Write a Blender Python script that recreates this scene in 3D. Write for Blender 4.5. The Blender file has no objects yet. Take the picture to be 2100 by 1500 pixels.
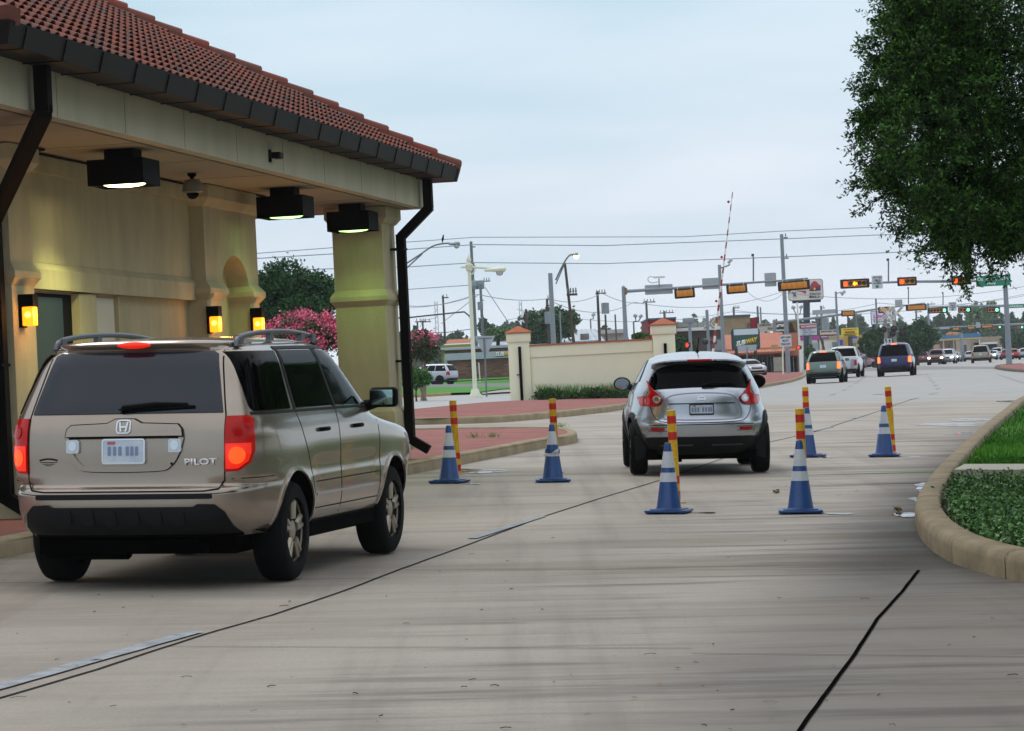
import bpy, bmesh, math, random
import numpy as np
from mathutils import Vector, Matrix
random.seed(7); RNG = np.random.default_rng(7)
S = bpy.context.scene
COL = S.collection
R = math.radians
# ---------------------------------------------------------------- camera model and terrain
F = 6175.0; CZ = 1.70
ROLL = R(2.8); PITCH = 49.0 / F
FW = Vector((0, math.cos(PITCH), math.sin(PITCH)))
R0 = Vector((1, 0, 0)); U0 = R0.cross(FW)
CR = R0 * math.cos(ROLL) - U0 * math.sin(ROLL)
CU = U0 * math.cos(ROLL) + R0 * math.sin(ROLL)
def gz(x, y):
    z = .0149 * min(y, 75)
    if y > 75: z += .0072 * (min(y, 200) - 75)
    if y > 200: z += .004 * (min(y, 500) - 200)
    return z - .028 * max(-15, min(15, x))
GX = [-15, 15]; GY = [75, 200, 500]
def P(px, py, Y):
    d = FW + CR * ((px - 1050) / F) + CU * ((750 - py) / F)
    k = Y / d.y
    return Vector((d.x * k, Y, CZ + d.z * k))
def G(px, py):
    lo = 4.0; last = None
    y = 4.0
    while y < 900:
        p = P(px, py, y)
        if p.z < gz(p.x, p.y):
            a, b = last, y
            for _ in range(40):
                m = (a + b) / 2; q = P(px, py, m)
                if q.z < gz(q.x, q.y): b = m
                else: a = m
            q = P(px, py, b); q.z = gz(q.x, q.y); return q
        last = y; y *= 1.01
    q = P(px, py, 600); q.z = gz(q.x, q.y); return q
def onG(px, Y, dz=0):
    q = P(px, 750, Y)
    for _ in range(3):
        z = gz(q.x, Y)
        # the image column px at ground level
        d = FW + CR * ((px - 1050) / F)
        # solve for v so that z matches
        base = P(px, 750, Y); up = P(px, 650, Y)
        t = (z - base.z) / (up.z - base.z)
        q = base + (up - base) * t
    q.z = gz(q.x, Y) + dz
    return q
# ---------------------------------------------------------------- colours and materials
def C(h):
    h = h.lstrip('#'); r = [int(h[i:i+2], 16) / 255 for i in (0, 2, 4)]
    return tuple(((c / 12.92) if c <= .04045 else ((c + .055) / 1.055) ** 2.4) for c in r) + (1,)
MATS = {}
def mat(name, col, rough=.7, metal=0, var=0, vscale=4, bump=0, bscale=60, coat=0, emit=None, estr=0, spec=.5, trans=0, attr=None, col2=None, stretch=None, alpha=1):
    if name in MATS: return MATS[name]
    m = bpy.data.materials.new(name); m.use_nodes = True
    nt = m.node_tree; N = nt.nodes; L = nt.links
    b = N['Principled BSDF']
    if isinstance(col, str): col = C(col)
    if rough >= .7 and spec == .5: spec = .15
    b.inputs['Base Color'].default_value = col
    b.inputs['Roughness'].default_value = rough
    b.inputs['Metallic'].default_value = metal
    b.inputs['Specular IOR Level'].default_value = spec
    if coat: b.inputs['Coat Weight'].default_value = coat; b.inputs['Coat Roughness'].default_value = .05
    if emit is not None:
        b.inputs['Emission Color'].default_value = C(emit) if isinstance(emit, str) else emit
        b.inputs['Emission Strength'].default_value = estr
    if trans: b.inputs['Transmission Weight'].default_value = trans
    tc = N.new('ShaderNodeTexCoord')
    vec = tc.outputs['Object']
    if stretch:
        mp = N.new('ShaderNodeMapping'); mp.inputs['Scale'].default_value = stretch
        L.new(vec, mp.inputs['Vector']); vec = mp.outputs['Vector']
    if attr:
        at = N.new('ShaderNodeAttribute'); at.attribute_name = attr
        mx = N.new('ShaderNodeMix'); mx.data_type = 'RGBA'
        mx.inputs['A'].default_value = col; mx.inputs['B'].default_value = C(col2) if isinstance(col2, str) else col2
        L.new(at.outputs['Fac'], mx.inputs['Factor']); L.new(mx.outputs['Result'], b.inputs['Base Color'])
    elif var:
        nz = N.new('ShaderNodeTexNoise'); nz.inputs['Scale'].default_value = vscale; nz.inputs['Detail'].default_value = 6
        nz.inputs['Roughness'].default_value = .65
        L.new(vec, nz.inputs['Vector'])
        mr = N.new('ShaderNodeMapRange'); mr.inputs['From Min'].default_value = .3; mr.inputs['From Max'].default_value = .7
        L.new(nz.outputs['Fac'], mr.inputs['Value'])
        mx = N.new('ShaderNodeMix'); mx.data_type = 'RGBA'
        c2 = C(col2) if isinstance(col2, str) else (col2 or tuple(c * (1 - var) for c in col[:3]) + (1,))
        mx.inputs['A'].default_value = col; mx.inputs['B'].default_value = c2
        L.new(mr.outputs['Result'], mx.inputs['Factor']); L.new(mx.outputs['Result'], b.inputs['Base Color'])
    if bump:
        n2 = N.new('ShaderNodeTexNoise'); n2.inputs['Scale'].default_value = bscale; n2.inputs['Detail'].default_value = 4
        L.new(vec, n2.inputs['Vector'])
        bp = N.new('ShaderNodeBump'); bp.inputs['Strength'].default_value = bump; bp.inputs['Distance'].default_value = .02
        L.new(n2.outputs['Fac'], bp.inputs['Height']); L.new(bp.outputs['Normal'], b.inputs['Normal'])
    MATS[name] = m
    return m
# ---------------------------------------------------------------- object helpers
def tag(o, label=None, cat=None, group=None, kind=None):
    if label: o['label'] = label
    if cat: o['category'] = cat
    if group: o['group'] = group
    if kind: o['kind'] = kind
    return o
def empty(name, loc=(0, 0, 0), rz=0, label=None, cat=None, group=None):
    o = bpy.data.objects.new(name, None); COL.objects.link(o)
    o.location = loc; o.rotation_euler = (0, 0, rz); o.empty_display_size = .2
    return tag(o, label, cat, group)
def link(name, me, parent=None):
    o = bpy.data.objects.new(name, me); COL.objects.link(o)
    if parent is not None: o.parent = parent
    return o
def copy_tree(o, parent=None):
    c = o.copy(); COL.objects.link(c)
    if parent is not None: c.parent = parent
    for ch in [k for k in o.children]: copy_tree(ch, c)
    return c
class MB:
    def __init__(s): s.v = []; s.f = []; s.m = []; s.mi = 0
    def add(s, vs, fs):
        n = len(s.v); s.v += [tuple(v) for v in vs]
        for f in fs: s.f.append(tuple(i + n for i in f)); s.m.append(s.mi)
        return s
    def box(s, c, d, M=None, rz=0):
        x, y, z = d[0] / 2, d[1] / 2, d[2] / 2
        vs = [Vector((i * x, j * y, k * z)) for i in (-1, 1) for j in (-1, 1) for k in (-1, 1)]
        if M is None: M = Matrix.Rotation(rz, 4, 'Z')
        vs = [M @ v + Vector(c) for v in vs]
        return s.add(vs, [(0, 1, 3, 2), (4, 6, 7, 5), (0, 4, 5, 1), (2, 3, 7, 6), (0, 2, 6, 4), (1, 5, 7, 3)])
    def b2(s, x0, x1, y0, y1, z0, z1):
        return s.box(((x0 + x1) / 2, (y0 + y1) / 2, (z0 + z1) / 2), (abs(x1 - x0), abs(y1 - y0), abs(z1 - z0)))
    def tube(s, pts, r, seg=8, cap=True):
        pts = [Vector(p) for p in pts]; n = len(pts)
        rs = r if isinstance(r, (list, tuple)) else [r] * n
        rings = []; prev = None
        for i, p in enumerate(pts):
            if i == 0: d = pts[1] - p
            elif i == n - 1: d = p - pts[-2]
            else: d = (pts[i + 1] - p).normalized() + (p - pts[i - 1]).normalized()
            d.normalize()
            ref = Vector((0, 0, 1)) if abs(d.z) < .9 else Vector((1, 0, 0))
            if prev is not None: a = (prev - d * prev.dot(d)).normalized()
            else: a = d.cross(ref).normalized()
            prev = a; b = d.cross(a)
            rings.append([p + (a * math.cos(t) + b * math.sin(t)) * rs[i] for t in [2 * math.pi * (k + .5) / seg for k in range(seg)]])
        base = len(s.v); vs = [v for r_ in rings for v in r_]; fs = []
        for i in range(n - 1):
            for k in range(seg):
                fs.append((i * seg + k, i * seg + (k + 1) % seg, (i + 1) * seg + (k + 1) % seg, (i + 1) * seg + k))
        if cap: fs.append(tuple(range(seg))[::-1]); fs.append(tuple((n - 1) * seg + k for k in range(seg)))
        return s.add(vs, fs)
    def lathe(s, prof, c=(0, 0, 0), seg=24, M=None):
        # prof list of (r,z) ; axis z
        M = M or Matrix.Identity(4); c = Vector(c); vs = []; fs = []; n = len(prof)
        for (r, z) in prof:
            for k in range(seg):
                t = 2 * math.pi * k / seg
                vs.append(M @ Vector((r * math.cos(t), r * math.sin(t), z)) + c)
        for i in range(n - 1):
            for k in range(seg):
                fs.append((i * seg + k, i * seg + (k + 1) % seg, (i + 1) * seg + (k + 1) % seg, (i + 1) * seg + k))
        if prof[0][0] > 1e-6: fs.append(tuple(range(seg))[::-1])
        if prof[-1][0] > 1e-6: fs.append(tuple((n - 1) * seg + k for k in range(seg)))
        return s.add(vs, fs)
    def prism(s, poly, h, M=None):
        # poly 2D list in local xy extruded along z by h
        M = M or Matrix.Identity(4); n = len(poly)
        vs = [M @ Vector((a, b, 0)) for a, b in poly] + [M @ Vector((a, b, h)) for a, b in poly]
        fs = [tuple(range(n))[::-1], tuple(range(n, 2 * n))] + [(i, (i + 1) % n, n + (i + 1) % n, n + i) for i in range(n)]
        return s.add(vs, fs)
    def build(s, name, mats, parent=None, smooth=None, bevel=0, bseg=2):
        me = bpy.data.meshes.new(name); me.from_pydata(s.v, [], s.f)
        mats = mats if isinstance(mats, (list, tuple)) else [mats]
        for m in mats: me.materials.append(m)
        for p, i in zip(me.polygons, s.m): p.material_index = min(i, len(mats) - 1)
        bm = bmesh.new(); bm.from_mesh(me)
        bmesh.ops.recalc_face_normals(bm, faces=bm.faces)
        if bevel:
            es = [e for e in bm.edges if len(e.link_faces) == 2 and e.calc_face_angle(0) > .5]
            bmesh.ops.bevel(bm, geom=es, offset=bevel, segments=bseg, affect='EDGES', profile=.5)
        bm.to_mesh(me); bm.free()
        if smooth or bevel:
            me.shade_smooth(); me.set_sharp_from_angle(angle=R(smooth or 35))
        return link(name, me, parent)
def bm_obj(name, bm, mats, parent=None, smooth=None):
    me = bpy.data.meshes.new(name); bm.to_mesh(me); bm.free()
    for m in (mats if isinstance(mats, (list, tuple)) else [mats]): me.materials.append(m)
    if smooth: me.shade_smooth(); me.set_sharp_from_angle(angle=R(smooth))
    return link(name, me, parent)
def Mat(c, xa, ya, za=None):
    xa = Vector(xa).normalized(); ya = Vector(ya).normalized(); za = Vector(za) if za else xa.cross(ya)
    m = Matrix((xa, ya, za)).transposed().to_4x4(); m.translation = Vector(c); return m
def MX(c, rz=0, tx=0, ty=0):
    return Matrix.Translation(Vector(c)) @ Matrix.Rotation(rz, 4, 'Z') @ Matrix.Rotation(tx, 4, 'X') @ Matrix.Rotation(ty, 4, 'Y')
def text(name, s, M, w=None, h=.3, material=None, parent=None, ext=.004, bold=0, shear=0, space=1, res=3):
    """text centred at M, in M's xy plane; h = cap height, w = total width"""
    cu = bpy.data.curves.new('t', 'FONT'); cu.body = s; cu.size = 1; cu.align_x = 'CENTER'; cu.align_y = 'CENTER'
    cu.extrude = 0; cu.offset = bold; cu.shear = shear; cu.space_character = space; cu.resolution_u = res
    o = bpy.data.objects.new('t', cu); COL.objects.link(o)
    dg = bpy.context.evaluated_depsgraph_get(); me = bpy.data.meshes.new_from_object(o.evaluated_get(dg))
    bpy.data.objects.remove(o); bpy.data.curves.remove(cu)
    me.name = name
    if not me.vertices: return link(name, me, parent)
    xs = [v.co.x for v in me.vertices]; ys = [v.co.y for v in me.vertices]
    sy = h / max(1e-6, max(ys) - min(ys)); sx = (w / max(1e-6, max(xs) - min(xs))) if w else sy
    cx = (max(xs) + min(xs)) / 2; cy = (max(ys) + min(ys)) / 2
    bm = bmesh.new(); bm.from_mesh(me)
    for v in bm.verts: v.co = Vector(((v.co.x - cx) * sx, (v.co.y - cy) * sy, 0))
    r = bmesh.ops.extrude_face_region(bm, geom=bm.faces[:])
    for e in r['geom']:
        if isinstance(e, bmesh.types.BMVert): e.co.z += ext
    for v in bm.verts: v.co = M @ v.co
    bm.to_mesh(me); bm.free(); me.materials.clear(); me.materials.append(material)
    return link(name, me, parent)
def camface(c):           # matrix for a board facing the camera side (-Y), x right, y up
    return Mat(c, (1, 0, 0), (0, 0, 1), (0, -1, 0))
def yawface(c, a):
    return Mat(c, (math.cos(a), -math.sin(a), 0), (0, 0, 1), (-math.sin(a), -math.cos(a), 0))
# ---- flat sheets that follow the terrain
def sheet(name, pts, dz, m, kind='structure', skirt=0, parent=None):
    bm = bmesh.new(); vs = [bm.verts.new((p[0], p[1], 0)) for p in pts]; bm.faces.new(vs)
    for X in GX: bmesh.ops.bisect_plane(bm, geom=bm.verts[:] + bm.edges[:] + bm.faces[:], plane_co=(X, 0, 0), plane_no=(1, 0, 0))
    for Y in GY: bmesh.ops.bisect_plane(bm, geom=bm.verts[:] + bm.edges[:] + bm.faces[:], plane_co=(0, Y, 0), plane_no=(0, 1, 0))
    bmesh.ops.triangulate(bm, faces=bm.faces[:])
    for v in bm.verts: v.co.z = gz(v.co.x, v.co.y) + dz
    if skirt:
        be = [e for e in bm.edges if e.is_boundary]
        r = bmesh.ops.extrude_edge_only(bm, edges=be)
        for e in r['geom']:
            if isinstance(e, bmesh.types.BMVert): e.co.z -= skirt
    bmesh.ops.recalc_face_normals(bm, faces=bm.faces)
    up = sum(f.normal.z * f.calc_area() for f in bm.faces)
    if up < 0: bmesh.ops.reverse_faces(bm, faces=bm.faces)
    o = bm_obj(name, bm, m, parent)
    if kind: o['kind'] = kind
    return o
def smoothpts(pts, n=6):
    out = []; L = len(pts)
    for i in range(L - 1):
        p0 = pts[max(0, i - 1)]; p1 = pts[i]; p2 = pts[i + 1]; p3 = pts[min(L - 1, i + 2)]
        for k in range(n):
            t = k / n
            out.append(tuple(.5 * ((2 * p1[j]) + (-p0[j] + p2[j]) * t + (2 * p0[j] - 5 * p1[j] + 4 * p2[j] - p3[j]) * t * t + (-p0[j] + 3 * p1[j] - 3 * p2[j] + p3[j]) * t ** 3) for j in range(len(p1))))
    out.append(tuple(pts[-1])); return out
def curb(name, pts, m, w=.16, h=.15, side=1, dz=0, r=.03):
    """kerb swept along pts (world xy); side=+1 puts the body to the left of travel; pts is the road-side foot"""
    prof = [(0, -.05), (0.0, h - r * 1.6), (r * .5, h - r * .4), (r * 1.6, h), (w - r * .5, h), (w, h - r * .5), (w, -.05)]
    mb = MB(); vs = []; n = len(pts); k = len(prof)
    for i, p in enumerate(pts):
        a = Vector(pts[max(0, i - 1)][:2]); b = Vector(pts[min(n - 1, i + 1)][:2]); t = (b - a).normalized()
        nrm = Vector((-t.y, t.x)) * side
        for (u, z) in prof:
            x = p[0] + nrm.x * u; y = p[1] + nrm.y * u
            vs.append((x, y, gz(x, y) + z + dz))
    fs = []
    for i in range(n - 1):
        for j in range(k - 1): fs.append((i * k + j, i * k + j + 1, (i + 1) * k + j + 1, (i + 1) * k + j))
    fs.append(tuple(range(k))); fs.append(tuple((n - 1) * k + j for j in range(k))[::-1])
    mb.add(vs, fs); o = mb.build(name, m, smooth=50); o['kind'] = 'structure'; return o
def quads(name, V, m, vals=None, parent=None, tri=False):
    """V: (N,4,3) array of separate quads"""
    n = V.shape[0]; k = V.shape[1]; me = bpy.data.meshes.new(name)
    me.vertices.add(n * k); me.vertices.foreach_set('co', V.reshape(-1).astype(np.float32))
    me.loops.add(n * k); me.loops.foreach_set('vertex_index', np.arange(n * k, dtype=np.int32))
    me.polygons.add(n); me.polygons.foreach_set('loop_start', np.arange(0, n * k, k, dtype=np.int32))
    me.update(calc_edges=True)
    for mm in (m if isinstance(m, (list, tuple)) else [m]): me.materials.append(mm)
    if vals is not None:
        a = me.attributes.new('v', 'FLOAT', 'FACE'); a.data.foreach_set('value', vals.astype(np.float32))
    return link(name, me, parent)
def unit(n):
    v = RNG.normal(size=(n, 3)); return v / np.linalg.norm(v, axis=1, keepdims=True)
def leaves(cent, L, W, droop=0, flat=0):
    """diamond leaves at cent (N,3)"""
    n = len(cent); a = unit(n); a[:, 2] -= droop; a /= np.linalg.norm(a, axis=1, keepdims=True)
    b = np.cross(a, unit(n)); b /= np.linalg.norm(b, axis=1, keepdims=True) + 1e-9
    s = RNG.uniform(.7, 1.25, (n, 1)); a = a * L * s; b = b * W * s * .5
    return np.stack([cent - a * .5, cent - a * .05 + b, cent + a * .5, cent - a * .05 - b], axis=1)
# ---------------------------------------------------------------- materials
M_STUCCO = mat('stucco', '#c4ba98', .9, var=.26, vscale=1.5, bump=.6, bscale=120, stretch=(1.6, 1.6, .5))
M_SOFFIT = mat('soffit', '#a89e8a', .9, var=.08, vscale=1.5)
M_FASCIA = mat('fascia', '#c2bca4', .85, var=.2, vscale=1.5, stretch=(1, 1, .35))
M_WALLC = mat('cream stucco', '#e6e1c6', .92, var=.05, vscale=2, bump=.3, bscale=90)
M_GUTTER = mat('bronze metal', '#151012', .6, metal=0, spec=.2, var=.2, vscale=6)
M_DSPOUT = mat('dark downspout', '#0c0908', .8, spec=.1, var=.2, vscale=5)
M_BLACK = mat('black metal', '#030303', .7, spec=.1)
M_TILE = mat('clay tile', '#80493b', .85, attr='v', col2='#514745', spec=.2)
M_RIDGE = mat('clay ridge', '#83463a', .85, attr='v', col2='#6b4a42', spec=.2)
M_TILECAP = mat('clay cap', '#b0694c', .8, var=.25, vscale=5)
M_GREEN = mat('green door', '#0b2a23', .5)
M_PANEL = mat('pale panel', '#c8c6b4', .7)
M_DARKIN = mat('dark interior', '#0a0a0a', .8)
M_AMBER = mat('amber glass', '#ff9a20', .4, emit='#ff8c14', estr=2.1)
M_AMBERC = mat('amber bulb', '#ffd060', .4, emit='#ffd24a', estr=5)
M_FIXGLASS = mat('fixture lens', '#fff6c8', .3, emit='#fff3b4', estr=9)
M_FIXGLASSG = mat('fixture lens green', '#c8ffb0', .3, emit='#b8ff90', estr=3)
M_GREYPL = mat('grey plastic', '#7d7a72', .5)
M_GALV = mat('galvanised', '#8b949b', .5, metal=.35, var=.15, vscale=3)
M_GALVD = mat('weathered steel', '#70787e', .55, metal=.3, var=.15, vscale=3)
M_WHITEP = mat('white paint', '#dfe0da', .5, var=.06, vscale=4)
M_CREAMP = mat('cream paint', '#dcdcc6', .5, var=.06, vscale=3)
M_WOOD = mat('weathered wood', '#5c5147', .9, var=.35, vscale=3, stretch=(6, 6, .6))
M_WOODF = mat('hazy wood', '#6c6a68', .9, var=.2, vscale=3)
M_WIRE = mat('wire', '#8492a0', .6)
M_WIREB = mat('wire black', '#2b3036', .6)
M_YEL = mat('bollard yellow', '#e6b60c', .42, var=.35, vscale=28, bump=.3, bscale=90)
M_RED = mat('bollard red', '#c01708', .42, var=.10, vscale=9)
M_CBLUE = mat('cone blue', '#06427f', .38, var=.35, vscale=9)
M_CWHITE = mat('cone white', '#c3c7cd', .35, var=.18, vscale=14)
M_SIGY = mat('signal yellow', '#d98a1c', .5, var=.12, vscale=8)
M_SIGBLK = mat('signal black', '#15171a', .6)
M_SIGNBACK = mat('sign back', '#a9b0b4', .45, metal=.4, var=.12, vscale=2)
M_SIGNW = mat('sign white', '#c8ccd2', .5)
M_SIGNG = mat('sign green', '#0f7f63', .5)
M_TXTW = mat('text white', '#e8ecec', .5)
M_TXTB = mat('text black', '#23262e', .6)
M_TYRE = mat('tyre', '#060607', .85, spec=.2)
M_RIM = mat('alloy', '#8d8a84', .35, metal=.8)
M_RIMD = mat('alloy dusty', '#a39a8a', .4, metal=.7)
M_UNDER = mat('underbody', '#020202', 1, spec=.05)
M_TRIM = mat('black trim', '#090a0c', .6, spec=.25)
M_GLASS = mat('car glass', '#020303', .05, spec=.035)
M_GLASSB = mat('tinted rear glass', '#141b26', .08, spec=.45)
M_SEAM = mat('panel gap', '#15120f', .8)
M_CHROME = mat('chrome', '#c9ccd0', .15, metal=1)
M_REDL = mat('red lens', '#a80a0a', .2, spec=.3)
M_REDLIT = mat('lit red lens', '#e02408', .15, emit='#ff2408', estr=.4)
M_REDHOT = mat('hot brake light', '#ff5a20', .2, emit='#ff4818', estr=5)
M_REDRUN = mat('running red lens', '#8c0a06', .12, emit='#ff1808', estr=.10, spec=.3)
M_CLEAR = mat('clear lens', '#b8bcc0', .12, metal=.5, coat=.6)
M_PLATE = mat('plate', '#9fb2c6', .4, var=.25, vscale=9, col2='#c8ced6')
M_PLATET = mat('plate glyphs', '#7585a0', .5)
M_HEAD = mat('lit headlight', '#fff6d8', .2, emit='#ffeec0', estr=9)
def paint(name, c, metal=.5, rough=.32, dust=None):
    return mat(name, c, rough, metal=metal, coat=.7, var=.12 if not dust else .3, vscale=1.6, col2=dust)
P_GOLD = paint('gold beige paint', '#9c8f82', .75, .22)
P_SILV = paint('silver paint', '#b4b9c2', .85, .27)
def concrete():
    m = bpy.data.materials.new('road concrete'); m.use_nodes = True; nt = m.node_tree; N = nt.nodes; L = nt.links
    b = N['Principled BSDF']; geo = N.new('ShaderNodeNewGeometry')
    def mapping(rz, sc):
        mp = N.new('ShaderNodeMapping'); mp.inputs['Rotation'].default_value = (0, 0, rz); mp.inputs['Scale'].default_value = sc
        L.new(geo.outputs['Position'], mp.inputs['Vector']); return mp.outputs['Vector']
    def noise(vec, sc, det=5, ro=.6):
        n = N.new('ShaderNodeTexNoise'); n.inputs['Scale'].default_value = sc; n.inputs['Detail'].default_value = det; n.inputs['Roughness'].default_value = ro
        L.new(vec, n.inputs['Vector']); return n.outputs['Fac']
    def ramp(v, a, b_, c=0, d=1):
        r = N.new('ShaderNodeMapRange'); r.inputs['From Min'].default_value = a; r.inputs['From Max'].default_value = b_
        r.inputs['To Min'].default_value = c; r.inputs['To Max'].default_value = d; r.interpolation_type = 'SMOOTHSTEP'
        L.new(v, r.inputs['Value']); return r.outputs['Result']
    def math_(op, a, b_):
        n = N.new('ShaderNodeMath'); n.operation = op
        for i, x in enumerate((a, b_)):
            if isinstance(x, (int, float)): n.inputs[i].default_value = x
            else: L.new(x, n.inputs[i])
        return n.outputs[0]
    def mix(f, a, b_):
        n = N.new('ShaderNodeMix'); n.data_type = 'RGBA'
        for k, x in (('Factor', f), ('A', a), ('B', b_)):
            if isinstance(x, (int, float, tuple)): n.inputs[k].default_value = x
            else: L.new(x, n.inputs[k])
        return n.outputs['Result']
    rz = R(10.6)
    v1 = mapping(rz, (.15, 1.15, 1)); v5 = mapping(rz, (1.3, .05, 1)); v2 = mapping(rz, (.10, .8, 1)); v3 = mapping(0, (1, 1, 1)); v4 = mapping(rz, (.6, 7, 1))
    pos = N.new('ShaderNodeSeparateXYZ'); L.new(geo.outputs['Position'], pos.inputs[0])
    # base mottling
    col = mix(ramp(noise(v3, .5), .35, .65), C('#a8a095'), C('#989086'))
    col = mix(math_('MULTIPLY', ramp(noise(v4, 1.3, 3), .45, .75), .45), col, C('#b4ab9c'))
    # tyre-scrubbed brown haze
    col = mix(math_('MULTIPLY', ramp(noise(v2, 1.1), .45, .75), .5), col, C('#6f665c'))
    # dark cross streaks: stronger on the right-hand half of the drive
    along = math_('SUBTRACT', pos.outputs[0], math_('MULTIPLY', pos.outputs[1], .187))
    right = ramp(along, -4.9, -3.2); near = ramp(pos.outputs[1], 70, 34)
    stk = math_('MULTIPLY', ramp(noise(v1, 2.4, 4, .7), .47, .70), math_('MULTIPLY', right, near))
    col = mix(math_('MULTIPLY', stk, .62), col, C('#3e3a36'))
    col = mix(math_('MULTIPLY', math_('MULTIPLY', ramp(noise(v5, 1.6, 4), .48, .72), near), .32), col, C('#5f5850'))
    col = mix(math_('MULTIPLY', ramp(math_('ADD', pos.outputs[1], math_('MULTIPLY', noise(v2, .9), 9)), 37, 22), .22), col, C('#5c534a'))  # near end browned: tree shade over the foreground painted into the concrete colour
    # damp dirty stain along the right kerb
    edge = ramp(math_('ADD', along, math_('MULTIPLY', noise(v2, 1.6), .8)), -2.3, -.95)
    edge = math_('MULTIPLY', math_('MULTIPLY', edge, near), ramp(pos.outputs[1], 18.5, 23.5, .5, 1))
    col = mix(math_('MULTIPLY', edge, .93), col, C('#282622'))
    col = mix(math_('MULTIPLY', ramp(math_('ADD', pos.outputs[1], math_('MULTIPLY', noise(v2, .4), 10)), 76, 96), .75), col, C('#a3a4a3'))
    col = mix(math_('MULTIPLY', ramp(noise(v3, 48, 3, .8), .42, .66), .30), col, C('#6a635b'))
    # tiny specks
    sp = ramp(noise(v3, 26, 2), .70, .76)
    col = mix(math_('MULTIPLY', sp, .45), col, C('#4a4540'))
    L.new(col, b.inputs['Base Color'])
    rr = ramp(noise(v2, 1.1), .4, .7, .62, .82); L.new(rr, b.inputs['Roughness'])
    b.inputs['Specular IOR Level'].default_value = .12
    bp = N.new('ShaderNodeBump'); bp.inputs['Strength'].default_value = .12; bp.inputs['Distance'].default_value = .01
    L.new(noise(v3, 60, 3), bp.inputs['Height']); L.new(bp.outputs['Normal'], b.inputs['Normal'])
    return m
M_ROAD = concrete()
M_ROADL = mat('pale street concrete', '#aaaaa8', .75, var=.12, vscale=.4)
M_ASPH = mat('asphalt', '#7a7a7c', .85, var=.2, vscale=.3)
M_GROUND = mat('earth', '#8e8c82', .9, var=.2, vscale=.05)
M_KERB = mat('kerb concrete', '#a09276', .85, var=.38, vscale=2.6, bump=.2, bscale=60)
M_KERBF = mat('kerb tan', '#95866c', .8, var=.5, vscale=2.2, bump=.2, bscale=60)
M_MARK = mat('road marking', '#a3a8ab', .7, var=.5, vscale=7)
M_JOINT = mat('joint sealant', '#262526', .95, var=.3, vscale=4, spec=.1)
M_TAR = mat('joint tar', '#0c0b0b', 1, spec=0)
M_WATER = mat('puddle water', '#26282b', .04, spec=1.0)
_n = M_WATER.node_tree; _g = _n.nodes.new('ShaderNodeNewGeometry'); _m = _n.nodes.new('ShaderNodeMapping'); _m.inputs['Rotation'].default_value = (0, 0, R(10.6)); _m.inputs['Scale'].default_value = (.9, 2.2, 1)
_z = _n.nodes.new('ShaderNodeTexNoise'); _z.inputs['Scale'].default_value = 2.2; _z.inputs['Detail'].default_value = 5; _r = _n.nodes.new('ShaderNodeMapRange'); _r.interpolation_type = 'SMOOTHSTEP'
_r.inputs['From Min'].default_value = .36; _r.inputs['From Max'].default_value = .60; _n.links.new(_g.outputs['Position'], _m.inputs['Vector']); _n.links.new(_m.outputs['Vector'], _z.inputs['Vector']); _n.links.new(_z.outputs['Fac'], _r.inputs['Value']); _n.links.new(_r.outputs['Result'], _n.nodes['Principled BSDF'].inputs['Alpha'])
M_SLAB = mat('pavement slab', '#a5a294', .85, var=.15, vscale=2)
M_SOIL = mat('soil', '#2f2a1e', .95, var=.4, vscale=8)
M_GRASSB = mat('turf', '#3f6a26', .95, var=.4, vscale=3)
M_GRASS = mat('grass blade', '#2c5f14', .7, attr='v', col2='#5f9a30')
M_GRASSF = mat('far lawn', '#4c8a34', .9, var=.25, vscale=.6)
def brick(name, c1, c2, cm, sx, bw=.2, bh=.1, rot=0, axes=None, ms=.012):
    m = bpy.data.materials.new(name); m.use_nodes = True; nt = m.node_tree; N = nt.nodes; L = nt.links
    b = N['Principled BSDF']; b.inputs['Roughness'].default_value = .9; b.inputs['Specular IOR Level'].default_value = .12
    geo = N.new('ShaderNodeTexCoord'); mp = N.new('ShaderNodeMapping')
    mp.inputs['Rotation'].default_value = axes or (0, 0, rot); L.new(geo.outputs['Object'], mp.inputs['Vector'])
    t = N.new('ShaderNodeTexBrick'); t.inputs['Scale'].default_value = sx
    t.inputs['Color1'].default_value = C(c1); t.inputs['Color2'].default_value = C(c2); t.inputs['Mortar'].default_value = C(cm)
    t.inputs['Brick Width'].default_value = bw; t.inputs['Row Height'].default_value = bh; t.inputs['Mortar Size'].default_value = ms
    L.new(mp.outputs['Vector'], t.inputs['Vector'])
    nz = N.new('ShaderNodeTexNoise'); nz.inputs['Scale'].default_value = 1.3; L.new(geo.outputs['Object'], nz.inputs['Vector'])
    mx = N.new('ShaderNodeMix'); mx.data_type = 'RGBA'; mx.blend_type = 'MULTIPLY'
    mr = N.new('ShaderNodeMapRange'); mr.inputs['From Min'].default_value = .35; mr.inputs['From Max'].default_value = .75; mr.inputs['To Max'].default_value = .45
    L.new(nz.outputs['Fac'], mr.inputs['Value']); L.new(mr.outputs['Result'], mx.inputs['Factor'])
    L.new(t.outputs['Color'], mx.inputs['A']); mx.inputs['B'].default_value = (.55, .5, .5, 1)
    L.new(mx.outputs['Result'], b.inputs['Base Color'])
    return m
M_PAVER = brick('red pavers', '#a06a62', '#935952', '#84655f', 1, .2, .1, R(35))
M_BRICKW = brick('brown brick', '#8e624e', '#5a4238', '#77655a', 1, .6, .17, axes=(R(90), 0, 0), ms=.02)
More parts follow.
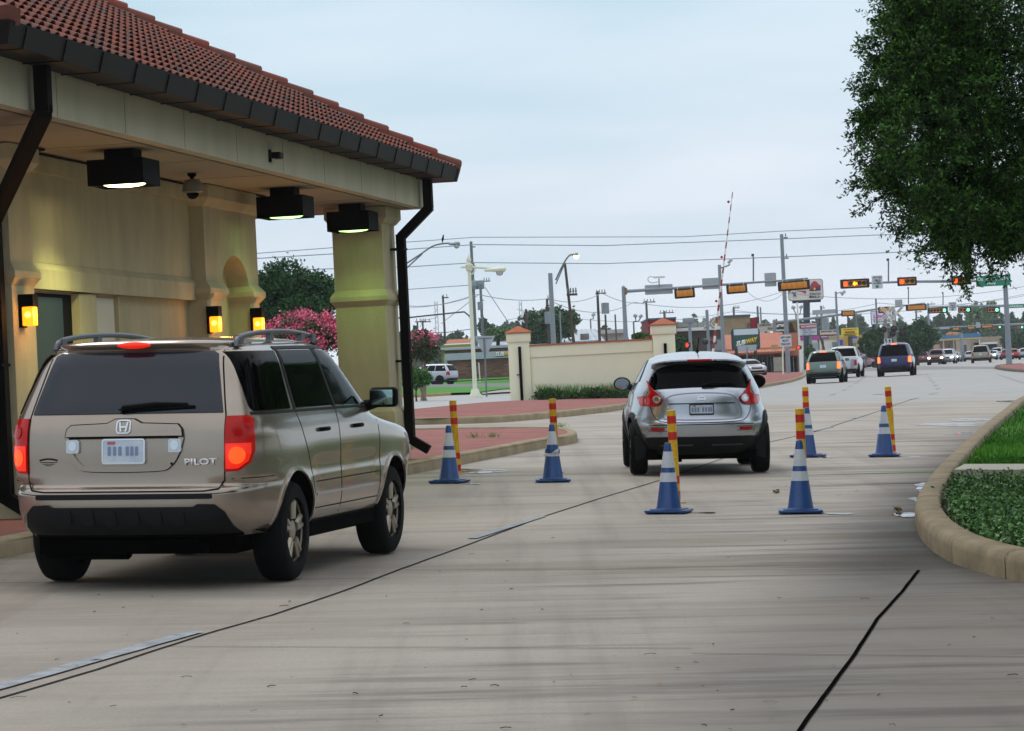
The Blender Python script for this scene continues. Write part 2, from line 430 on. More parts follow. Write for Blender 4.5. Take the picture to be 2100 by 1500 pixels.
# ---------------------------------------------------------------- vehicles
def pchip(pts):
    xs = [p[0] for p in pts]; ys = [p[1] for p in pts]; n = len(xs)
    h = [xs[i+1] - xs[i] for i in range(n-1)]; d = [(ys[i+1] - ys[i]) / h[i] for i in range(n-1)]
    m = [d[0]] + [0 if d[i-1] * d[i] <= 0 else 2 * d[i-1] * d[i] / (d[i-1] + d[i]) for i in range(1, n-1)] + [d[-1]]
    def f(x):
        if x <= xs[0]: return ys[0]
        if x >= xs[-1]: return ys[-1]
        i = 0
        while x > xs[i+1]: i += 1
        t = (x - xs[i]) / h[i]
        return ((1+2*t)*(1-t)**2)*ys[i] + t*(1-t)**2*h[i]*m[i] + t*t*(3-2*t)*ys[i+1] + t*t*(t-1)*h[i]*m[i+1]
    return f
class Shape:
    def __init__(s, w, yr, yf, n=5, bump=None):
        s.w = pchip(w); s.yr = pchip(yr); s.yf = pchip(yf); s.n = n if callable(n) else (pchip(n) if isinstance(n, list) else (lambda z: n))
        s.bump = bump or (lambda y, z: 0); s.z0 = w[0][0]; s.z1 = w[-1][0]
    def par(s, z): yr, yf = s.yr(z), s.yf(z); return s.w(z), (yr + yf) / 2, max(.01, (yf - yr) / 2), s.n(z)
    def side(s, y, z):
        w, yc, l, n = s.par(z); b = min(.999, abs((y - yc) / l)); return w * (1 - b ** n) ** (1 / n) + s.bump(y, z)
    def rear(s, x, z):
        w, yc, l, n = s.par(z); a = min(.985, abs(x / w)); return yc - l * (1 - a ** n) ** (1 / n)
    def front(s, x, z):
        w, yc, l, n = s.par(z); a = min(.985, abs(x / w)); return yc + l * (1 - a ** n) ** (1 / n)
    def ring(s, z, M, off=0):
        w, yc, l, n = s.par(z); w += off; l += off; out = []
        per = []
        for k in range(M): per.append((1, -1 + 2 * k / M))
        for k in range(M): per.append((1 - 2 * k / M, 1))
        for k in range(M): per.append((-1, 1 - 2 * k / M))
        for k in range(M): per.append((-1 + 2 * k / M, -1))
        for a, b in per:
            a2 = math.sin(a * math.pi / 2) * .5 + a * .5; b2 = math.sin(b * math.pi / 2) * .5 + b * .5
            r = (abs(a2) ** n + abs(b2) ** n) ** (-1 / n)
            x = w * a2 * r; y = yc + l * b2 * r
            bp = s.bump(y, z)
            if bp: x += math.copysign(bp * min(1, abs(x / w) ** 4), x)
            out.append((x, y, z))
        return out
def shell(shape, zs, M=16, off=0, caps=True):
    bm = bmesh.new(); rings = []
    for z in zs: rings.append([bm.verts.new(p) for p in shape.ring(z, M, off)])
    n = len(rings[0])
    for i in range(len(rings) - 1):
        for k in range(n): bm.faces.new((rings[i][k], rings[i][(k+1) % n], rings[i+1][(k+1) % n], rings[i+1][k]))
    if caps: bm.faces.new(rings[0][::-1]); bm.faces.new(rings[-1])
    bmesh.ops.recalc_face_normals(bm, faces=bm.faces)
    return bm
def patch(name, poly, mapf, m, parent, step=.05, off=.004, skirt=.02, smooth=40, hole=None):
    """2D polygon (u,v) laid on a surface by mapf(u,v,off)"""
    bm = bmesh.new(); bm.faces.new([bm.verts.new((u, v, 0)) for u, v in poly])
    us = [p[0] for p in poly]; vs = [p[1] for p in poly]
    for lo, hi, ax in ((min(us), max(us), 0), (min(vs), max(vs), 1)):
        st = max(step, (hi - lo) / 60); k = lo + st
        while k < hi - 1e-4:
            co = (k, 0, 0) if ax == 0 else (0, k, 0); no = (1, 0, 0) if ax == 0 else (0, 1, 0)
            bmesh.ops.bisect_plane(bm, geom=bm.verts[:] + bm.edges[:] + bm.faces[:], plane_co=co, plane_no=no); k += st
    bmesh.ops.remove_doubles(bm, verts=bm.verts, dist=1e-5)
    bmesh.ops.triangulate(bm, faces=[f for f in bm.faces if len(f.verts) > 4])
    uv = {v: (v.co.x, v.co.y) for v in bm.verts}
    be = [e for e in bm.edges if e.is_boundary]
    if skirt:
        dup_ = {}
        for e in be:
            for v in e.verts:
                if v not in dup_: w_ = bm.verts.new(v.co); uv2 = uv[v]; dup_[v] = (w_, uv2)
        for e in be:
            a, b = e.verts; bm.faces.new((a, b, dup_[b][0], dup_[a][0]))
        for v, (w_, q) in dup_.items(): w_.co = mapf(q[0], q[1], off - skirt)
    for v, q in uv.items(): v.co = mapf(q[0], q[1], off)
    bmesh.ops.recalc_face_normals(bm, faces=bm.faces)
    return bm_obj(name, bm, m, parent, smooth)
def rearmap(sh): return lambda u, v, o: Vector((u, sh.rear(u, v) - o, v))
def frontmap(sh): return lambda u, v, o: Vector((u, sh.front(u, v) + o, v))
def sidemap(sh, sg): return lambda u, v, o: Vector((sg * (sh.side(u, v) + o), u, v))
def line2(pts, w):
    """thin closed ribbon polygon around polyline pts"""
    L = []; Rr = []
    for i, p in enumerate(pts):
        a = Vector(pts[max(0, i-1)]); b = Vector(pts[min(len(pts)-1, i+1)]); t = (b - a).normalized(); n = Vector((-t.y, t.x)) * w / 2
        L.append((p[0] + n.x, p[1] + n.y)); Rr.append((p[0] - n.x, p[1] - n.y))
    return L + Rr[::-1]
def ribbon(name, pts, w, mapf, m, parent, off=.002):
    """strip mesh along 2D pts"""
    P2 = []
    for i in range(len(pts) - 1):
        a = Vector(pts[i]); b = Vector(pts[i+1]); k = max(1, int((b - a).length / .05))
        for j in range(k): P2.append(a + (b - a) * j / k)
    P2.append(Vector(pts[-1])); mb = MB(); vs = []
    for i, p in enumerate(P2):
        a = P2[max(0, i-1)]; b = P2[min(len(P2)-1, i+1)]; t = (b - a).normalized(); n = Vector((-t.y, t.x)) * w / 2
        for q, o in ((p + n, 0), (p + n, off), (p - n, off), (p - n, 0)): vs.append(mapf(q.x, q.y, o - (0 if o else .004)))
    fs = []
    for i in range(len(P2) - 1):
        for j in range(3): fs.append((i*4+j, i*4+j+1, i*4+4+j+1, i*4+4+j))
    mb.add(vs, fs); return mb.build(name, m, parent)
def rrect(x0, x1, y0, y1, r, n=4):
    out = []
    for cx, cy, a0 in ((x1-r, y1-r, 0), (x0+r, y1-r, 90), (x0+r, y0+r, 180), (x1-r, y0+r, 270)):
        for k in range(n + 1):
            t = R(a0 + 90 * k / n); out.append((cx + r * math.cos(t), cy + r * math.sin(t)))
    return out
def mirror2(poly): return [(-a, b) for a, b in poly][::-1]
def wheel(parent, x, y, r, wd, rimr, sg, spokes=5, hi=True, rimmat=None):
    M = Matrix.Rotation(R(90) * sg, 4, 'Y')
    mb = MB(); h = wd / 2
    prof = [(rimr * .98, -h * .7), (rimr * 1.02, -h), (r * .88, -h), (r * .96, -h * .86), (r, -h * .55), (r, h * .55), (r * .96, h * .86), (r * .88, h), (rimr * 1.02, h), (rimr * .98, h * .7)]
    mb.lathe(prof, (x, y, r), 40 if hi else 20, M)
    if hi:
        for k in range(40):
            t = 2 * math.pi * k / 40; c = Vector((x, y + r * math.cos(t) * .999, r + r * math.sin(t) * .999))
    w = mb.build('wheel', M_TYRE, parent, smooth=40)
    mb = MB(); mb.lathe([(rimr, h * .75), (rimr * .93, h * .8), (rimr * .9, h * .35)] + ([] if hi else [(.0, h * .25)]), (x, y, r), 32 if hi else 16, M)
    if hi: mb.f = [f for f in mb.f if len(f) < 10]; mb.m = [0] * len(mb.f)
    if hi:
        for k in range(spokes):
            t = 2 * math.pi * k / spokes + .3
            for dt in (-.16, .16):
                d1 = Vector((sg * h * .66, math.cos(t + dt * .9) * .09, math.sin(t + dt * .9) * .09)); d2 = Vector((sg * h * .72, math.cos(t + dt) * rimr * .93, math.sin(t + dt) * rimr * .93))
                c = Vector((x, y, r)); mb.tube([c + d1, c + d2], [.030, .022], 6)
        mb.lathe([(.075, h * .5), (.075, h * .72), (.05, h * .8), (0, h * .8)], (x, y, r), 16, M)
    else:
        for k in range(5):
            t = 2 * math.pi * k / 5; c = Vector((x + sg * h * .5, y, r))
            mb.tube([c, c + Vector((sg * h * .1, math.cos(t) * rimr * .9, math.sin(t) * rimr * .9))], .035, 4)
    mb.build('rim', rimmat or M_RIM, w, smooth=40)
    if hi:
        mb = MB(); mb.lathe([(rimr * .88, h * .3), (0, h * .2)], (x, y, r), 24, M); mb.build('brake_disc', M_UNDER, w)
    return w
def ground_matrix(pt, heading):
    """vehicle matrix at pt lying on the sloping road, heading = radians to the right of +Y"""
    e = .6; x, y = pt[0], pt[1]
    sx = (gz(x + e, y) - gz(x - e, y)) / (2 * e); sy = (gz(x, y + e) - gz(x, y - e)) / (2 * e)
    n = Vector((-sx, -sy, 1)).normalized(); f = Vector((math.sin(heading), math.cos(heading), 0)); f = (f - n * f.dot(n)).normalized()
    r = f.cross(n); m = Matrix((r, f, n)).transposed().to_4x4(); m.translation = Vector((x, y, gz(x, y) + .004)); return m
def cut_arches(body, items, m):
    """items: (x0,x1,y,z,r)"""
    for x0, x1, y, z, r in items:
        mb = MB(); mb.lathe([(r, 0), (r, abs(x1 - x0))], (min(x0, x1), y, z), 40, Matrix.Rotation(R(90), 4, 'Y'))
        c = mb.build('cut', m)
        md = body.modifiers.new('b', 'BOOLEAN'); md.operation = 'DIFFERENCE'; md.object = c; md.solver = 'EXACT'
        dg = bpy.context.evaluated_depsgraph_get(); me = bpy.data.meshes.new_from_object(body.evaluated_get(dg))
        body.modifiers.clear(); old = body.data; body.data = me; bpy.data.meshes.remove(old)
        d = c.data; bpy.data.objects.remove(c); bpy.data.meshes.remove(d)
    body.data.shade_smooth(); body.data.set_sharp_from_angle(angle=R(38))
def zlist(z0, z1, n, extra=()):
    return sorted(set([round(z0 + (z1 - z0) * k / n, 4) for k in range(n + 1)] + [round(e, 4) for e in extra]))

def badge(s, x, z, w, h, sh, root, shear=0):
    a = Vector((x - w / 2, sh.rear(x - w / 2, z), z)); b = Vector((x + w / 2, sh.rear(x + w / 2, z), z)); m = Vector((x, sh.rear(x, z), z)); d = (b - a).normalized()
    off = max(0, ((a + b) / 2 - m).dot(Vector((d.y, -d.x, 0)) * -1)) + abs(((a + b) / 2 - m).length)
    c = (a + b) / 2 + Vector((d.y, -d.x, 0)) * (off + .003)
    return text('lettering', s, Mat(c, (d.x, d.y, 0), (0, 0, 1)), w, h, mat('badge chrome', '#dcdcdc', .35, metal=.4), root, .012, bold=.03, shear=shear)
def build_pilot():
    root = empty('parked_car'); root.name = 'minivan'; root.name = 'suv'
    tag(root, 'gold beige SUV with roof rails and lit tail lights beside the cream gatehouse', 'suv')
    sh = Shape(w=[(.38, .90), (.48, .955), (.62, .975), (.74, .975), (.80, .97), (.95, .975), (1.10, .965), (1.20, .945), (1.26, .925), (1.45, .865), (1.62, .81), (1.70, .765), (1.74, .72), (1.77, .62), (1.79, .45), (1.80, .2)],
               yr=[(.38, -2.26), (.46, -2.36), (.60, -2.385), (.715, -2.38), (.75, -2.33), (.80, -2.32), (1.0, -2.315), (1.12, -2.30), (1.26, -2.25), (1.5, -2.13), (1.68, -2.03), (1.72, -1.98), (1.76, -1.86), (1.79, -1.5), (1.80, -1.2)],
               yf=[(.38, 2.25), (.5, 2.36), (.75, 2.38), (.9, 2.32), (1.0, 2.2), (1.05, 1.95), (1.09, 1.6), (1.13, 1.3), (1.17, 1.12), (1.3, .93), (1.5, .66), (1.65, .45), (1.72, .3), (1.76, .1), (1.79, -.2), (1.80, -.5)],
               n=[(.38, 6), (.75, 7), (.8, 8.5), (1.2, 8.5), (1.5, 8), (1.7, 6.5), (1.76, 4.5), (1.8, 3)],
               bump=lambda y, z: .022 * math.exp(-((z - .62) / .22) ** 2) * (math.exp(-((abs(y) - 1.35) / .42) ** 4)))
    zs = zlist(.38, 1.80, 52, [.73, .74, .76, 1.02, 1.04, 1.06, 1.07, 1.08, 1.10, 1.12, 1.14, 1.16, 1.755, 1.765, 1.775, 1.785, 1.795])
    body = bm_obj('body', shell(sh, zs, 40), [P_GOLD, M_UNDER], root)
    cut_arches(body, [(sg * .60, sg * 1.1, y, .37, .435) for sg in (-1, 1) for y in (-1.35, 1.37)], M_UNDER)
    rm, sm, lm = rearmap(sh), sidemap(sh, 1), sidemap(sh, -1)
    # under body
    mb = MB(); mb.b2(-.74, .74, -2.1, 2.15, .25, .44); mb.b2(-.5, .5, -2.2, -1.75, .26, .36)
    mb.tube([(-.75, -1.35, .33), (.75, -1.35, .33)], .06, 8); mb.tube([(-.72, 1.35, .33), (.72, 1.35, .33)], .05, 8)
    mb.lathe([(0, -.32), (.13, -.3), (.13, .3), (0, .32)], (-.42, -1.95, .33), 12, Matrix.Rotation(R(90), 4, 'Y'))
    mb.tube([(.3, -.9, .28), (.45, -1.6, .27), (.55, -2.25, .30)], .035, 8)
    mb.b2(-.93, -.84, -.88, .88, .30, .40); mb.b2(.84, .93, -.88, .88, .30, .40); mb.b2(-.2, .1, -1.6, -1.1, .22, .34)
    mb.build('underbody', M_UNDER, root)
    for sg in (-1, 1):
        for y in (-1.35, 1.37): wheel(root, sg * .845, y, .365, .245, .235, sg, 5, True, M_RIMD)
    # tailgate gaps + glass
    gap = [(-.735, 1.24), (-.74, 1.0), (-.735, .78), (-.70, .725), (-.6, .71), (.6, .71), (.70, .725), (.735, .78), (.74, 1.0), (.735, 1.24), (.64, 1.70)]
    gap = [(-.64, 1.70)] + gap
    g = ribbon('tailgate_gap', gap, .010, rm, M_SEAM, root)
    glass = [(-.715, 1.262), (.715, 1.262), (.70, 1.33), (.615, 1.675), (.58, 1.695), (-.58, 1.695), (-.615, 1.675), (-.70, 1.33)]
    rw = patch('rear_window', glass, rm, M_GLASSB, root, .04, .009)
    # spoiler with brake lamp
    mb = MB(); prof = []
    n = 24
    for i in range(n + 1):
        x = -.72 + 1.44 * i / n; k = 1 - abs(x / .72) ** 4
        yb = sh.rear(x, 1.735) - .03 - .085 * k; z = 1.735 + .012 * k
        prof.append([(x, sh.rear(min(.6, abs(x)) , 1.76) + .10, 1.782 - .03 * (abs(x) / .72) ** 3), (x, yb + .02, z + .028 - .012 * (1-k)), (x, yb, z + .008), (x, yb + .01, z - .012), (x, sh.rear(x, 1.70) + .01, 1.705)])
    vs = [p for s_ in prof for p in s_]; fs = []
    for i in range(n):
        for j in range(4): fs.append((i*5+j, i*5+j+1, i*5+5+j+1, i*5+5+j))
    mb.add(vs, fs); sp = mb.build('spoiler', P_GOLD, root, smooth=50)
    mb = MB(); mb.lathe([(0, -.012), (.13, -.010), (.145, 0), (.13, .01), (0, .012)], (0, 0, 0), 28, Matrix.Identity(4))
    o = mb.build('brake_light', M_REDLIT, root, smooth=60)
    for v in o.data.vertices: v.co = Vector((v.co.x * .88, sh.rear(0, 1.735) - .122 + v.co.z * 1.0 , 1.745 + v.co.y * .17))
    # tail lights
    tl = [(.742, 1.235), (.875, 1.235), (.898, 1.20), (.908, 1.1), (.908, .98), (.89, .90), (.83, .845), (.742, .84)]
    for sg in (1, -1):
        poly = tl if sg > 0 else mirror2(tl)
        t = patch('tail_light', poly, rm, M_REDRUN, root, .02, .018, .04)
        lo = [(.75, .86), (.825, .862), (.88, .91), (.895, .97), (.895, 1.04), (.75, 1.04)]
        patch('brake_lens', lo if sg > 0 else mirror2(lo), rm, M_REDLIT, t, .02, .028, .01)
        cir = [(.82 + .05 * math.cos(a / 16 * 6.283), .955 + .062 * math.sin(a / 16 * 6.283)) for a in range(16)]
        patch('brake_bulb', cir if sg > 0 else mirror2(cir), rm, mat('brake bulb glow', '#ff4010', .2, emit='#ff4010', estr=1.6), t, .03, .036, .006)
        cir = [(.845 + .05 * math.cos(a / 16 * 6.283), 1.14 + .05 * math.sin(a / 16 * 6.283)) for a in range(16)]
        patch('indicator_lens', cir if sg > 0 else mirror2(cir), rm, M_REDL, t, .03, .028, .006)
    # garnish around the plate
    gar = [(-.43, 1.155), (-.40, 1.185), (-.13, 1.195), (-.07, 1.225), (.07, 1.225), (.13, 1.195), (.40, 1.185), (.43, 1.155), (.44, 1.10), (-.44, 1.10)]
    g1 = patch('garnish', gar, rm, P_GOLD, root, .05, .030, .035)
    ribbon('garnish_gap', gar + [gar[0]], .005, rm, M_SEAM, root, .0315)
    rec = [(-.43, 1.09), (-.40, .985), (-.34, .90), (-.24, .87), (.24, .87), (.34, .90), (.40, .985), (.43, 1.09)]
    ribbon('garnish_lip', smoothpts(rec, 3), .035, rm, P_GOLD, root, .022)
    ribbon('recess_gap', [(-.42, 1.092), (.42, 1.092)], .010, rm, M_SEAM, root, .020)
    ribbon('recess_gap', smoothpts([(-.445, 1.09), (-.415, .975), (-.35, .885), (-.24, .85), (.24, .85), (.35, .885), (.415, .975), (.445, 1.09)], 3), .007, rm, M_SEAM, root, .006)
    for sg in (1, -1):
        q = rrect(min(sg * .335, sg * .43), max(sg * .335, sg * .43), .985, 1.08, .015)
        a = patch('reverse_light', q, rm, M_CLEAR, root, .03, .026, .03)
        patch('bulb', [(sg * .382 + .03 * math.cos(k / 12 * 6.283), 1.035 + .035 * math.sin(k / 12 * 6.283)) for k in range(12)], rm, M_CHROME, a, .03, .030, .01)
    pl = patch('license_plate', rrect(-.152, .152, .915, 1.075, .012), rm, M_PLATE, root, .1, .024, .03)
    ribbon('frame', rrect(-.156, .156, .911, 1.079, .014) + [rrect(-.156, .156, .911, 1.079, .014)[0]], .012, rm, M_CHROME, pl, .027)
    for k, x in enumerate([-.105, -.065, -.025, .03, .065, .10]):
        patch('plate_glyph', rrect(x - .012, x + .012, .965, 1.03, .006), rm, M_PLATET, pl, .1, .0265, .004)
    patch('plate_seal', rrect(-.12, -.06, 1.045, 1.065, .005), rm, mat('plate red', '#b0525a', .5), pl, .1, .0265, .004)
    # emblem
    em = ribbon('emblem', rrect(-.05, .05, 1.125, 1.215, .022) + [rrect(-.05, .05, 1.125, 1.215, .022)[0]], .010, rm, M_CHROME, root, .040)
    for pts in ([(-.030, 1.205), (-.018, 1.135)], [(.030, 1.205), (.018, 1.135)], [(-.02, 1.168), (.02, 1.168)]):
        ribbon('emblem_bar', pts, .013, rm, M_CHROME, em, .042)
    badge('PILOT', .57, .915, .235, .048, sh, root)
    y0 = sh.rear(-.55, .9)
    st = ribbon('sticker', smoothpts([(-.645, .935), (-.60, .945), (-.55, .945), (-.505, .935)], 3), .012, rm, M_SEAM, root, .003); st['label'] = 'small black dealer badge'
    for a_, b_, z_ in ((-.64, -.51, .922), (-.62, -.53, .910), (-.60, -.55, .899)): ribbon('sticker_line', [(a_, z_), (b_, z_)], .005, rm, M_SEAM, st, .003)
    patch('keyhole', [(.36 + .010 * math.cos(k / 8 * 6.283), .905 + .010 * math.sin(k / 8 * 6.283)) for k in range(8)], rm, M_SEAM, root, .1, .026, .01)
    # wiper
    mb = MB(); a = Vector((-.02, sh.rear(0, 1.3) - .04, 1.30)); b = Vector((.46, sh.rear(.46, 1.335) - .035, 1.32))
    mb.tube([a, a + (b - a) * .5 + Vector((0, 0, .012)), b], [.022, .02, .012], 6); mb.tube([a + Vector((.0, .0, 0)), a + Vector((0, .05, -.05))], .02, 6)
    mb.tube([a + Vector((-.03, 0, -.012)), b + Vector((.05, 0, -.014))], .010, 4)
    mb.build('wiper', M_BLACK, root, smooth=50)
    # bumper: step, corners, dark guard
    ribbon('bumper_gap', [(-.93, .75), (-.80, .70), (-.68, .69), (.68, .69), (.80, .70), (.93, .75)], .006, rm, M_SEAM, root, .003)
    patch('bumper_step', rrect(-.66, .66, .655, .69, .012), rm, M_TRIM, root, .08, .012, .03)
    gd = [(-.78, .40), (-.74, .56), (-.68, .615), (-.56, .62), (-.53, .60), (.53, .60), (.56, .62), (.68, .615), (.74, .56), (.80, .40)]
    gu = patch('bumper_guard', gd, rm, M_TRIM, root, .06, .022, .05)
    for k in range(6):
        x = -.42 + .168 * k; patch('guard_rib', rrect(x - .045, x + .045, .47, .575, .03), rm, M_TRIM, gu, .05, .032, .015)
    patch('lower_valance', [(-.9, .38), (.9, .38), (.88, .415), (-.88, .415)], rm, M_UNDER, root, .08, .01, .03)
    # side glass
    for sg, mp in ((1, sm), (-1, lm)):
        q = smoothpts([(-1.97, 1.69), (-2.02, 1.55), (-2.08, 1.32), (-2.06, 1.275), (-1.98, 1.262), (-1.33, 1.262)], 3) + [(-1.24, 1.69)]
        patch('quarter_window', q, mp, M_GLASS, root, .04, .010)
        patch('rear_door_window', [(-1.17, 1.262), (-.205, 1.262), (-.29, 1.69), (-1.12, 1.69)], mp, M_GLASS, root, .06, .005)
        fd = [(-.15, 1.262), (.86, 1.25), (.80, 1.33), (.62, 1.47), (.40, 1.60), (.16, 1.68), (-.20, 1.695)]
        patch('front_door_window', fd, mp, M_GLASS, root, .06, .005)
        ribbon('window_frame', [(-2.10, 1.247), (.88, 1.236)], .018, mp, M_TRIM, root, .006)
        ribbon('window_frame', [(-1.215, 1.25), (-1.16, 1.70)], .03, mp, M_TRIM, root, .007)
        ribbon('window_frame', [(-.18, 1.25), (-.245, 1.70)], .05, mp, M_TRIM, root, .007)
        ribbon('window_frame', smoothpts([(.92, 1.24), (.68, 1.47), (.44, 1.62), (.18, 1.70), (-.3, 1.712), (-1.2, 1.71)], 4), .022, mp, M_TRIM, root, .007)
        ribbon('door_gap', [(-1.22, 1.24), (-1.12, 1.05), (-1.0, .86), (-.90, .62), (-.86, .46)], .008, mp, M_SEAM, root)
        ribbon('door_gap', [(-.19, 1.24), (-.17, .8), (-.17, .44)], .008, mp, M_SEAM, root)
        ribbon('door_gap', [(.93, 1.22), (.95, .9), (.91, .6), (.88, .46)], .008, mp, M_SEAM, root)
        ribbon('door_gap', [(-.86, .50), (.88, .50)], .008, mp, M_SEAM, root)
        ribbon('rub_strip', [(-.86, .70), (.90, .70)], .008, mp, M_SEAM, root)
        ribbon('rub_strip', [(-.84, .605), (.88, .605)], .018, mp, P_SILV, root, .004)
        ribbon('door_gap', [(-2.27, .79), (-1.83, .79)], .006, mp, M_SEAM, root)
        for y in (-.60, .33):
            mb = MB(); x = sg * (sh.side(y, 1.085) + .018)
            mb.tube([(x - sg * .02, y - .10, 1.085), (x + sg * .008, y - .07, 1.088), (x + sg * .008, y + .05, 1.088), (x - sg * .02, y + .08, 1.085)], .017, 8)
            mb.build('door_handle', M_BLACK, root, smooth=60)
        # arch lips
        for yc in (-1.35, 1.37):
            ribbon('wheel_arch', [(yc + .455 * math.cos(R(a)), .37 + .455 * math.sin(R(a))) for a in range(4, 178, 8)], .03, mp, P_GOLD, root, .012)
        # mirror
        mb = MB(); my = .80; mx = sg * 1.06
        mb.b2(mx - .11, mx + .11, my - .07, my + .06, 1.215, 1.375); mi = mb.build('mirror', M_BLACK, root, bevel=.035, bseg=4)
        mb = MB(); mb.b2(mx - .09, mx + .09, my - .078, my - .068, 1.235, 1.355); mb.build('mirror_glass', mat('mirror glass', '#7f9a96', .03, metal=1), mi, bevel=.004)
        mb = MB(); mb.tube([(sg * .90, my + .02, 1.23), (mx - sg * .05, my, 1.25)], [.05, .035], 8); mb.build('mirror_arm', M_BLACK, mi, smooth=50)
        # roof rail
        def rz_(y): return 1.772 - .022 * ((y + .7) / 1.1) ** 2
        pts = smoothpts([(sg * .69, -1.83, rz_(-1.8) - .03), (sg * .685, -1.74, rz_(-1.7) + .035), (sg * .68, -1.2, rz_(-1.2) + .058), (sg * .675, -.5, rz_(-.5) + .058), (sg * .66, .08, rz_(.05) + .035), (sg * .65, .30, rz_(.3) + .0)], 5)
        mb = MB(); mb.tube(pts, .021, 8)
        for y in (-1.72, -1.0, -.2, .1):
            mb.box((sg * .68, y, rz_(y) + .022), (.035, .09, .06))
        mb.build('roof_rail', mat('rail grey', '#5d6064', .4, metal=.5), root, smooth=50)
        hl = [(sg * .62, .82), (sg * .90, .84), (sg * .90, .96), (sg * .66, .98)]
        patch('headlight', hl if sg > 0 else hl[::-1], frontmap(sh), M_CLEAR, root, .05, .01)
    ws = [(-.78, 1.2), (.78, 1.2), (.66, 1.66), (-.66, 1.66)]
    patch('windshield', ws, frontmap(sh), M_GLASS, root, .06, .005)
    return root

def build_juke():
    root = empty('suv'); tag(root, 'silver compact crossover with boomerang tail lights between the blue cones', 'car')
    sh = Shape(w=[(.26, .76), (.34, .80), (.48, .835), (.60, .85), (.78, .855), (.92, .84), (1.02, .825), (1.10, .79), (1.16, .76), (1.3, .69), (1.42, .62), (1.475, .56), (1.51, .48), (1.54, .34), (1.555, .15)],
               yr=[(.26, -1.86), (.36, -1.99), (.50, -2.05), (.66, -2.065), (.71, -2.03), (.78, -2.01), (.95, -1.995), (1.06, -1.95), (1.14, -1.88), (1.3, -1.74), (1.40, -1.64), (1.46, -1.56), (1.51, -1.40), (1.54, -1.15), (1.555, -.9)],
               yf=[(.26, 1.95), (.4, 2.05), (.7, 2.03), (.85, 1.95), (.97, 1.7), (1.03, 1.4), (1.07, 1.15), (1.11, .98), (1.2, .80), (1.35, .55), (1.44, .38), (1.50, .15), (1.54, -.15), (1.555, -.4)],
               n=[(.26, 3.6), (.6, 4.2), (.95, 3.6), (1.1, 3.4), (1.3, 3.6), (1.45, 3.6), (1.55, 3)],
               bump=lambda y, z: .055 * math.exp(-((z - .62) / .24) ** 2) * math.exp(-((abs(y) - 1.265) / .42) ** 4))
    zs = zlist(.26, 1.555, 52, [.68, .69, .70, .72, 1.0, 1.02, 1.04, 1.05, 1.06, 1.08, 1.10, 1.12, 1.515, 1.525, 1.535, 1.545])
    body = bm_obj('body', shell(sh, zs, 40), [P_SILV, M_UNDER], root)
    cut_arches(body, [(sg * .52, sg * 1.1, y, .345, .40) for sg in (-1, 1) for y in (-1.265, 1.265)], M_UNDER)
    rm = rearmap(sh)
    mb = MB(); mb.b2(-.7, .7, -1.75, 1.8, .20, .32); mb.tube([(-.62, -1.265, .3), (.62, -1.265, .3)], .05, 8); mb.tube([(-.35, -1.3, .24), (-.45, -1.9, .25)], .04, 8)
    mb.b2(-.48, -.25, -1.8, -1.5, .17, .3)
    mb.build('underbody', M_UNDER, root)
    for sg in (-1, 1):
        for y in (-1.265, 1.265): wheel(root, sg * .775, y, .335, .22, .225, sg, 5, True)
    # lower black valance
    lv = [(-.80, .26), (-.84, .40), (-.80, .475), (-.62, .49), (.62, .49), (.80, .475), (.84, .40), (.80, .26)]
    va = patch('lower_bumper', lv, rm, M_TRIM, root, .05, .014, .03)
    for x0, x1 in ((-.52, -.12), (.12, .52)):
        patch('bumper_crease', rrect(x0, x1, .375, .395, .008), rm, mat('satin trim', '#3a3d42', .3), va, .05, .022, .012)
    # tailgate gap
    gp = smoothpts([(-.60, 1.16), (-.66, 1.05), (-.70, .98), (-.645, .90), (-.615, .80), (-.56, .715), (-.45, .68), (.0, .668), (.45, .68), (.56, .715), (.615, .80), (.645, .90), (.70, .98), (.66, 1.05), (.60, 1.16)], 3)
    ribbon('tailgate_gap', gp, .009, rm, M_SEAM, root)
    ribbon('bumper_crease', [(-.66, .645), (.66, .645)], .012, rm, M_SEAM, root, .0025)
    # rear glass
    gl = smoothpts([(-.585, 1.085), (-.40, 1.10), (0, 1.112), (.40, 1.10), (.585, 1.085)], 4) + smoothpts([(.63, 1.11), (.645, 1.16), (.615, 1.24), (.54, 1.33), (.40, 1.385), (.2, 1.405), (0, 1.41), (-.2, 1.405), (-.40, 1.385), (-.54, 1.33), (-.615, 1.24), (-.645, 1.16), (-.63, 1.11)], 4)
    patch('rear_window', gl, rm, M_GLASS, root, .04, .006)
    # roof spoiler
    mb = MB(); n = 24; prof = []
    for i in range(n + 1):
        x = -.60 + 1.2 * i / n; k = 1 - abs(x / .60) ** 5
        yb = -1.60 - .17 * k + .02; z = 1.455 - .05 * (abs(x) / .6) ** 4
        prof.append([(x, -1.30, 1.522 - .09 * (abs(x) / .6) ** 3.2), (x, yb + .06, z + .022), (x, yb, z + .004), (x, yb, z - .014), (x, yb + .05, z - .03), (x, sh.rear(x, 1.40) + .03, 1.385 - .05 * (abs(x) / .6) ** 3)])
    vs = [p for s_ in prof for p in s_]; fs = []
    for i in range(n):
        for j in range(5): fs.append((i*6+j, i*6+j+1, i*6+6+j+1, i*6+6+j))
    mb.add(vs, fs); sp = mb.build('spoiler', P_SILV, root, smooth=40)
    mb = MB(); mb.b2(-.155, .155, -1.762, -1.74, 1.432, 1.462); mb.build('brake_light', M_REDL, root, bevel=.008)
    mb = MB(); mb.lathe([(0, 0), (.009, 0), (.009, .01), (0, .01)], (.2, -1.762, 1.446), 8, Matrix.Rotation(R(90), 4, 'X')); mb.build('nozzle', M_BLACK, root)
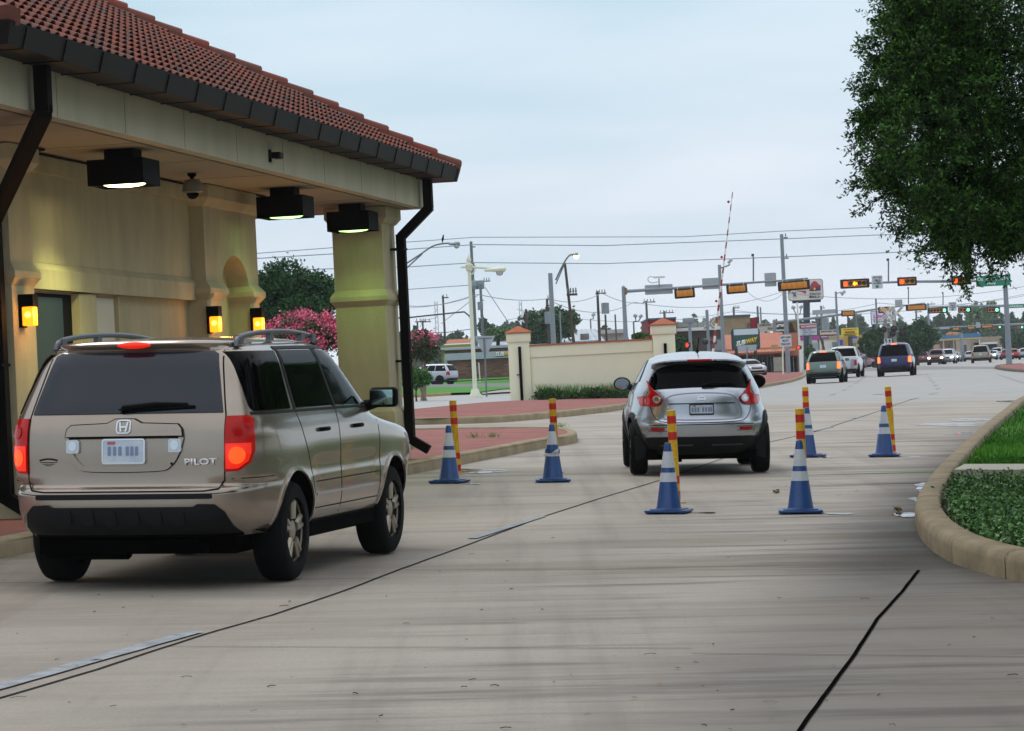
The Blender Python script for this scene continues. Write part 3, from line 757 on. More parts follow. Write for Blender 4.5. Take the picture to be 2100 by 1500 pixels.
    # boomerang tail lights
    tl = smoothpts([(-.655, 1.20), (-.615, 1.12), (-.555, 1.05), (-.505, 1.0), (-.495, .955), (-.525, .91), (-.58, .885), (-.70, .88), (-.795, .885)], 3) + [(-.812, .94), (-.808, .995)] + smoothpts([(-.72, 1.005), (-.655, 1.03), (-.64, 1.08), (-.668, 1.20)], 3)
    for sg in (-1, 1):
        t = patch('tail_light', tl if sg < 0 else mirror2(tl), rm, M_REDL, root, .03, .030, .045)
        c = [(sg * .557 + .048 * math.cos(k / 20 * 6.283), .968 + .048 * math.sin(k / 20 * 6.283)) for k in range(20)]
        patch('reverse_light', c, rm, M_CLEAR, t, .03, .042, .014)
        c = [(sg * .557 + .026 * math.cos(k / 16 * 6.283), .968 + .026 * math.sin(k / 16 * 6.283)) for k in range(16)]
        patch('bulb', c, rm, M_CHROME, t, .03, .046, .006)
        c = rrect(min(sg * .63, sg * .70), max(sg * .63, sg * .70), .905, .975, .01)
        patch('lens', c, rm, M_REDLIT if False else M_REDRUN, t, .03, .036, .008)
        c = rrect(min(sg * .715, sg * .785), max(sg * .715, sg * .785), .905, .975, .01)
        patch('lens', c, rm, M_REDRUN, t, .03, .036, .008)
        q = [(sg * .475, .572), (sg * .635, .572), (sg * .65, .607), (sg * .475, .607)]
        patch('reflector', q if sg > 0 else q[::-1], rm, M_REDL, root, .05, .008)
        ribbon('reflector_surround', [(sg * .44, .565), (sg * .66, .565), (sg * .68, .615), (sg * .44, .615)], .006, rm, M_SEAM, root, .003)
    # plate recess and garnish
    ribbon('plate_recess', smoothpts([(-.47, .72), (-.50, .82), (-.46, .93), (-.40, 1.0), (-.25, 1.03), (0, 1.04), (.25, 1.03), (.40, 1.0), (.46, .93), (.50, .82), (.47, .72), (.2, .705), (-.2, .705), (-.47, .72)], 3), .014, rm, mat('silver shade line', '#7e838b', .4, metal=.5), root, .003)
    ga = smoothpts([(-.415, .915), (-.38, .965), (-.32, .995), (0, 1.012), (.32, .995), (.38, .965), (.415, .915)], 3)
    patch('garnish', ga, rm, P_SILV, root, .05, .034, .04); ribbon('garnish_gap', [(-.42, .912), (.42, .912)], .012, rm, M_SEAM, root, .030)
    pl = patch('license_plate', rrect(-.155, .155, .765, .905, .015), rm, M_TXTB, root, .1, .014, .02)
    patch('plate_face', rrect(-.142, .142, .783, .888, .01), rm, M_PLATE, pl, .1, .019, .01)
    for k, x in enumerate([-.115, -.078, -.042, .018, .055, .092, .122]):
        patch('plate_glyph', rrect(x - .013, x + .013, .80, .86, .005), rm, M_PLATET, pl, .1, .0215, .004)
    patch('plate_seal', rrect(-.11, -.07, .868, .884, .004), rm, mat('plate red', '#b0525a', .5), pl, .1, .0215, .004)
    circ = [(.05 * math.cos(k / 24 * 6.283), .963 + .036 * math.sin(k / 24 * 6.283)) for k in range(25)]
    em = ribbon('emblem', circ, .010, rm, M_CHROME, root, .046)
    ribbon('emblem_bar', [(-.055, .963), (.055, .963)], .018, rm, M_CHROME, em, .048)
    badge('JUKE', -.70, .735, .17, .036, sh, root, .3)
    badge('SL', .69, .75, .07, .032, sh, root, .3)
    # wiper
    mb = MB(); a = Vector((.03, sh.rear(0, 1.13) - .035, 1.135)); b = Vector((.40, sh.rear(.4, 1.15) - .03, 1.145))
    mb.tube([a + Vector((0, 0, -.0)), a + Vector((.12, 0, .018)), b], [.024, .020, .010], 6); mb.tube([a + Vector((0, .0, 0)), a + Vector((0, .04, -.05))], .02, 6); mb.tube([a + Vector((.0, -.005, -.012)), b + Vector((.05, 0, -.012))], .008, 4)
    mb.build('wiper', M_BLACK, root, smooth=50)
    mb = MB(); mb.tube([(0.02, -.95, 1.545), (0.02, -.96, 1.58)], [.03, .014], 8); mb.tube([(.02, -.96, 1.57), (.035, -1.12, 1.73)], .007, 6); mb.build('antenna', M_BLACK, root, smooth=50)
    # sides
    for sg in (-1, 1):
        mp = sidemap(sh, sg)
        q = [(-.60, 1.10), (.72, 1.10), (.52, 1.24), (.20, 1.39), (-.10, 1.42), (-.62, 1.41), (-.92, 1.32), (-1.02, 1.20)]
        patch('side_window', q, mp, M_GLASS, root, .05, .006)
        ribbon('window_frame', [(-.10, 1.10), (-.16, 1.42)], .05, mp, M_TRIM, root, .009)
        ribbon('window_frame', smoothpts([(.80, 1.09), (.55, 1.25), (.22, 1.41), (-.10, 1.445), (-.65, 1.43), (-.97, 1.33), (-1.08, 1.19)], 4), .02, mp, M_TRIM, root, .009)
        ribbon('window_frame', [(-.62, 1.09), (.78, 1.085)], .02, mp, M_TRIM, root, .007)
        ribbon('door_gap', [(-.98, 1.17), (-.92, .98), (-.80, .7), (-.76, .42)], .008, mp, M_SEAM, root)
        ribbon('door_gap', [(-.08, 1.08), (-.07, .7), (-.07, .36)], .008, mp, M_SEAM, root)
        ribbon('door_gap', [(.80, 1.07), (.86, .8), (.82, .5), (.80, .38)], .008, mp, M_SEAM, root)
        for yc in (-1.265, 1.265):
            ribbon('wheel_arch', [(yc + .425 * math.cos(R(a)), .345 + .425 * math.sin(R(a))) for a in range(0, 181, 9)], .06, mp, M_TRIM, root, .014)
        ribbon('sill_trim', [(-.85, .33), (.85, .33)], .10, mp, M_TRIM, root, .01)
        # flap behind the rear wheel
        mb = MB(); x0, x1 = sg * .60, sg * .885; y = -1.70
        mb.prism([(.10, .05), (.255, .0), (.27, .30), (.22, .33), (.14, .20)], .03, Mat((sg * .565, -1.66, .19), (sg, 0, 0), (0, 0, 1), (0, 1, 0)))
        mb.build('mud_flap', M_TRIM, root)
        mb = MB(); mx = sg * .905
        pr = []
        mb.lathe([(0, .055), (.05, .05), (.088, .02), (.10, -.02), (.095, -.045), (0, -.045)], (0, 0, 0), 24)
        mi = mb.build('mirror', M_TRIM, root, smooth=60)
        for v in mi.data.vertices:
            x, y, z = v.co; v.co = Vector((mx + x * 1.18, .66 + z, 1.135 + y * .93))
        mb = MB(); mb.lathe([(0, -.050), (.082, -.050), (.082, -.044), (0, -.044)], (0, 0, 0), 24)
        mg = mb.build('mirror_glass', mat('mirror glass grey', '#6f767c', .05, metal=1) if sg < 0 else M_BLACK, mi)
        for v in mg.data.vertices:
            x, y, z = v.co; v.co = Vector((mx + x * 1.18, .66 + z, 1.135 + y * .93))
        mb = MB(); mb.tube([(sg * .78, .70, 1.09), (mx - sg * .05, .67, 1.10)], [.045, .03], 8); mb.build('mirror_arm', M_TRIM, mi, smooth=50)
        hl = [(sg * .45, .70), (sg * .62, .68), (sg * .62, .80), (sg * .45, .82)]
        patch('headlight', hl if sg > 0 else hl[::-1], frontmap(sh), M_CLEAR, root, .05, .01)
    ws = [(-.60, 1.13), (.60, 1.13), (.52, 1.40), (-.52, 1.40)]
    patch('windshield', ws, frontmap(sh), M_GLASS, root, .06, .005)
    return root

KIND = {
 'suv': dict(L=4.7, W=1.86, H=1.76, hood=1.05, belt=1.12, ry=-.02, fz=.30, rwin=True, wr=.36, wb=2.75, ws=(1.3, .55), rake=.32),
 'wagon': dict(L=4.55, W=1.78, H=1.66, hood=1.0, belt=1.06, wr=.34, wb=2.6, ws=(1.2, .45), rake=.38),
 'sedan': dict(L=4.95, W=1.88, H=1.43, hood=.92, belt=.94, wr=.33, wb=2.85, ws=(1.15, .35), rake=.38, trunk=(.98, -1.55, -.85)),
 'hatch': dict(L=4.2, W=1.74, H=1.47, hood=.92, belt=.96, wr=.31, wb=2.6, ws=(1.2, .4), rake=.6),
 'pickup': dict(L=5.7, W=1.98, H=1.85, hood=1.1, belt=1.18, wr=.38, wb=3.6, ws=(1.25, .75), rake=.1, bed=(1.12, -.75)),
}
def simple_car(name, kind, color, label, cat, group=None, rear=True, front=True, brake=False, head=False, extras=None, W=None, H=None):
    k = dict(KIND[kind]);
    if W: k['W'] = W
    if H: k['H'] = H
    root = empty(name); tag(root, label, cat, group)
    hw = k['W'] / 2; Lh = k['L'] / 2; H_ = k['H']; b = k['belt']; ho = k['hood']; wsb, wst = k['ws']; rk = k['rake']; wr = k['wr']
    W_ = [(.30, hw * .9), (.45, hw * .98), (.7, hw), (b - .12, hw * .985), (b, hw * .955), (b + (H_ - b) * .5, hw * .86), (H_ - .12, hw * .76), (H_ - .05, hw * .64), (H_ - .015, hw * .42), (H_, hw * .15)]
    rear_y = -Lh
    if 'bed' in k:
        bz, by = k['bed']; YR = [(.30, rear_y + .12), (.5, rear_y), (bz - .06, rear_y + .02), (bz, rear_y + .05), (bz + .02, by - .1), (bz + .1, by), (H_ - .1, by + .08), (H_ - .03, by + .25), (H_, by + .6)]
    elif 'trunk' in k:
        tz, tb, tr = k['trunk']; YR = [(.30, rear_y + .12), (.5, rear_y), (.8, rear_y + .03), (tz - .04, rear_y + .1), (tz, rear_y + .35), (tz + .02, tb - .1), (tz + .06, tb + .05), (H_ - .08, tr), (H_ - .03, tr + .25), (H_, tr + .6)]
    else: YR = [(.30, rear_y + .12), (.45, rear_y + .02), (.7, rear_y), (b - .1, rear_y + .05), (b, rear_y + .08), (H_ - .14, rear_y + .08 + rk), (H_ - .06, rear_y + .18 + rk), (H_ - .015, rear_y + .5 + rk), (H_, rear_y + .9 + rk)]
    YF = [(.30, Lh - .1), (.5, Lh), (.75, Lh - .03), (ho - .12, Lh - .2), (ho - .03, Lh - .6), (ho, wsb + .25), (ho + .06, wsb), (H_ - .1, wst), (H_ - .03, wst - .25), (H_, wst - .7)]
    sh = Shape(W_, YR, YF, n=[(.3, 5), (b, 7), (H_ - .1, 5), (H_, 3)])
    pm = paint('paint ' + color, color)
    ex = [ho - .04, ho - .02, ho, ho + .02, ho + .04, H_ - .08, H_ - .04, H_ - .02, H_ - .01]
    if 'bed' in k: ex += [k['bed'][0] - .01, k['bed'][0] + .01, k['bed'][0] + .02, k['bed'][0] + .04]
    if 'trunk' in k: ex += [k['trunk'][0] - .02, k['trunk'][0] + .01, k['trunk'][0] + .03]
    bm_obj('body', shell(sh, zlist(.30, H_, 16, [e for e in ex if .3 < e < H_]), 10), pm, root, 40)
    mb = MB(); mb.b2(-hw * .85, hw * .85, -Lh + .25, Lh - .25, .22, .36); mb.build('underbody', M_UNDER, root)
    for sg in (-1, 1):
        mp = sidemap(sh, sg)
        for y in (-k['wb'] / 2, k['wb'] / 2):
            mb = MB(); mb.lathe([(0, 0), (wr + .07, 0), (wr + .07, .02), (0, .02)], (sg * (hw * .985) - (0 if sg > 0 else .02), y, wr + .01), 18, Matrix.Rotation(R(90), 4, 'Y'))
            mb.build('wheel_arch', M_UNDER, root)
            wheel(root, sg * (hw - .085), y, wr, .22, wr * .6, sg, 5, False)
        z0, z1 = b + .02, H_ - .12
        q = [(sh.yr(z0) + (.3 if 'bed' not in k else .15), z0), (sh.yf(z0) - .22, z0), (sh.yf(z1) - .12, z1), (sh.yr(z1) + .22, z1)]
        patch('side_window', q, mp, M_GLASS, root, .2, .006)
        for fr in (.36, .66):
            ya = q[0][0] + (q[1][0] - q[0][0]) * fr; yb = q[3][0] + (q[2][0] - q[3][0]) * fr
            ribbon('window_pillar', [(ya, z0 - .01), (yb, z1 + .01)], .06, mp, pm, root, .01)
        mb = MB(); my = sh.yf(b + .1) - .25; mb.b2(sg * (hw + .10) - .1, sg * (hw + .10) + .1, my - .05, my + .06, b, b + .15); mb.build('mirror', M_TRIM if color in ('#0c164c', '#8f8778') else pm, root, bevel=.03)
    z0, z1 = b + .03, H_ - .13
    if 'trunk' in k: z0 = k['trunk'][0] + .07
    if 'bed' in k: z0 = k['bed'][0] + .12
    wa = sh.w(z0) * .83; wb_ = sh.w(z1) * .84
    patch('rear_window', [(-wa, z0), (wa, z0), (wb_, z1), (-wb_, z1)], rearmap(sh), M_GLASS, root, .1, .008)
    zf = max(ho + .08, b); wa = sh.w(zf) * .86
    patch('windshield', [(-wa, zf), (wa, zf), (wb_, z1), (-wb_, z1)], frontmap(sh), M_GLASS, root, .1, .008)
    rmp = rearmap(sh); fmp = frontmap(sh)
    tz1 = b - .02 if 'bed' not in k else k['bed'][0] - .1
    for sg in (-1, 1):
        q = [(sg * hw * .78, tz1 - .32), (sg * hw * .94, tz1 - .32), (sg * hw * .92, tz1), (sg * hw * .80, tz1)]
        patch('tail_light', q if sg > 0 else q[::-1], rmp, M_REDHOT if brake else M_REDL, root, .06, .012, .03)
        q = [(sg * hw * .58, .68), (sg * hw * .90, .70), (sg * hw * .88, .84), (sg * hw * .62, .82)]
        patch('headlight', q if sg > 0 else q[::-1], fmp, M_HEAD if head else M_CLEAR, root, .06, .015, .03)
    if rear:
        patch('license_plate', rrect(-.15, .15, tz1 - .26, tz1 - .12, .01), rmp, M_PLATE, root, .1, .012, .02)
        patch('rear_bumper', rrect(-hw * .9, hw * .9, .33, .52, .05), rmp, M_TRIM, root, .08, .03, .05)
        if brake: patch('brake_light', rrect(-.16, .16, H_ - .105, H_ - .07, .01), rmp, M_REDHOT, root, .1, .02, .03)
        if 'bed' not in k: ribbon('tailgate_gap', [(-hw * .74, .56), (hw * .74, .56)], .02, rmp, M_SEAM, root, .004)
    if front:
        patch('grille', rrect(-hw * .45, hw * .45, .62, .80, .03), fmp, M_TRIM, root, .08, .012, .02)
        patch('front_bumper', rrect(-hw * .7, hw * .7, .36, .50, .05), fmp, M_TRIM, root, .08, .02, .03)
    if extras: extras(root, sh, pm)
    return root
def place(root, pt, heading):
    root.matrix_world = ground_matrix(pt, heading); return root
# ---------------------------------------------------------------- ground, roads, islands
def g2(*pts): return [tuple(G(px, py)[:2]) for px, py in pts]
YAW = R(10.6)
RD = Vector((math.sin(YAW), math.cos(YAW), 0)); RL = Vector((-RD.y, RD.x, 0))      # road direction, leftwards
sheet('ground', [(-600, -20), (600, -20), (600, 1200), (-600, 1200)], -.03, M_GROUND)
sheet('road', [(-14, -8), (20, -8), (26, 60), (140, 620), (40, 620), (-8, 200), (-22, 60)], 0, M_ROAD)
# pale street that passes behind the wall
sheet('street', g2((700, 846), (1100, 838), (1420, 815), (1420, 790), (1060, 812), (700, 812)) , .004, M_ROADL)
# kerb-side island of the gatehouse
K1 = g2((-420, 1228), (-160, 1178), (60, 1134), (440, 1052), (825, 977), (1000, 943), (1110, 921), (1160, 913))
nose = g2((1160, 913), (1180, 909), (1184, 903), (1172, 897), (1140, 893))
Kb = g2((1140, 893), (1000, 893), (850, 896), (600, 905), (330, 915))
isl1 = K1 + nose[1:] + Kb[1:] + [(-14, 60), (-14, 12)]
sheet('brick_island', isl1, .135, M_PAVER)
curb('kerb', smoothpts([p for p in K1 + nose[1:] + Kb[1:3]], 5), M_KERB, .17, .16, 1)
# second island with the wall
K2 = g2((700, 880), (850, 872), (1000, 868), (1100, 861), (1200, 851), (1280, 841), (1400, 824), (1480, 812), (1580, 793), (1640, 779), (1652, 772))
n2 = g2((1652, 772), (1650, 768), (1640, 766.5))
B2 = g2((1640, 766.5), (1545, 767), (1480, 778), (1420, 795), (1390, 809), (1150, 829), (1055, 831), (980, 836), (850, 850), (700, 858))
sheet('brick_island.001', K2 + n2[1:] + B2[1:], .135, M_PAVER)
curb('kerb.001', smoothpts(K2 + n2[1:], 4), M_KERB, .17, .15, 1)
# verge with the lamp
V = g2((700, 816), (860, 814), (930, 811), (985, 809), (1030, 802), (1100, 799), (1100, 796), (700, 798.5))
sheet('grass_verge', V, .10, M_GRASSF)
curb('kerb.002', g2((700, 817), (860, 815.5), (925, 811.5)), mat('ochre kerb', '#a08a5c', .8, var=.2), .2, .13, 1)
sheet('slab_path', g2((985, 809.5), (1030, 802.5), (1100, 799.5), (1100, 805), (1030, 808), (990, 811)), .07, M_SLAB)
sheet('side_street', g2((700, 798.5), (1100, 796), (1100, 784.5), (700, 786)), .012, M_ASPH)
# right-hand planted island
KR = g2((2330, 1234), (2230, 1216), (2100, 1196), (2000, 1172), (1935, 1146), (1895, 1114), (1878, 1082), (1880, 1054), (1898, 1022), (1932, 978), (2000, 908), (2060, 856), (2100, 826), (2200, 780))
krs = smoothpts(KR, 6)
isl3 = list(KR) + [(30, 75), (24, 20)]
sheet('planting_soil', isl3, .09, M_SOIL)
curb('kerb.003', krs, M_KERBF, .24, .20, -1, r=.05)
kj = MB()
for i_ in (14, 22, 31, 40, 47):
    a_, b_ = Vector(krs[i_]), Vector(krs[i_ + 1]); t_ = (b_ - a_).normalized(); n_ = Vector((t_.y, -t_.x)); q_ = a_
    pr_ = [(-.003, 0), (-.003, .155), (.02, .185), (.08, .204), (.215, .204), (.244, .18)]
    vs_ = [(q_.x + n_.x * u + t_.x * s_, q_.y + n_.y * u + t_.y * s_, gz(q_.x, q_.y) + z) for u, z in pr_ for s_ in (-.006, .006)]
    kj.add(vs_, [(2*k_, 2*k_+1, 2*k_+3, 2*k_+2) for k_ in range(5)])
kj = kj.build('kerb_joint', mat('kerb joint grime', '#4c463c', .9, var=.3, vscale=20)); kj['kind'] = 'structure'
# sidewalk slab crossing the island
sb = g2((1958, 1003), (2400, 1006), (2400, 990), (1980, 990))
sheet('pavement', sb, .215, M_SLAB, skirt=.12)
# far median on the right
K4 = g2((2330, 776), (2160, 768), (2080, 763), (2050, 759), (2040, 756), (2050, 752.5), (2090, 750), (2200, 747))
sheet('median', K4, .12, M_PAVER); curb('kerb.004', smoothpts(K4[:7], 3), mat('stained kerb', '#6f6758', .9, var=.4, vscale=1), .22, .15, -1)
# railway road crossing: darker asphalt
sheet('crossing_road', g2((1540, 768), (1640, 765), (1700, 763), (2040, 757), (2050, 752.5), (1900, 751.5), (1700, 757), (1530, 763)), .006, mat('crossing asphalt', '#8b8a86', .85, var=.2, vscale=.2))
# lane joint + dashes
JL = [(-120, 1468), (0, 1433), (200, 1374), (420, 1302), (560, 1262), (700, 1215), (820, 1169), (960, 1118), (1115, 1060), (1240, 1020), (1360, 984), (1580, 907), (1668, 887), (1756, 859), (1820, 838), (1876, 818)]
def strip(name, pxs, w, dz, m, jit=0, side=0):
    pts = [Vector(p) for p in g2(*pxs)]; q = []
    for i in range(len(pts) - 1):
        L_ = (pts[i+1] - pts[i]).length; n = max(1, int(L_ / .25))
        for j in range(n): q.append(pts[i].lerp(pts[i+1], j / n))
    q.append(pts[-1]); vs = []; fs = []
    for i, p in enumerate(q):
        a = q[max(0, i-1)]; b = q[min(len(q)-1, i+1)]; t = (b - a).normalized(); nn = Vector((-t.y, t.x))
        c = p + nn * random.uniform(-jit, jit); ww = w * random.uniform(1 - jit * 15, 1) if jit else w
        l = c + nn * (ww / 2 + side * w / 2); r = c - nn * (ww / 2 - side * w / 2)
        vs += [(l.x, l.y, gz(l.x, l.y) + dz), (r.x, r.y, gz(r.x, r.y) + dz)]
    for i in range(len(q) - 1): fs.append((2*i, 2*i+1, 2*i+3, 2*i+2))
    o = MB().add(vs, fs).build(name, m); o['kind'] = 'structure'; return o
strip('road_joint', JL, .022, .005, M_JOINT, .003)
strip('road_joint.001', [(1600, 1562), (1655, 1478), (1752, 1345), (1800, 1270), (1850, 1215), (1884, 1171)], .024, .006, M_TAR, .0015)
def cross(y0, x0=-60, x1=2200, w=.012, nm='road_joint.002', slope=0, jit=.004):
    return strip(nm, [(x0 + (x1 - x0) * k / 8, y0 + slope * ((x0 + (x1 - x0) * k / 8) - 1050)) for k in range(9)], w, .005, M_JOINT, jit)
cross(1169.5, 830, 1905, .012, 'road_joint.002', .001); cross(1330, 340, 1420, .010, 'road_joint.003', .004); cross(1338, 1420, 2230, .012, 'road_joint.004', .010)
cross(1184, -60, 800, .016, 'road_joint.005', -.012); cross(1067, 1470, 1880, .010, 'road_joint.006', .0)
cross(939, 1520, 1990, .012, 'road_joint.007', 0); cross(817, 1590, 2010, .03, 'road_joint.008', 0)
def mark(a, b, w, n): return strip(n, [a, b], w, .009, M_MARK, .004)
k = 0
for a, b, w in [((-90, 1436), (398, 1298), .13), ((968, 1106), (1112, 1060), .10), ((1668, 885), (1706, 876), .10), ((1752, 859), (1780, 850), .10), ((1868, 820), (1882, 816), .10),
                ((1703, 811), (1712, 808), .12), ((1729, 801), (1735, 798), .12), ((1740, 794), (1745, 791), .12), ((1753, 787), (1778, 769), .12),
                ((1901, 769), (1902, 767), .15), ((1905, 776), (1906, 774), .15), ((1909, 781), (1910, 779), .15), ((1913, 786), (1915, 784), .15), ((1918, 792), (1920, 789.5), .15), ((1922, 799), (1925, 796), .15), ((1908, 809), (1920, 806), .15),
                ((2046, 768), (2100, 786), .12), ((2100, 786), (2250, 826), .12), ((1993, 808), (2110, 803), .2), ((1795, 810), (1817, 808), .3), ((1976, 776), (1990, 775), .25)]:
    mark(a, b, w, 'lane_marking' + ('' if not k else '.%03d' % k)); k += 1
# puddles
def puddle(cx, cy, rx, ry, n, seed):
    rr = random.Random(seed); pts = []
    for i in range(26):
        t = 2 * math.pi * i / 26; f = 1 + .35 * math.sin(3 * t + seed) * rr.uniform(.3, 1) + rr.uniform(-.15, .15)
        pts.append((cx + rx * math.cos(t) * f, cy + ry * math.sin(t) * f))
    q = g2(*pts); sheet('puddle' + ('' if not n else '.%03d' % n), q, .0075, M_WATER)
for i, (cx, cy, rx, ry) in enumerate([(1908, 1003, 34, 10), (1890, 1027, 22, 5), (1858, 1057, 26, 4.5), (1950, 872, 60, 3.5), (1985, 890, 45, 2.6), (1995, 862, 50, 2.4), (2080, 824, 40, 1.6), (985, 967, 52, 4.5), (1725, 1055, 28, 1.3), (1445, 1053, 26, .9), (970, 994, 22, .9), (1880, 939, 30, .9), (1700, 939, 16, .9)]):
    puddle(cx, cy, rx, ry, i, i + 2)
# litter: twigs and leaves on the concrete
tw = MB(); rr = random.Random(5)
for i in range(130):
    px = rr.uniform(-50, 2120); py = rr.uniform(990, 1520) if rr.random() < .55 else rr.uniform(1100, 1520)
    if px > 1700 and rr.random() < .5: px = rr.uniform(1700, 2100)
    if 20 < px < 860 and py < 1220: continue
    if px > 1840 and py < 1215: continue
    g = G(px, py); a = rr.uniform(0, 3.14); L_ = rr.uniform(.01, .065) * (1 if rr.random() < .8 else 1.6); b = g + Vector((math.cos(a) * L_, math.sin(a) * L_ , 0))
    m_ = (g + b) / 2 + Vector((rr.uniform(-.01, .01), rr.uniform(-.01, .01), .004)); tw.mi = 0 if rr.random() < .7 else 1
    if rr.random() < .6: tw.tube([g + Vector((0, 0, .007)), m_ + Vector((0, 0, .007)), b + Vector((0, 0, .007))], rr.uniform(.0012, .003), 4)
    else:
        s_ = rr.uniform(.006, .022); u = Vector((math.cos(a), math.sin(a), .1)) * s_; v = Vector((-math.sin(a), math.cos(a), .25)) * s_ * .5; c = g + Vector((0, 0, .01))
        tw.add([c - u, c + v, c + u, c - v], [(0, 1, 2, 3)])
for (px, py) in [(1592, 1011), (1592, 1013), (1840, 1048), (1843, 1051)]:
    c = G(px, py)
    for j in range(14):
        a = rr.uniform(0, 6.28); s_ = rr.uniform(.015, .035); u = Vector((math.cos(a), math.sin(a), rr.uniform(.1, .9))) * s_; v = Vector((-math.sin(a), math.cos(a), .4)) * s_ * .5; cc = c + Vector((rr.uniform(-.03, .03), rr.uniform(-.03, .03), .012 + rr.uniform(0, .02))); tw.mi = 1 if j % 3 else 2
        tw.add([cc - u, cc + v, cc + u, cc - v], [(0, 1, 2, 3)])
lt = tw.build('leaf_litter', [mat('twig', '#4a2c1c', .9), mat('dry leaf', '#8a6a48', .8), mat('green leaf', '#4c5a30', .8)])
lt['kind'] = 'stuff'
# ---------------------------------------------------------------- planting on the right island
def inpoly(x, y, poly):
    c = False; n = len(poly)
    for i in range(n):
        x1, y1 = poly[i][:2]; x2, y2 = poly[(i+1) % n][:2]
        if (y1 > y) != (y2 > y) and x < (x2 - x1) * (y - y1) / (y2 - y1) + x1: c = not c
    return c
# inner edge of the kerb
inner = []
for i, p in enumerate(krs):
    a = Vector(krs[max(0, i-1)]); b = Vector(krs[min(len(krs)-1, i+1)]); t = (b - a).normalized(); nn = Vector((t.y, -t.x)); inner.append(tuple(Vector(p) + nn * .30))
region = inner + [(30, 75), (24, 20)]
ysl = (sb[0][1] + sb[3][1]) / 2; slab0 = min(p[1] for p in sb); slab1 = max(p[1] for p in sb)
def scatter(n, x0, x1, y0, y1):
    out = []
    while len(out) < n:
        x = random.uniform(x0, x1); y = random.uniform(y0, y1)
        if inpoly(x, y, region) and not (slab0 - .05 < y < slab1 + .05): out.append((x, y))
    return out
pts = scatter(5200, 2.5, 7.5, 20, slab0)
gc = []
for x, y in pts:
    h = .07 + .11 * random.random(); z = gz(x, y) + .09
    e = .5 + .5 * math.sin(x * 5.1) * math.sin(y * 4.3)
    if random.random() < .18 * e: continue
    for j in range(9):
        gc.append((x + random.gauss(0, .04), y + random.gauss(0, .04), z + h * random.uniform(.3, 1.15)))
gc = np.array(gc); q = leaves(gc, .048, .024, 0)
M_GCOV = mat('ground cover leaf', '#27501a', .6, attr='v', col2='#5a8a36')
o = quads('ground_cover', q, M_GCOV, RNG.random(len(q)) ** 2); o['kind'] = 'stuff'
sheet('turf', [(2.6, slab1), (24, slab1), (30, 75), inner[-1]] + [p for p in inner[::-1] if p[1] > slab1 + .1], .12, M_GRASSB)
blades = []
for (y0, y1, n, x1) in ((slab1, 36, 22000, 8.5), (36, 46, 16000, 11), (46, 75, 12000, 16)):
    P_ = np.array(scatter(n, 3.0, x1, y0, y1)); w = .006 + .0001 * P_[:, 1]; hgt = RNG.uniform(.04, .11, n) * (.65 + .55 * (np.sin(P_[:, 0] * 2.1 + 1) * np.sin(P_[:, 1] * 1.3) > -.1))
    zz = np.array([gz(a, b) for a, b in P_]) + .115; ang = RNG.uniform(0, 6.28, n); lean = RNG.normal(0, .035, (n, 2))
    dx = np.stack([np.cos(ang) * w, np.sin(ang) * w, np.zeros(n)], 1); B = np.stack([P_[:, 0], P_[:, 1], zz], 1)
    T = B + np.stack([lean[:, 0], lean[:, 1], hgt], 1)
    blades.append(np.stack([B - dx, B + dx, T + dx * .3, T - dx * .3], 1))
bl = np.concatenate(blades); o = quads('grass', bl, M_GRASS, np.clip(RNG.random(len(bl)) * .7 + .4 * np.sin(bl[:, 0, 0] * 1.7) * np.sin(bl[:, 0, 1] * .9 + .5), 0, 1)); o['kind'] = 'stuff'
# tufts at the kerb by the gatehouse column
tp = []
for px, py in ((852, 941), (860, 938), (975, 916), (1011, 915), (1150, 893)):
    c = G(px, py)
    for k in range(40):
        tp.append((c.x + random.gauss(0, .06), c.y + random.gauss(0, .06), c.z + .15))
tp = np.array(tp); n = len(tp); dx = unit(n) * .006; dx[:, 2] = 0; T = tp + np.stack([RNG.normal(0, .05, n), RNG.normal(0, .05, n), RNG.uniform(.04, .11, n)], 1)
o = quads('weeds', np.stack([tp - dx, tp + dx, T + dx * .2, T - dx * .2], 1), M_GRASS, RNG.random(n)); o['kind'] = 'stuff'
# ---------------------------------------------------------------- traffic cones
def cone():
    root = empty('traffic_cone')
    H_ = .71; B_ = .03
    def rad(t): return .128 + (.030 - .128) * t
    b = MB(); b.prism(rrect(-.215, .215, -.215, .215, .05, 4), .022, Matrix.Translation((0, 0, .012)))
    b.prism(rrect(-.17, .17, -.17, .17, .04, 3), .012, Matrix.Translation((0, 0, .033)))
    for sx in (-1, 1):
        for sy in (-1, 1): b.box((sx * .16, sy * .16, .006), (.07, .07, .012))
    b.build('base', M_CBLUE, root, bevel=.005)
    def seg(z0, z1, off=0): return [(rad((z0 - B_) / (H_ - B_)) + off, z0), (rad((z1 - B_) / (H_ - B_)) + off, z1)]
    m = MB(); m.lathe([(.138, .042), (.130, .052)] + seg(.06, H_ - .015) + [(.026, H_ - .004), (.018, H_), (.014, H_), (.014, H_ - .05)], seg=36); m.build('cone_body', M_CBLUE, root, smooth=40)
    for z0, z1 in ((.315, .408), (.458, .620)):
        m = MB(); p = seg(z0, z1, .0025); q = seg(z0, z1, 0); m.lathe([q[0], p[0], p[1], q[1]], seg=36); m.build('reflective_band', M_CWHITE, root, smooth=40)
    return root
c0 = cone()
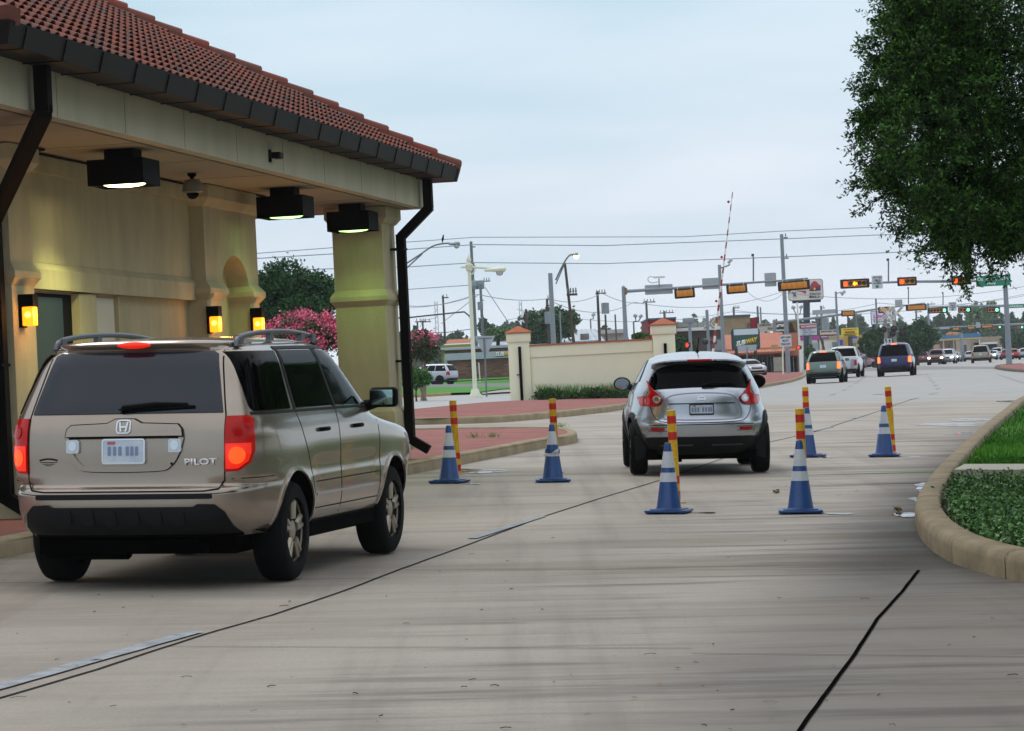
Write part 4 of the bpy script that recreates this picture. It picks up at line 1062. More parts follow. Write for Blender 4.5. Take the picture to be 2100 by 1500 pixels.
CONES = [((922, 991), 'blue cone nearest the gatehouse column, in front of a leaning yellow bollard', .15), ((1134, 989), 'blue cone left of the silver crossover with its lower white band torn and peeling', -.2),
         ((1372, 1053), 'blue cone in front of the silver crossover, overlapping its rear bumper', .1), ((1642, 1053), 'scuffed blue cone right of the silver crossover, nearer of the two there', -.1),
         ((1657, 938), 'farther blue cone half hidden behind the pair of bollards right of the crossover', .3), ((1814, 937), 'rightmost blue cone, beside the bollard with a hook', 0)]
for i, (pp, lb, rz) in enumerate(CONES):
    c = c0 if i == 0 else copy_tree(c0); g = G(*pp); m = ground_matrix(g, YAW + rz); c.matrix_world = m @ Matrix.Scale([1, 1.0, .98, 1.0, 1.0, 1.02][i], 4)
    tag(c, lb, 'traffic cone', 'blue traffic cones across the lanes')
    if i == 1:
        m = MB(); ring = []
        vs = [(-.105, -.03, .315), (-.112, -.06, .335), (-.075, -.105, .36), (-.095, -.10, .322), (-.03, -.125, .342), (.02, -.135, .385), (.085, -.10, .42), (.07, -.115, .36)]
        m.add(vs, [(0, 1, 3), (3, 1, 2), (3, 2, 4), (4, 5, 7), (5, 6, 7)]); m.add([(a, b - .004, c_) for a, b, c_ in vs], [(0, 3, 1), (3, 2, 1)]); m.build('peeled_flap', M_CWHITE, c)
        m = MB(); m.lathe([(.0945, .355), (.087, .408)], seg=36); m.lathe([(.0915, .362), (.0845, .409)], seg=36)
        m.v = m.v[:72]; m.f = [f for f in m.f if max(f) < 72]; m.m = [0] * len(m.f); m.build('torn_patch', M_CBLUE, c, smooth=60)
# ---------------------------------------------------------------- bollards
def bollard():
    root = MB(); r = .047; Hh = .97
    root_o = empty('bollard')
    bands = [(0, .04, 0), (.04, .13, 1), (.13, .21, 0), (.21, .294, 1), (.294, .684, 0), (.684, .77, 1), (.77, .86, 0), (.86, .944, 1), (.944, 1.0, 0)]
    m = MB()
    for a, b, k in bands:
        m.mi = k; n = 28; off = .0012 if k else 0; rr_ = r + off
        m.lathe([(r, a * Hh), (rr_, a * Hh), (rr_, b * Hh), (r, b * Hh)], seg=28)
    m.mi = 0; m.lathe([(r, Hh), (r * .9, Hh + .006), (0, Hh + .009)], seg=28)
    m.v = m.v; m.build('post', [M_YEL, M_RED], root_o, smooth=35)
    m = MB(); m.lathe([(.0, 0), (.10, 0), (.10, .008), (0, .008)], seg=20); m.build('base_plate', M_YEL, root_o)
    return root_o
b0 = bollard()
BOL = [((939, 973), 'yellow and red bollard leaning behind the leftmost blue cone', True), ((1141, 970), 'yellow and red bollard behind the cone with the torn band', False), ((1387, 1032), 'bollard with chipped yellow top standing in front of the silver crossover', False),
       ((1648, 1032), 'nearer yellow and red bollard of the pair right of the crossover', False), ((1657, 928), 'farther yellow and red bollard of the pair right of the crossover', False), ((1831, 931), 'rightmost yellow and red bollard with a rope hook on its side', True)]
for i, (pp, lb, hook) in enumerate(BOL):
    b = b0 if i == 0 else copy_tree(b0); g = G(*pp); b.location = (g.x, g.y, g.z)
    b.rotation_euler = (0, R([-1.2, -.4, -.4, .4, .3, -1.5][i]), 0)
    tag(b, lb, 'bollard', 'yellow and red bollards between the lanes')
for b, z, s in ((b0, .56, .6), (b, .60, 1)):
    m = MB(); m.tube(smoothpts([(.02, -.047, z - .12 * s), (.03, -.075, z - .10 * s), (.035, -.08, z), (.03, -.07, z + .06), (.02, -.047, z + .075)], 4), .008, 6); m.build('hook', M_YEL, b, smooth=60)
# ---------------------------------------------------------------- gatehouse
BY = R(10.1)
E1 = Vector((math.sin(BY), math.cos(BY), 0)); E2 = Vector((-E1.y, E1.x, 0))   # along the road / leftwards
q4 = P(803, 750, 41.2)
FZ = gz(-1.75, 41.2) + .14
def _corner(px, Y, z):
    a = P(px, 700, Y); b = P(px, 800, Y); t = (z - a.z) / (b.z - a.z); return a.lerp(b, t)
O4 = _corner(806, 41.2, FZ); O4.z = 0
def B(a, b, z): return O4 + E1 * a + E2 * b + Vector((0, 0, FZ + z))       # building coordinates
MBm = Matrix((E1, E2, Vector((0, 0, 1)))).transposed().to_4x4(); MBm.translation = O4 + Vector((0, 0, FZ))
def a_at(px, b=0, z=1.0):
    lo, hi = -30, 10
    for _ in range(50):
        m = (lo + hi) / 2; p = B(m, b, z); u = projx(p)
        if u < px: lo = m
        else: hi = m
    return m
def projx(p):
    d = p - Vector((0, 0, CZ)); return 1050 + F * d.dot(CR) / d.dot(FW)
def projy(p):
    d = p - Vector((0, 0, CZ)); return 750 - F * d.dot(CU) / d.dot(FW)
class BB(MB):
    def bx(s, a0, a1, b0, b1, z0, z1):
        vs = [MBm @ Vector((a, b, z)) for a in (a0, a1) for b in (b0, b1) for z in (z0, z1)]
        return s.add(vs, [(0, 1, 3, 2), (4, 6, 7, 5), (0, 4, 5, 1), (2, 3, 7, 6), (0, 2, 6, 4), (1, 5, 7, 3)])
    def ringm(s, a0, a1, b0, b1, prof):
        """moulding: prof list (outset,z) around rectangle"""
        vs = []; n = len(prof)
        for o, z in prof:
            for a, b in ((a0 - o, b0 - o), (a1 + o, b0 - o), (a1 + o, b1 + o), (a0 - o, b1 + o)): vs.append(MBm @ Vector((a, b, z)))
        fs = [(i*4+j, i*4+(j+1) % 4, i*4+4+(j+1) % 4, i*4+4+j) for i in range(n-1) for j in range(4)] + [(3, 2, 1, 0), tuple((n-1)*4+j for j in range(4))]
        return s.add(vs, fs)
gh = empty('gatehouse', label='cream stucco drive-through gatehouse with a red clay tile hip roof and dark gutters', cat='gatehouse')
CH = 3.50      # ceiling
def column(nm, a0, a1, b0, b1, zoff=0):
    m = BB()
    m.ringm(a0, a1, b0, b1, [(.07, -.4), (.07, .62), (.06, .68), (0, .74), (0, 2.13), (.06, 2.21), (.06, 2.27), (.0, 2.36), (0, 3.25), (.03, 3.27), (.085, 3.34), (.085, CH - .012)])
    return m.build(nm, M_STUCCO, gh)
column('column', 0, .80, 0, .70, 0)
Bq = .85                        # face of the booth, set back from the free-standing column
A1 = a_at(30, Bq, 1.5); A1b = a_at(76, Bq, 1.5)
column('column', A1, A1b, Bq, Bq + .70)
AE = a_at(537, Bq, 1.5)         # far end of the booth
AP = a_at(419, Bq, 2.8)         # near edge of the end pilaster block
w = BB()
w.bx(A1b, AP, Bq + .17, Bq + .5, 2.40, CH - .01)
w.bx(A1b, AP, Bq + .24, Bq + .5, -.4, 2.13)
w.build('wall', M_STUCCO, gh)
sc = BB(); sc.add([MBm @ Vector(v) for v in [(A1b, Bq + .12, 2.13), (AP, Bq + .12, 2.13), (AP, Bq + .12, 2.33), (A1b, Bq + .12, 2.33), (A1b, Bq + .5, 2.13), (AP, Bq + .5, 2.13), (AP, Bq + .5, 2.40), (A1b, Bq + .5, 2.40), (A1b, Bq + .175, 2.40), (AP, Bq + .175, 2.40)]],
       [(0, 1, 2, 3), (3, 2, 9, 8), (0, 4, 5, 1), (8, 9, 6, 7), (4, 7, 6, 5), (0, 3, 8, 7, 4), (1, 5, 6, 9, 2)])
sc.bx(A1b, AP, Bq + .10, Bq + .5, 3.30, CH - .012)
sc.build('string_course', M_STUCCO, gh)
AN0, AN1 = a_at(457, Bq, 2.0), a_at(514, Bq, 2.0); hw_ = (AN1 - AN0) / 2; ac = (AN0 + AN1) / 2; zs_ = 2.24
arc = [(ac + hw_ * math.cos(R(180 - 10 * k)), zs_ + .46 * math.sin(R(180 - 10 * k))) for k in range(0, 19)]
poly = [(AP, -.4), (AN0, -.4)] + arc + [(AN1, -.4), (AE, -.4), (AE, CH - .012), (AP, CH - .012)]
bm = bmesh.new(); f = bm.faces.new([bm.verts.new((a, Bq, z)) for a, z in poly])
r = bmesh.ops.extrude_face_region(bm, geom=[f])
for e in r['geom']:
    if isinstance(e, bmesh.types.BMVert): e.co.y += .28
bmesh.ops.triangulate(bm, faces=[f_ for f_ in bm.faces if len(f_.verts) > 4]); bmesh.ops.recalc_face_normals(bm, faces=bm.faces); bm.transform(MBm)
bm_obj('arch_wall', bm, M_STUCCO, gh)
blk = BB(); blk.bx(AP + .002, AE - .002, Bq + .27, 5.2, -.4, CH - .014); blk.build('core_wall', M_STUCCO, gh)
blk = BB(); blk.bx(A1b - .1, AP + .01, Bq + .49, 5.2, -.4, CH - .016); blk.build('core_wall', M_STUCCO, gh)
pm_ = BB()
for a0, a1 in ((AP, AN0), (AN1, AE)):
    pm_.ringm(a0 - .0, a1 + .0, Bq, Bq + .26, [(.001, 2.13), (.07, 2.21), (.07, 2.27), (.001, 2.36)])
pm_.ringm(AP, AE, Bq, Bq + .26, [(.001, 3.24), (.03, 3.26), (.10, 3.34), (.10, CH - .013)])
pm_.ringm(AP, AE, Bq, 5.2, [(.09, -.4), (.09, .64), (.001, .72)])
pm_.build('pilaster_moulding', M_STUCCO, gh)
nw = BB(); nw.bx(AN0 + .05, AN0 + .05 + (AN1 - AN0) * .62, Bq + .262, Bq + .28, .9, 2.08); nw.build('niche_window', M_DARKIN, gh)
d0, d1 = A1b, a_at(153, Bq + .2, 1.8)
db = BB(); db.bx(d0, d1, Bq + .226, Bq + .25, -.3, 2.10); db.build('door_recess', M_DARKIN, gh)
da = a_at(131, Bq + .2, 1.8); db = BB(); db.bx(d0 + .02, da, Bq + .205, Bq + .228, -.1, 2.06); dd = db.build('door', M_GREEN, gh)
p0, p1 = a_at(190, Bq + .2, 1.8), a_at(238, Bq + .2, 1.8)
pb = BB(); pb.bx(p0, p1, Bq + .215, Bq + .25, .9, 2.09); pb.bx(p0 + .05, p1 - .03, Bq + .206, Bq + .216, .95, 1.97); pb.build('shutter', M_PANEL, gh)
pb = BB(); pb.bx(a_at(155, Bq + .2, 1.8), p0, Bq + .15, Bq + .25, -.4, 2.11); pb.build('door_jamb', M_STUCCO, gh)
pb = BB(); pb.bx(p1 + .08, p1 + .16, Bq + .19, Bq + .25, -.4, 2.11); pb.build('door_jamb', M_STUCCO, gh)
# ceiling / beam (eave box)
A_FAR = 1.02; A_NEAR = a_at(2, -.40, 3.6) ; Bf = -.42; Bback = 9.0
A_NEAR = a_at(22, Bf - .44, CH + .5) + .39
print('ANEAR', A_NEAR, A1, A1b, AP, AE)
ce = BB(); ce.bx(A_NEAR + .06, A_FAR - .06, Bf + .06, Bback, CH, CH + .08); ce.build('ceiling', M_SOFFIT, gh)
be = BB()
be.bx(A_NEAR, A_FAR, Bf, Bf + .14, CH - .02, CH + .40); be.bx(A_FAR - .14, A_FAR, Bf + .14, Bback, CH - .02, CH + .40); be.bx(A_NEAR, A_NEAR + .14, Bf + .14, Bback, CH - .02, CH + .40)
fb = be.build('fascia_beam', M_FASCIA, gh)
j = BB()
nj = 9
for k in range(1, nj):
    a = A_NEAR + (A_FAR - A_NEAR) * k / nj; j.bx(a - .004, a + .004, Bf - .003, Bf + .01, CH - .015, CH + .40)
j.bx(A_NEAR + .3, A_FAR - .2, Bf + .20, Bf + .222, CH - .014, CH - .002)
j.build('beam_joint', mat('joint line grey', '#8d8775', .9), fb)  # joint strips in a plain darker grey than the beam
cj = BB()
for k in range(1, 7):
    a = A_NEAR + (A_FAR - A_NEAR) * k / 7; cj.bx(a - .003, a + .003, Bf + .25, 4, CH - .004, CH + .01)
cj.build('ceiling_joint', mat('joint line grey', '#8d8775', .9), gh)
# conduit line on the ceiling by the wall
cd = MB(); cd.tube([B(A1 + .2, Bq - .12, CH - .02), B(A1b + .15, Bq - .12, CH - .02), B(A1b + .3, Bq + .08, CH - .02), B(AP - .15, Bq + .08, CH - .02), B(AE + .1, Bq - .12, CH - .02)], .012, 6); cd.build('conduit', M_BLACK, gh)
# gutter
GO = .44; gz0, gz1 = CH + .36, CH + .545
A_G0, A_G1 = A_NEAR - GO + .05, A_FAR + GO
gt = BB()
b0_ = Bf - GO
def gut(m, pts_in, pts_out):
    # bottom inner, bottom outer, top outer(lip), top inner
    pass
prof = [(.38, gz0 - .0), (.05, gz0), (-.0, gz1), (.02, gz1 + .012), (.05, gz1 - .02), (.44, gz1 - .02)]     # (inset, z)
def ringg(prof, a0, a1, b0, b1):
    vs = []; n = len(prof)
    for i, z in prof:
        for a, b in ((a0 + i, b0 + i), (a1 - i, b0 + i), (a1 - i, b1 - i), (a0 + i, b1 - i)): vs.append(MBm @ Vector((a, b, z)))
    return vs, [(i*4+j, i*4+(j+1) % 4, i*4+4+(j+1) % 4, i*4+4+j) for i in range(n-1) for j in range(4)] + [((n-1)*4+j, (n-1)*4+(j+1) % 4, (j+1) % 4, j) for j in range(4)]
B_G1 = Bback + GO
gt.add(*ringg(prof, A_G0, A_G1, b0_, B_G1))
gu = gt.build('gutter', M_GUTTER, gh)
n = 19
for k in range(n):
    st = BB()
    a = A_G0 + .4 + (A_G1 - A_G0 - .6) * k / (n - 1)
    vs = [MBm @ Vector(v) for v in [(a - .007, b0_ - .007, gz1 - .015), (a + .007, b0_ - .007, gz1 - .015), (a + .007, b0_ + .040, gz0 - .007), (a - .007, b0_ + .040, gz0 - .007), (a - .007, b0_ + .40, gz0 - .007), (a + .007, b0_ + .40, gz0 - .007),
                                    (a - .007, b0_ + .02, gz1 - .015), (a + .007, b0_ + .02, gz1 - .015), (a + .007, b0_ + .06, gz0 + .01), (a - .007, b0_ + .06, gz0 + .01), (a - .007, b0_ + .40, gz0 + .01), (a + .007, b0_ + .40, gz0 + .01)]]
    st.add(vs, [(0, 1, 2, 3), (3, 2, 5, 4), (0, 3, 9, 6), (1, 7, 8, 2), (3, 4, 10, 9), (2, 8, 11, 5), (0, 6, 7, 1)])
    st.build('gutter_strap', M_GUTTER, gu)
# roof
SL = .56; re0 = gz1 - .06; ri = .10
ra0, ra1, rb0, rb1 = A_G0 + ri, A_G1 - ri, b0_ + ri, B_G1 - ri
half = (rb1 - rb0) / 2; rp = .14
def roofz(i): return re0 + SL * i
ridge0 = (ra0 + half, (rb0 + rb1) / 2); ridge1 = (ra1 - half, (rb0 + rb1) / 2)
rf = BB(); zt = roofz(half)
cs = [(ra0, rb0), (ra1, rb0), (ra1, rb1), (ra0, rb1)]
vs = [MBm @ Vector((a, b, re0)) for a, b in cs] + [MBm @ Vector((*ridge0, zt)), MBm @ Vector((*ridge1, zt))] + [MBm @ Vector((a, b, re0 - .06)) for a, b in cs]
rf.add(vs, [(0, 1, 5, 4), (1, 2, 5), (2, 3, 4, 5), (3, 0, 4), (0, 6, 7, 1), (1, 7, 8, 2), (2, 8, 9, 3), (3, 9, 6, 0), (6, 9, 8, 7)])
rfo = rf.build('roof', mat('roof underlay', '#6d4436', .9), gh)
# clay barrel tiles
tv = []; tf = []; tval = []
def tiles(O_, U_, Vd, Lu, Lv, keep, su=.235, sv=.33):
    nu = int(Lu / su); nv = int(Lv / sv) + 1
    for iu in range(nu):
        for iv in range(nv):
            u = (iu + .5) * su; v = iv * sv
            if not keep(u, v + sv * .5): continue
            val = min(1, max(0, random.gauss(.32, .28))); seg = 6; r0 = .105; r1 = .088; N_ = U_.cross(Vd)
            jx = random.uniform(-.006, .006); base = len(tv)
            for (vv, rr, lift) in ((v - .05, r0, .045), (v + sv * .98, r1, .012)):
                for k in range(seg + 1):
                    t = math.pi * k / seg; tv.append(O_ + U_ * (u + jx + rr * math.cos(t)) + Vd * vv + N_ * (lift + rr * math.sin(t) * .85))
            for (vv, rr, lift) in ((v - .05, r0 - .016, .045),):
                for k in range(seg + 1):
                    t = math.pi * k / seg; tv.append(O_ + U_ * (u + jx + rr * math.cos(t)) + Vd * vv + N_ * (lift + rr * math.sin(t) * .85))
            for k in range(seg):
                tf.append((base + k, base + k + 1, base + seg + 2 + k, base + seg + 1 + k)); tval.append(val)
                tf.append((base + k, base + 2 * seg + 2 + k, base + 2 * seg + 3 + k, base + k + 1)); tval.append(val)
cosl = 1 / math.sqrt(1 + SL * SL)
Ld = half / cosl
def V3(a, b, z): return MBm @ Vector((a, b, z))
UpB = (E2 + Vector((0, 0, SL))).normalized()
tiles(V3(ra0, rb0, re0), E1, UpB, ra1 - ra0, Ld, lambda u, v: v * cosl < u - .02 and v * cosl < (ra1 - ra0) - u - .02)
UpA = (E1 + Vector((0, 0, SL))).normalized()
tiles(V3(ra0, rb1, re0), -E2, UpA, rb1 - rb0, Ld, lambda u, v: v * cosl < u - .02 and v * cosl < (rb1 - rb0) - u - .02 )
me = bpy.data.meshes.new('roof_tiles'); me.from_pydata([tuple(v) for v in tv], [], tf); me.materials.append(M_TILE)
at = me.attributes.new('v', 'FLOAT', 'FACE'); at.data.foreach_set('value', tval); me.shade_smooth(); me.set_sharp_from_angle(angle=R(50)); link('roof_tiles', me, rfo)
# hip tiles
def hip(p0, p1, n):
    tv_ = MB(); d = (p1 - p0).normalized(); s_ = d.cross(Vector((0, 0, 1))).normalized(); up = s_.cross(d); L_ = (p1 - p0).length / n; vals = []
    for i in range(n):
        b = p0 + d * (i * L_); val = random.random(); vs = []; seg = 6
        for (t0, rr, lift) in ((-.04, .125, .125), (L_, .10, .09)):
            for k in range(seg + 1):
                t = math.pi * k / seg; vs.append(b + d * t0 + s_ * rr * math.cos(t) + up * (lift + rr * .75 * math.sin(t) - .02))
            vs.append(b + d * t0 + s_ * -rr + up * (lift - .10)); vs.append(b + d * t0 + s_ * rr + up * (lift - .10))
        m_ = seg + 3; fs = [(k, k + 1, m_ + k + 1, m_ + k) for k in range(seg)] + [(seg, seg + 1, m_ + seg + 1, m_ + seg), (seg + 2, 0, m_, m_ + seg + 2), tuple(range(m_)), tuple(range(m_, 2 * m_))[::-1]]
        tv_.add(vs, fs); vals += [val] * len(fs)
    o = tv_.build('hip_tiles', M_RIDGE, rfo); a = o.data.attributes.new('v', 'FLOAT', 'FACE'); a.data.foreach_set('value', vals[:len(o.data.polygons)])
hl_ = (V3(*ridge1, zt) - V3(ra1, rb0, re0)).length
hip(V3(ra1, rb0, re0 + .02), V3(*ridge1, zt + .02), int(hl_ / .42)); hip(V3(ra0, rb0, re0 + .02), V3(*ridge0, zt + .02), int(hl_ / .42)); hip(V3(*ridge0, zt + .02), V3(*ridge1, zt + .02), 20)
# downspouts
def pipe(nm, pts, s=.085, d=.10):
    m = MB(); pts = [Vector(p) for p in pts]
    for i in range(len(pts) - 1):
        a, b = pts[i], pts[i+1]; dr = (b - a).normalized(); x = E1 if abs(dr.dot(E1)) < .7 else E2; x = (x - dr * x.dot(dr)).normalized(); y = dr.cross(x)
        n_ = len(m.v)
        ex = dr * (.04 if i else 0); a2 = a - ex
        vs = [a2 + x * sx * d / 2 + y * sy * s / 2 for sx, sy in ((-1, -1), (1, -1), (1, 1), (-1, 1))] + [b + x * sx * d / 2 + y * sy * s / 2 for sx, sy in ((-1, -1), (1, -1), (1, 1), (-1, 1))]
        m.add(vs, [(0, 1, 2, 3), (4, 7, 6, 5), (0, 4, 5, 1), (1, 5, 6, 2), (2, 6, 7, 3), (3, 7, 4, 0)])
    return m.build(nm, M_DSPOUT, gh)
def dspout(ax, bx_, a2, drop=.42, z0=.28):
    p = pipe('downspout', [B(ax, Bf - .12, gz0 + .02), B(ax, Bf - .12, CH - .04), B(a2, -.11 + bx_, CH - drop), B(a2, -.11 + bx_, z0), B(a2, -.36 + bx_, z0 - .16)], .12, .13)
    for z in (2.9, 1.35):
        m = BB(); m.bx(a2 - .12, a2 + .12, -.17 + bx_, .02 + bx_, z, z + .03); m.build('pipe_strap', M_BLACK, p)
dspout(.62, -.03, .56)
dspout(a_at(85, Bf - .1, CH), Bq + .2, A1 - .17, .75, .10)
m = BB(); m.bx(A1 + .05, A1 + .13, -.05, -.02, 0, 3.3)
# kick-out second pipe near the left column (lower run in front of the column)
# light fixtures
def fixture(px, py, Y, label, lensmat, lam, col):
    p = P(px, py - 8, Y); d = p - V3(0, 0, 0); a = d.dot(E1); b = d.dot(E2)
    r_ = empty('ceiling_light'); r_.matrix_world = MBm @ Matrix.Translation((a, b, CH)); tag(r_, label, 'ceiling light', 'black box lights under the gatehouse ceiling')
    m = MB(); hw2 = .29
    m.prism([(-hw2, -hw2), (hw2, -hw2), (hw2, hw2), (-hw2, hw2)], .26, Matrix.Translation((0, 0, -.37)))
    m.f.pop(0); m.m.pop(0)
    m.b2(-hw2 + .015, hw2 - .015, -hw2 + .015, hw2 - .015, -.33, -.325)
    m.build('housing', M_BLACK, r_)
    m = MB(); m.b2(-.15, .15, -.15, .15, -.11, -.004); m.build('mount', M_BLACK, r_)
    m = MB(); m.lathe([(0, -.036), (.10, -.034), (.18, -.024), (.235, 0), (0, 0)], (0, 0, -.340), 24); m.build('lens', lensmat, r_, smooth=50)
    li = bpy.data.lights.new('lamp', 'SPOT'); li.energy = lam; li.color = col; li.spot_size = R(128); li.spot_blend = 1; li.shadow_soft_size = .12
    lo = bpy.data.objects.new('lamp', li); COL.objects.link(lo); lo.parent = r_; lo.location = (0, 0, -.42)
    print('FX', label, a, b, d.z); return r_, a, b
f1, fa1, fb1 = fixture(251, 306, 30.3, 'nearest black ceiling light, glowing warm white beneath', M_FIXGLASS, 190, (.98, 1, .38))
f2, fa2, fb2 = fixture(583, 386, 36.9, 'middle black ceiling light over the booth corner', M_FIXGLASSG, 45, (.55, 1, .22))
f3, fa3, fb3 = fixture(721, 419, 40.6, 'farthest black ceiling light in front of the free-standing column', M_FIXGLASSG, 32, (.55, 1, .22))
print('FIX', fa1, fb1, fa2, fb2, fa3, fb3)
# dome camera
p = P(393, 350, 33.8); d = p - V3(0, 0, 0); a, b = d.dot(E1), d.dot(E2)
r_ = empty('security_camera'); r_.matrix_world = MBm @ Matrix.Translation((a, b, CH)); tag(r_, 'grey dome security camera hanging from the gatehouse ceiling', 'security camera')
m = MB(); m.lathe([(.05, 0), (.05, -.03), (.02, -.05), (.02, -.07)], seg=16); m.build('mount', M_BLACK, r_, smooth=50)
m = MB(); m.lathe([(.03, -.065), (.085, -.08), (.105, -.12), (.115, -.19), (.115, -.21), (.09, -.225), (0, -.225)], seg=24); m.build('housing', M_GREYPL, r_, smooth=50)
m = MB(); m.lathe([(.07, -.226), (.066, -.25), (.04, -.285), (0, -.295)], seg=20); m.build('dome', M_BLACK, r_, smooth=60)
# small camera on the beam
a = a_at(553, Bf, CH + .2)
r_ = empty('floodlight'); r_.matrix_world = MBm @ Matrix.Translation((a, Bf, CH + .14)); tag(r_, 'small grey spotlight on the gatehouse fascia beam', 'spotlight')
m = MB(); m.b2(-.07, -.03, -.03, 0, -.07, .07); m.build('bracket', M_GUTTER, r_); m = MB(); m.b2(-.05, .12, -.13, -.03, -.03, .04); m.build('head', M_GUTTER, r_, bevel=.012)
# wall lamps
def walllamp(px, py, label, b=Bq, hot=1):
    a = a_at(px - 14, b - .02, 1.0); z = 1.72
    for _ in range(30):
        p = B(a, b - .08, z); z += (projy(p) - py) / F * (p.y)
    r_ = empty('wall_lamp'); r_.matrix_world = MBm @ Matrix.Translation((a, b, z)); tag(r_, label, 'wall lamp', 'lit amber wall lamps on the gatehouse')
    m = MB(); m.b2(-.075, .075, -.03, 0, -.15, .17); m.b2(-.075, .075, -.15, -.03, .05, .17); m.build('bracket', M_BLACK, r_)
    m = MB(); m.b2(-.068, .068, -.145, -.031, -.135, .048); m.build('glass', M_AMBER, r_, bevel=.012)
    m = MB(); m.lathe([(0, -.035), (.03, -.02), (.036, .0), (.03, .02), (0, .035)], (-.05, -.09, -.03), 12); m.build('bulb', M_AMBERC, r_, smooth=60)
    li = bpy.data.lights.new('bulb_light', 'POINT'); li.energy = 9 * hot; li.color = (1, .42, .10); li.shadow_soft_size = .08
    lo = bpy.data.objects.new('bulb_light', li); COL.objects.link(lo); lo.parent = r_; lo.location = (0, -.23, -.03)
walllamp(70, 640, 'amber wall lamp on the near left column beside the green door')
walllamp(452, 658, 'amber wall lamp left of the arched niche')
walllamp(541, 660, 'amber wall lamp at the booth corner right of the arched niche')
# ---------------------------------------------------------------- boundary wall with piers
pw = empty('boundary_wall', label='cream stucco wall with two clay capped piers and black gate posts', cat='wall')
def pier(px0, px1, pyb, pytop):
    g = G((px0 + px1) / 2 + 3, pyb); Y = g.y; w_ = (px1 - px0) / F * Y; z0 = g.z + .0; zt_ = P((px0 + px1) / 2, pytop, Y).z
    return g, Y, w_, z0, zt_
ga_, Ya, wa_, za0, zat = pier(1048, 1083, 829, 679)
gb_ = G(1385, 812); Yb = Ya - 1.5; xb = P(1363, 740, Yb).x; xa = P(1066, 755, Ya).x
zt2 = P(1360, 667, Yb).z; zfloor = min(za0, gz(xb, Yb)) - .1
hA = zat - za0
for nm, X, Y, zt_ in (('pier', xa, Ya, zat), ('pier', xb, Yb, zat + .0)):
    s_ = .33; m = MB(); m.b2(X - s_, X + s_, Y - s_, Y + s_, zfloor, zt_ - .34); pr_ = m.build(nm, M_WALLC, pw, bevel=.008)
    m = MB(); m.b2(X - s_ - .045, X + s_ + .045, Y - s_ - .045, Y + s_ + .045, zt_ - .345, zt_ - .075); m.build('pier_band', M_WALLC, pr_, bevel=.01)
    m = MB(); e = s_ + .09; vs = [(X - e, Y - e, zt_ - .075), (X + e, Y - e, zt_ - .075), (X + e, Y + e, zt_ - .075), (X - e, Y + e, zt_ - .075), (X - e, Y - e, zt_ - .045), (X + e, Y - e, zt_ - .045), (X + e, Y + e, zt_ - .045), (X - e, Y + e, zt_ - .045), (X, Y, zt_ + .16)]
    m.add(vs, [(3, 2, 1, 0), (0, 1, 5, 4), (1, 2, 6, 5), (2, 3, 7, 6), (3, 0, 4, 7), (4, 5, 8), (5, 6, 8), (6, 7, 8), (7, 4, 8)]); m.build('pier_cap', M_TILECAP, pr_)
    m = MB(); zg = gz(X, Y); tp_ = zg + 1.76; m.tube([(X + .02, Y - s_ - .05, zg + .1), (X + .02, Y - s_ - .05, tp_)], .045, 10); m.box((X - .03, Y - s_ - .04, zg + .9), (.16, .03, .03)); m.build('gate_post', M_BLACK, pr_, smooth=50)
ztw = P(1086, 711, Ya).z; m = MB(); dv = Vector((xb - xa, Yb - Ya, 0)); L_ = dv.length; dv.normalize(); nn = Vector((-dv.y, dv.x, 0)); ctr = Vector(((xa + xb) / 2, (Ya + Yb) / 2, 0)); ang = math.atan2(dv.y, dv.x)
m.box(ctr + Vector((0, 0, (zfloor + ztw) / 2)), (L_ - .6, .26, ztw - zfloor), rz=ang); m.build('wall_panel', M_WALLC, pw)
m = MB(); m.box(ctr + Vector((0, 0, ztw - .17)), (L_ - .62, .34, .34), rz=ang); m.build('wall_band', M_WALLC, pw)
m = MB()
nt_ = 14
for k in range(nt_):
    c = ctr + dv * ((k + .5) / nt_ - .5) * (L_ - .62); m.box(c + Vector((0, 0, ztw + .02 + .006 * (k % 2))), ((L_ - .62) / nt_ * .985, .42, .045), rz=ang)
m.build('coping', M_TILECAP, pw)
# planting in front of the wall
fr = Vector((xa + .45, Ya - .45, 0)); to = Vector((xb + .6, Yb - .55, 0)); cl = []; bd = []
for i in range(900):
    t = random.random(); c = fr.lerp(to, t) + Vector((random.uniform(-.1, .1), random.uniform(-.35, .1), 0)); h = random.uniform(.10, .30) * (1 + .25 * math.sin(t * 19)); z = gz(c.x, c.y) + .13
    for k in range(14): cl.append((c.x + random.gauss(0, .06), c.y + random.gauss(0, .06), z + random.uniform(0, h)))
    if random.random() < .35:
        for k in range(5):
            bd.append([c + Vector((0, 0, .12 + z)), c + Vector((random.gauss(0, .12), random.gauss(0, .08), z + random.uniform(.34, .50)))])
q = leaves(np.array(cl), .075, .045); M_SHRUB = mat('shrub leaf', '#1c3312', .6, attr='v', col2='#3f6126')
hd = quads('hedge', q, M_SHRUB, RNG.random(len(q)) ** 1.5); hd['kind'] = 'stuff'
A_ = np.array([[*a] for a, b in bd]); B_ = np.array([[*b] for a, b in bd]); dx = unit(len(bd)) * .008; dx[:, 2] = 0
gr_ = quads('ornamental_grass', np.stack([A_ - dx, A_ + dx, B_ + dx * .2, B_ - dx * .2], 1), M_GRASS, RNG.random(len(bd)) * .6); gr_['kind'] = 'stuff'
fl = np.array([(*(fr.lerp(to, random.choice([.45, .5, .53, .8]) + random.gauss(0, .02)) + Vector((0, random.uniform(-.35, -.1), gz(0, Ya) + .33 + random.uniform(-.04, .1)))),) for _ in range(60)])
q = leaves(fl, .04, .03); o = quads('red_flowers', q, mat('red petal', '#9a2a20', .6)); o['kind'] = 'stuff'
pil = build_pilot()
r_, f_ = G(600, 1183), G(792, 1131)
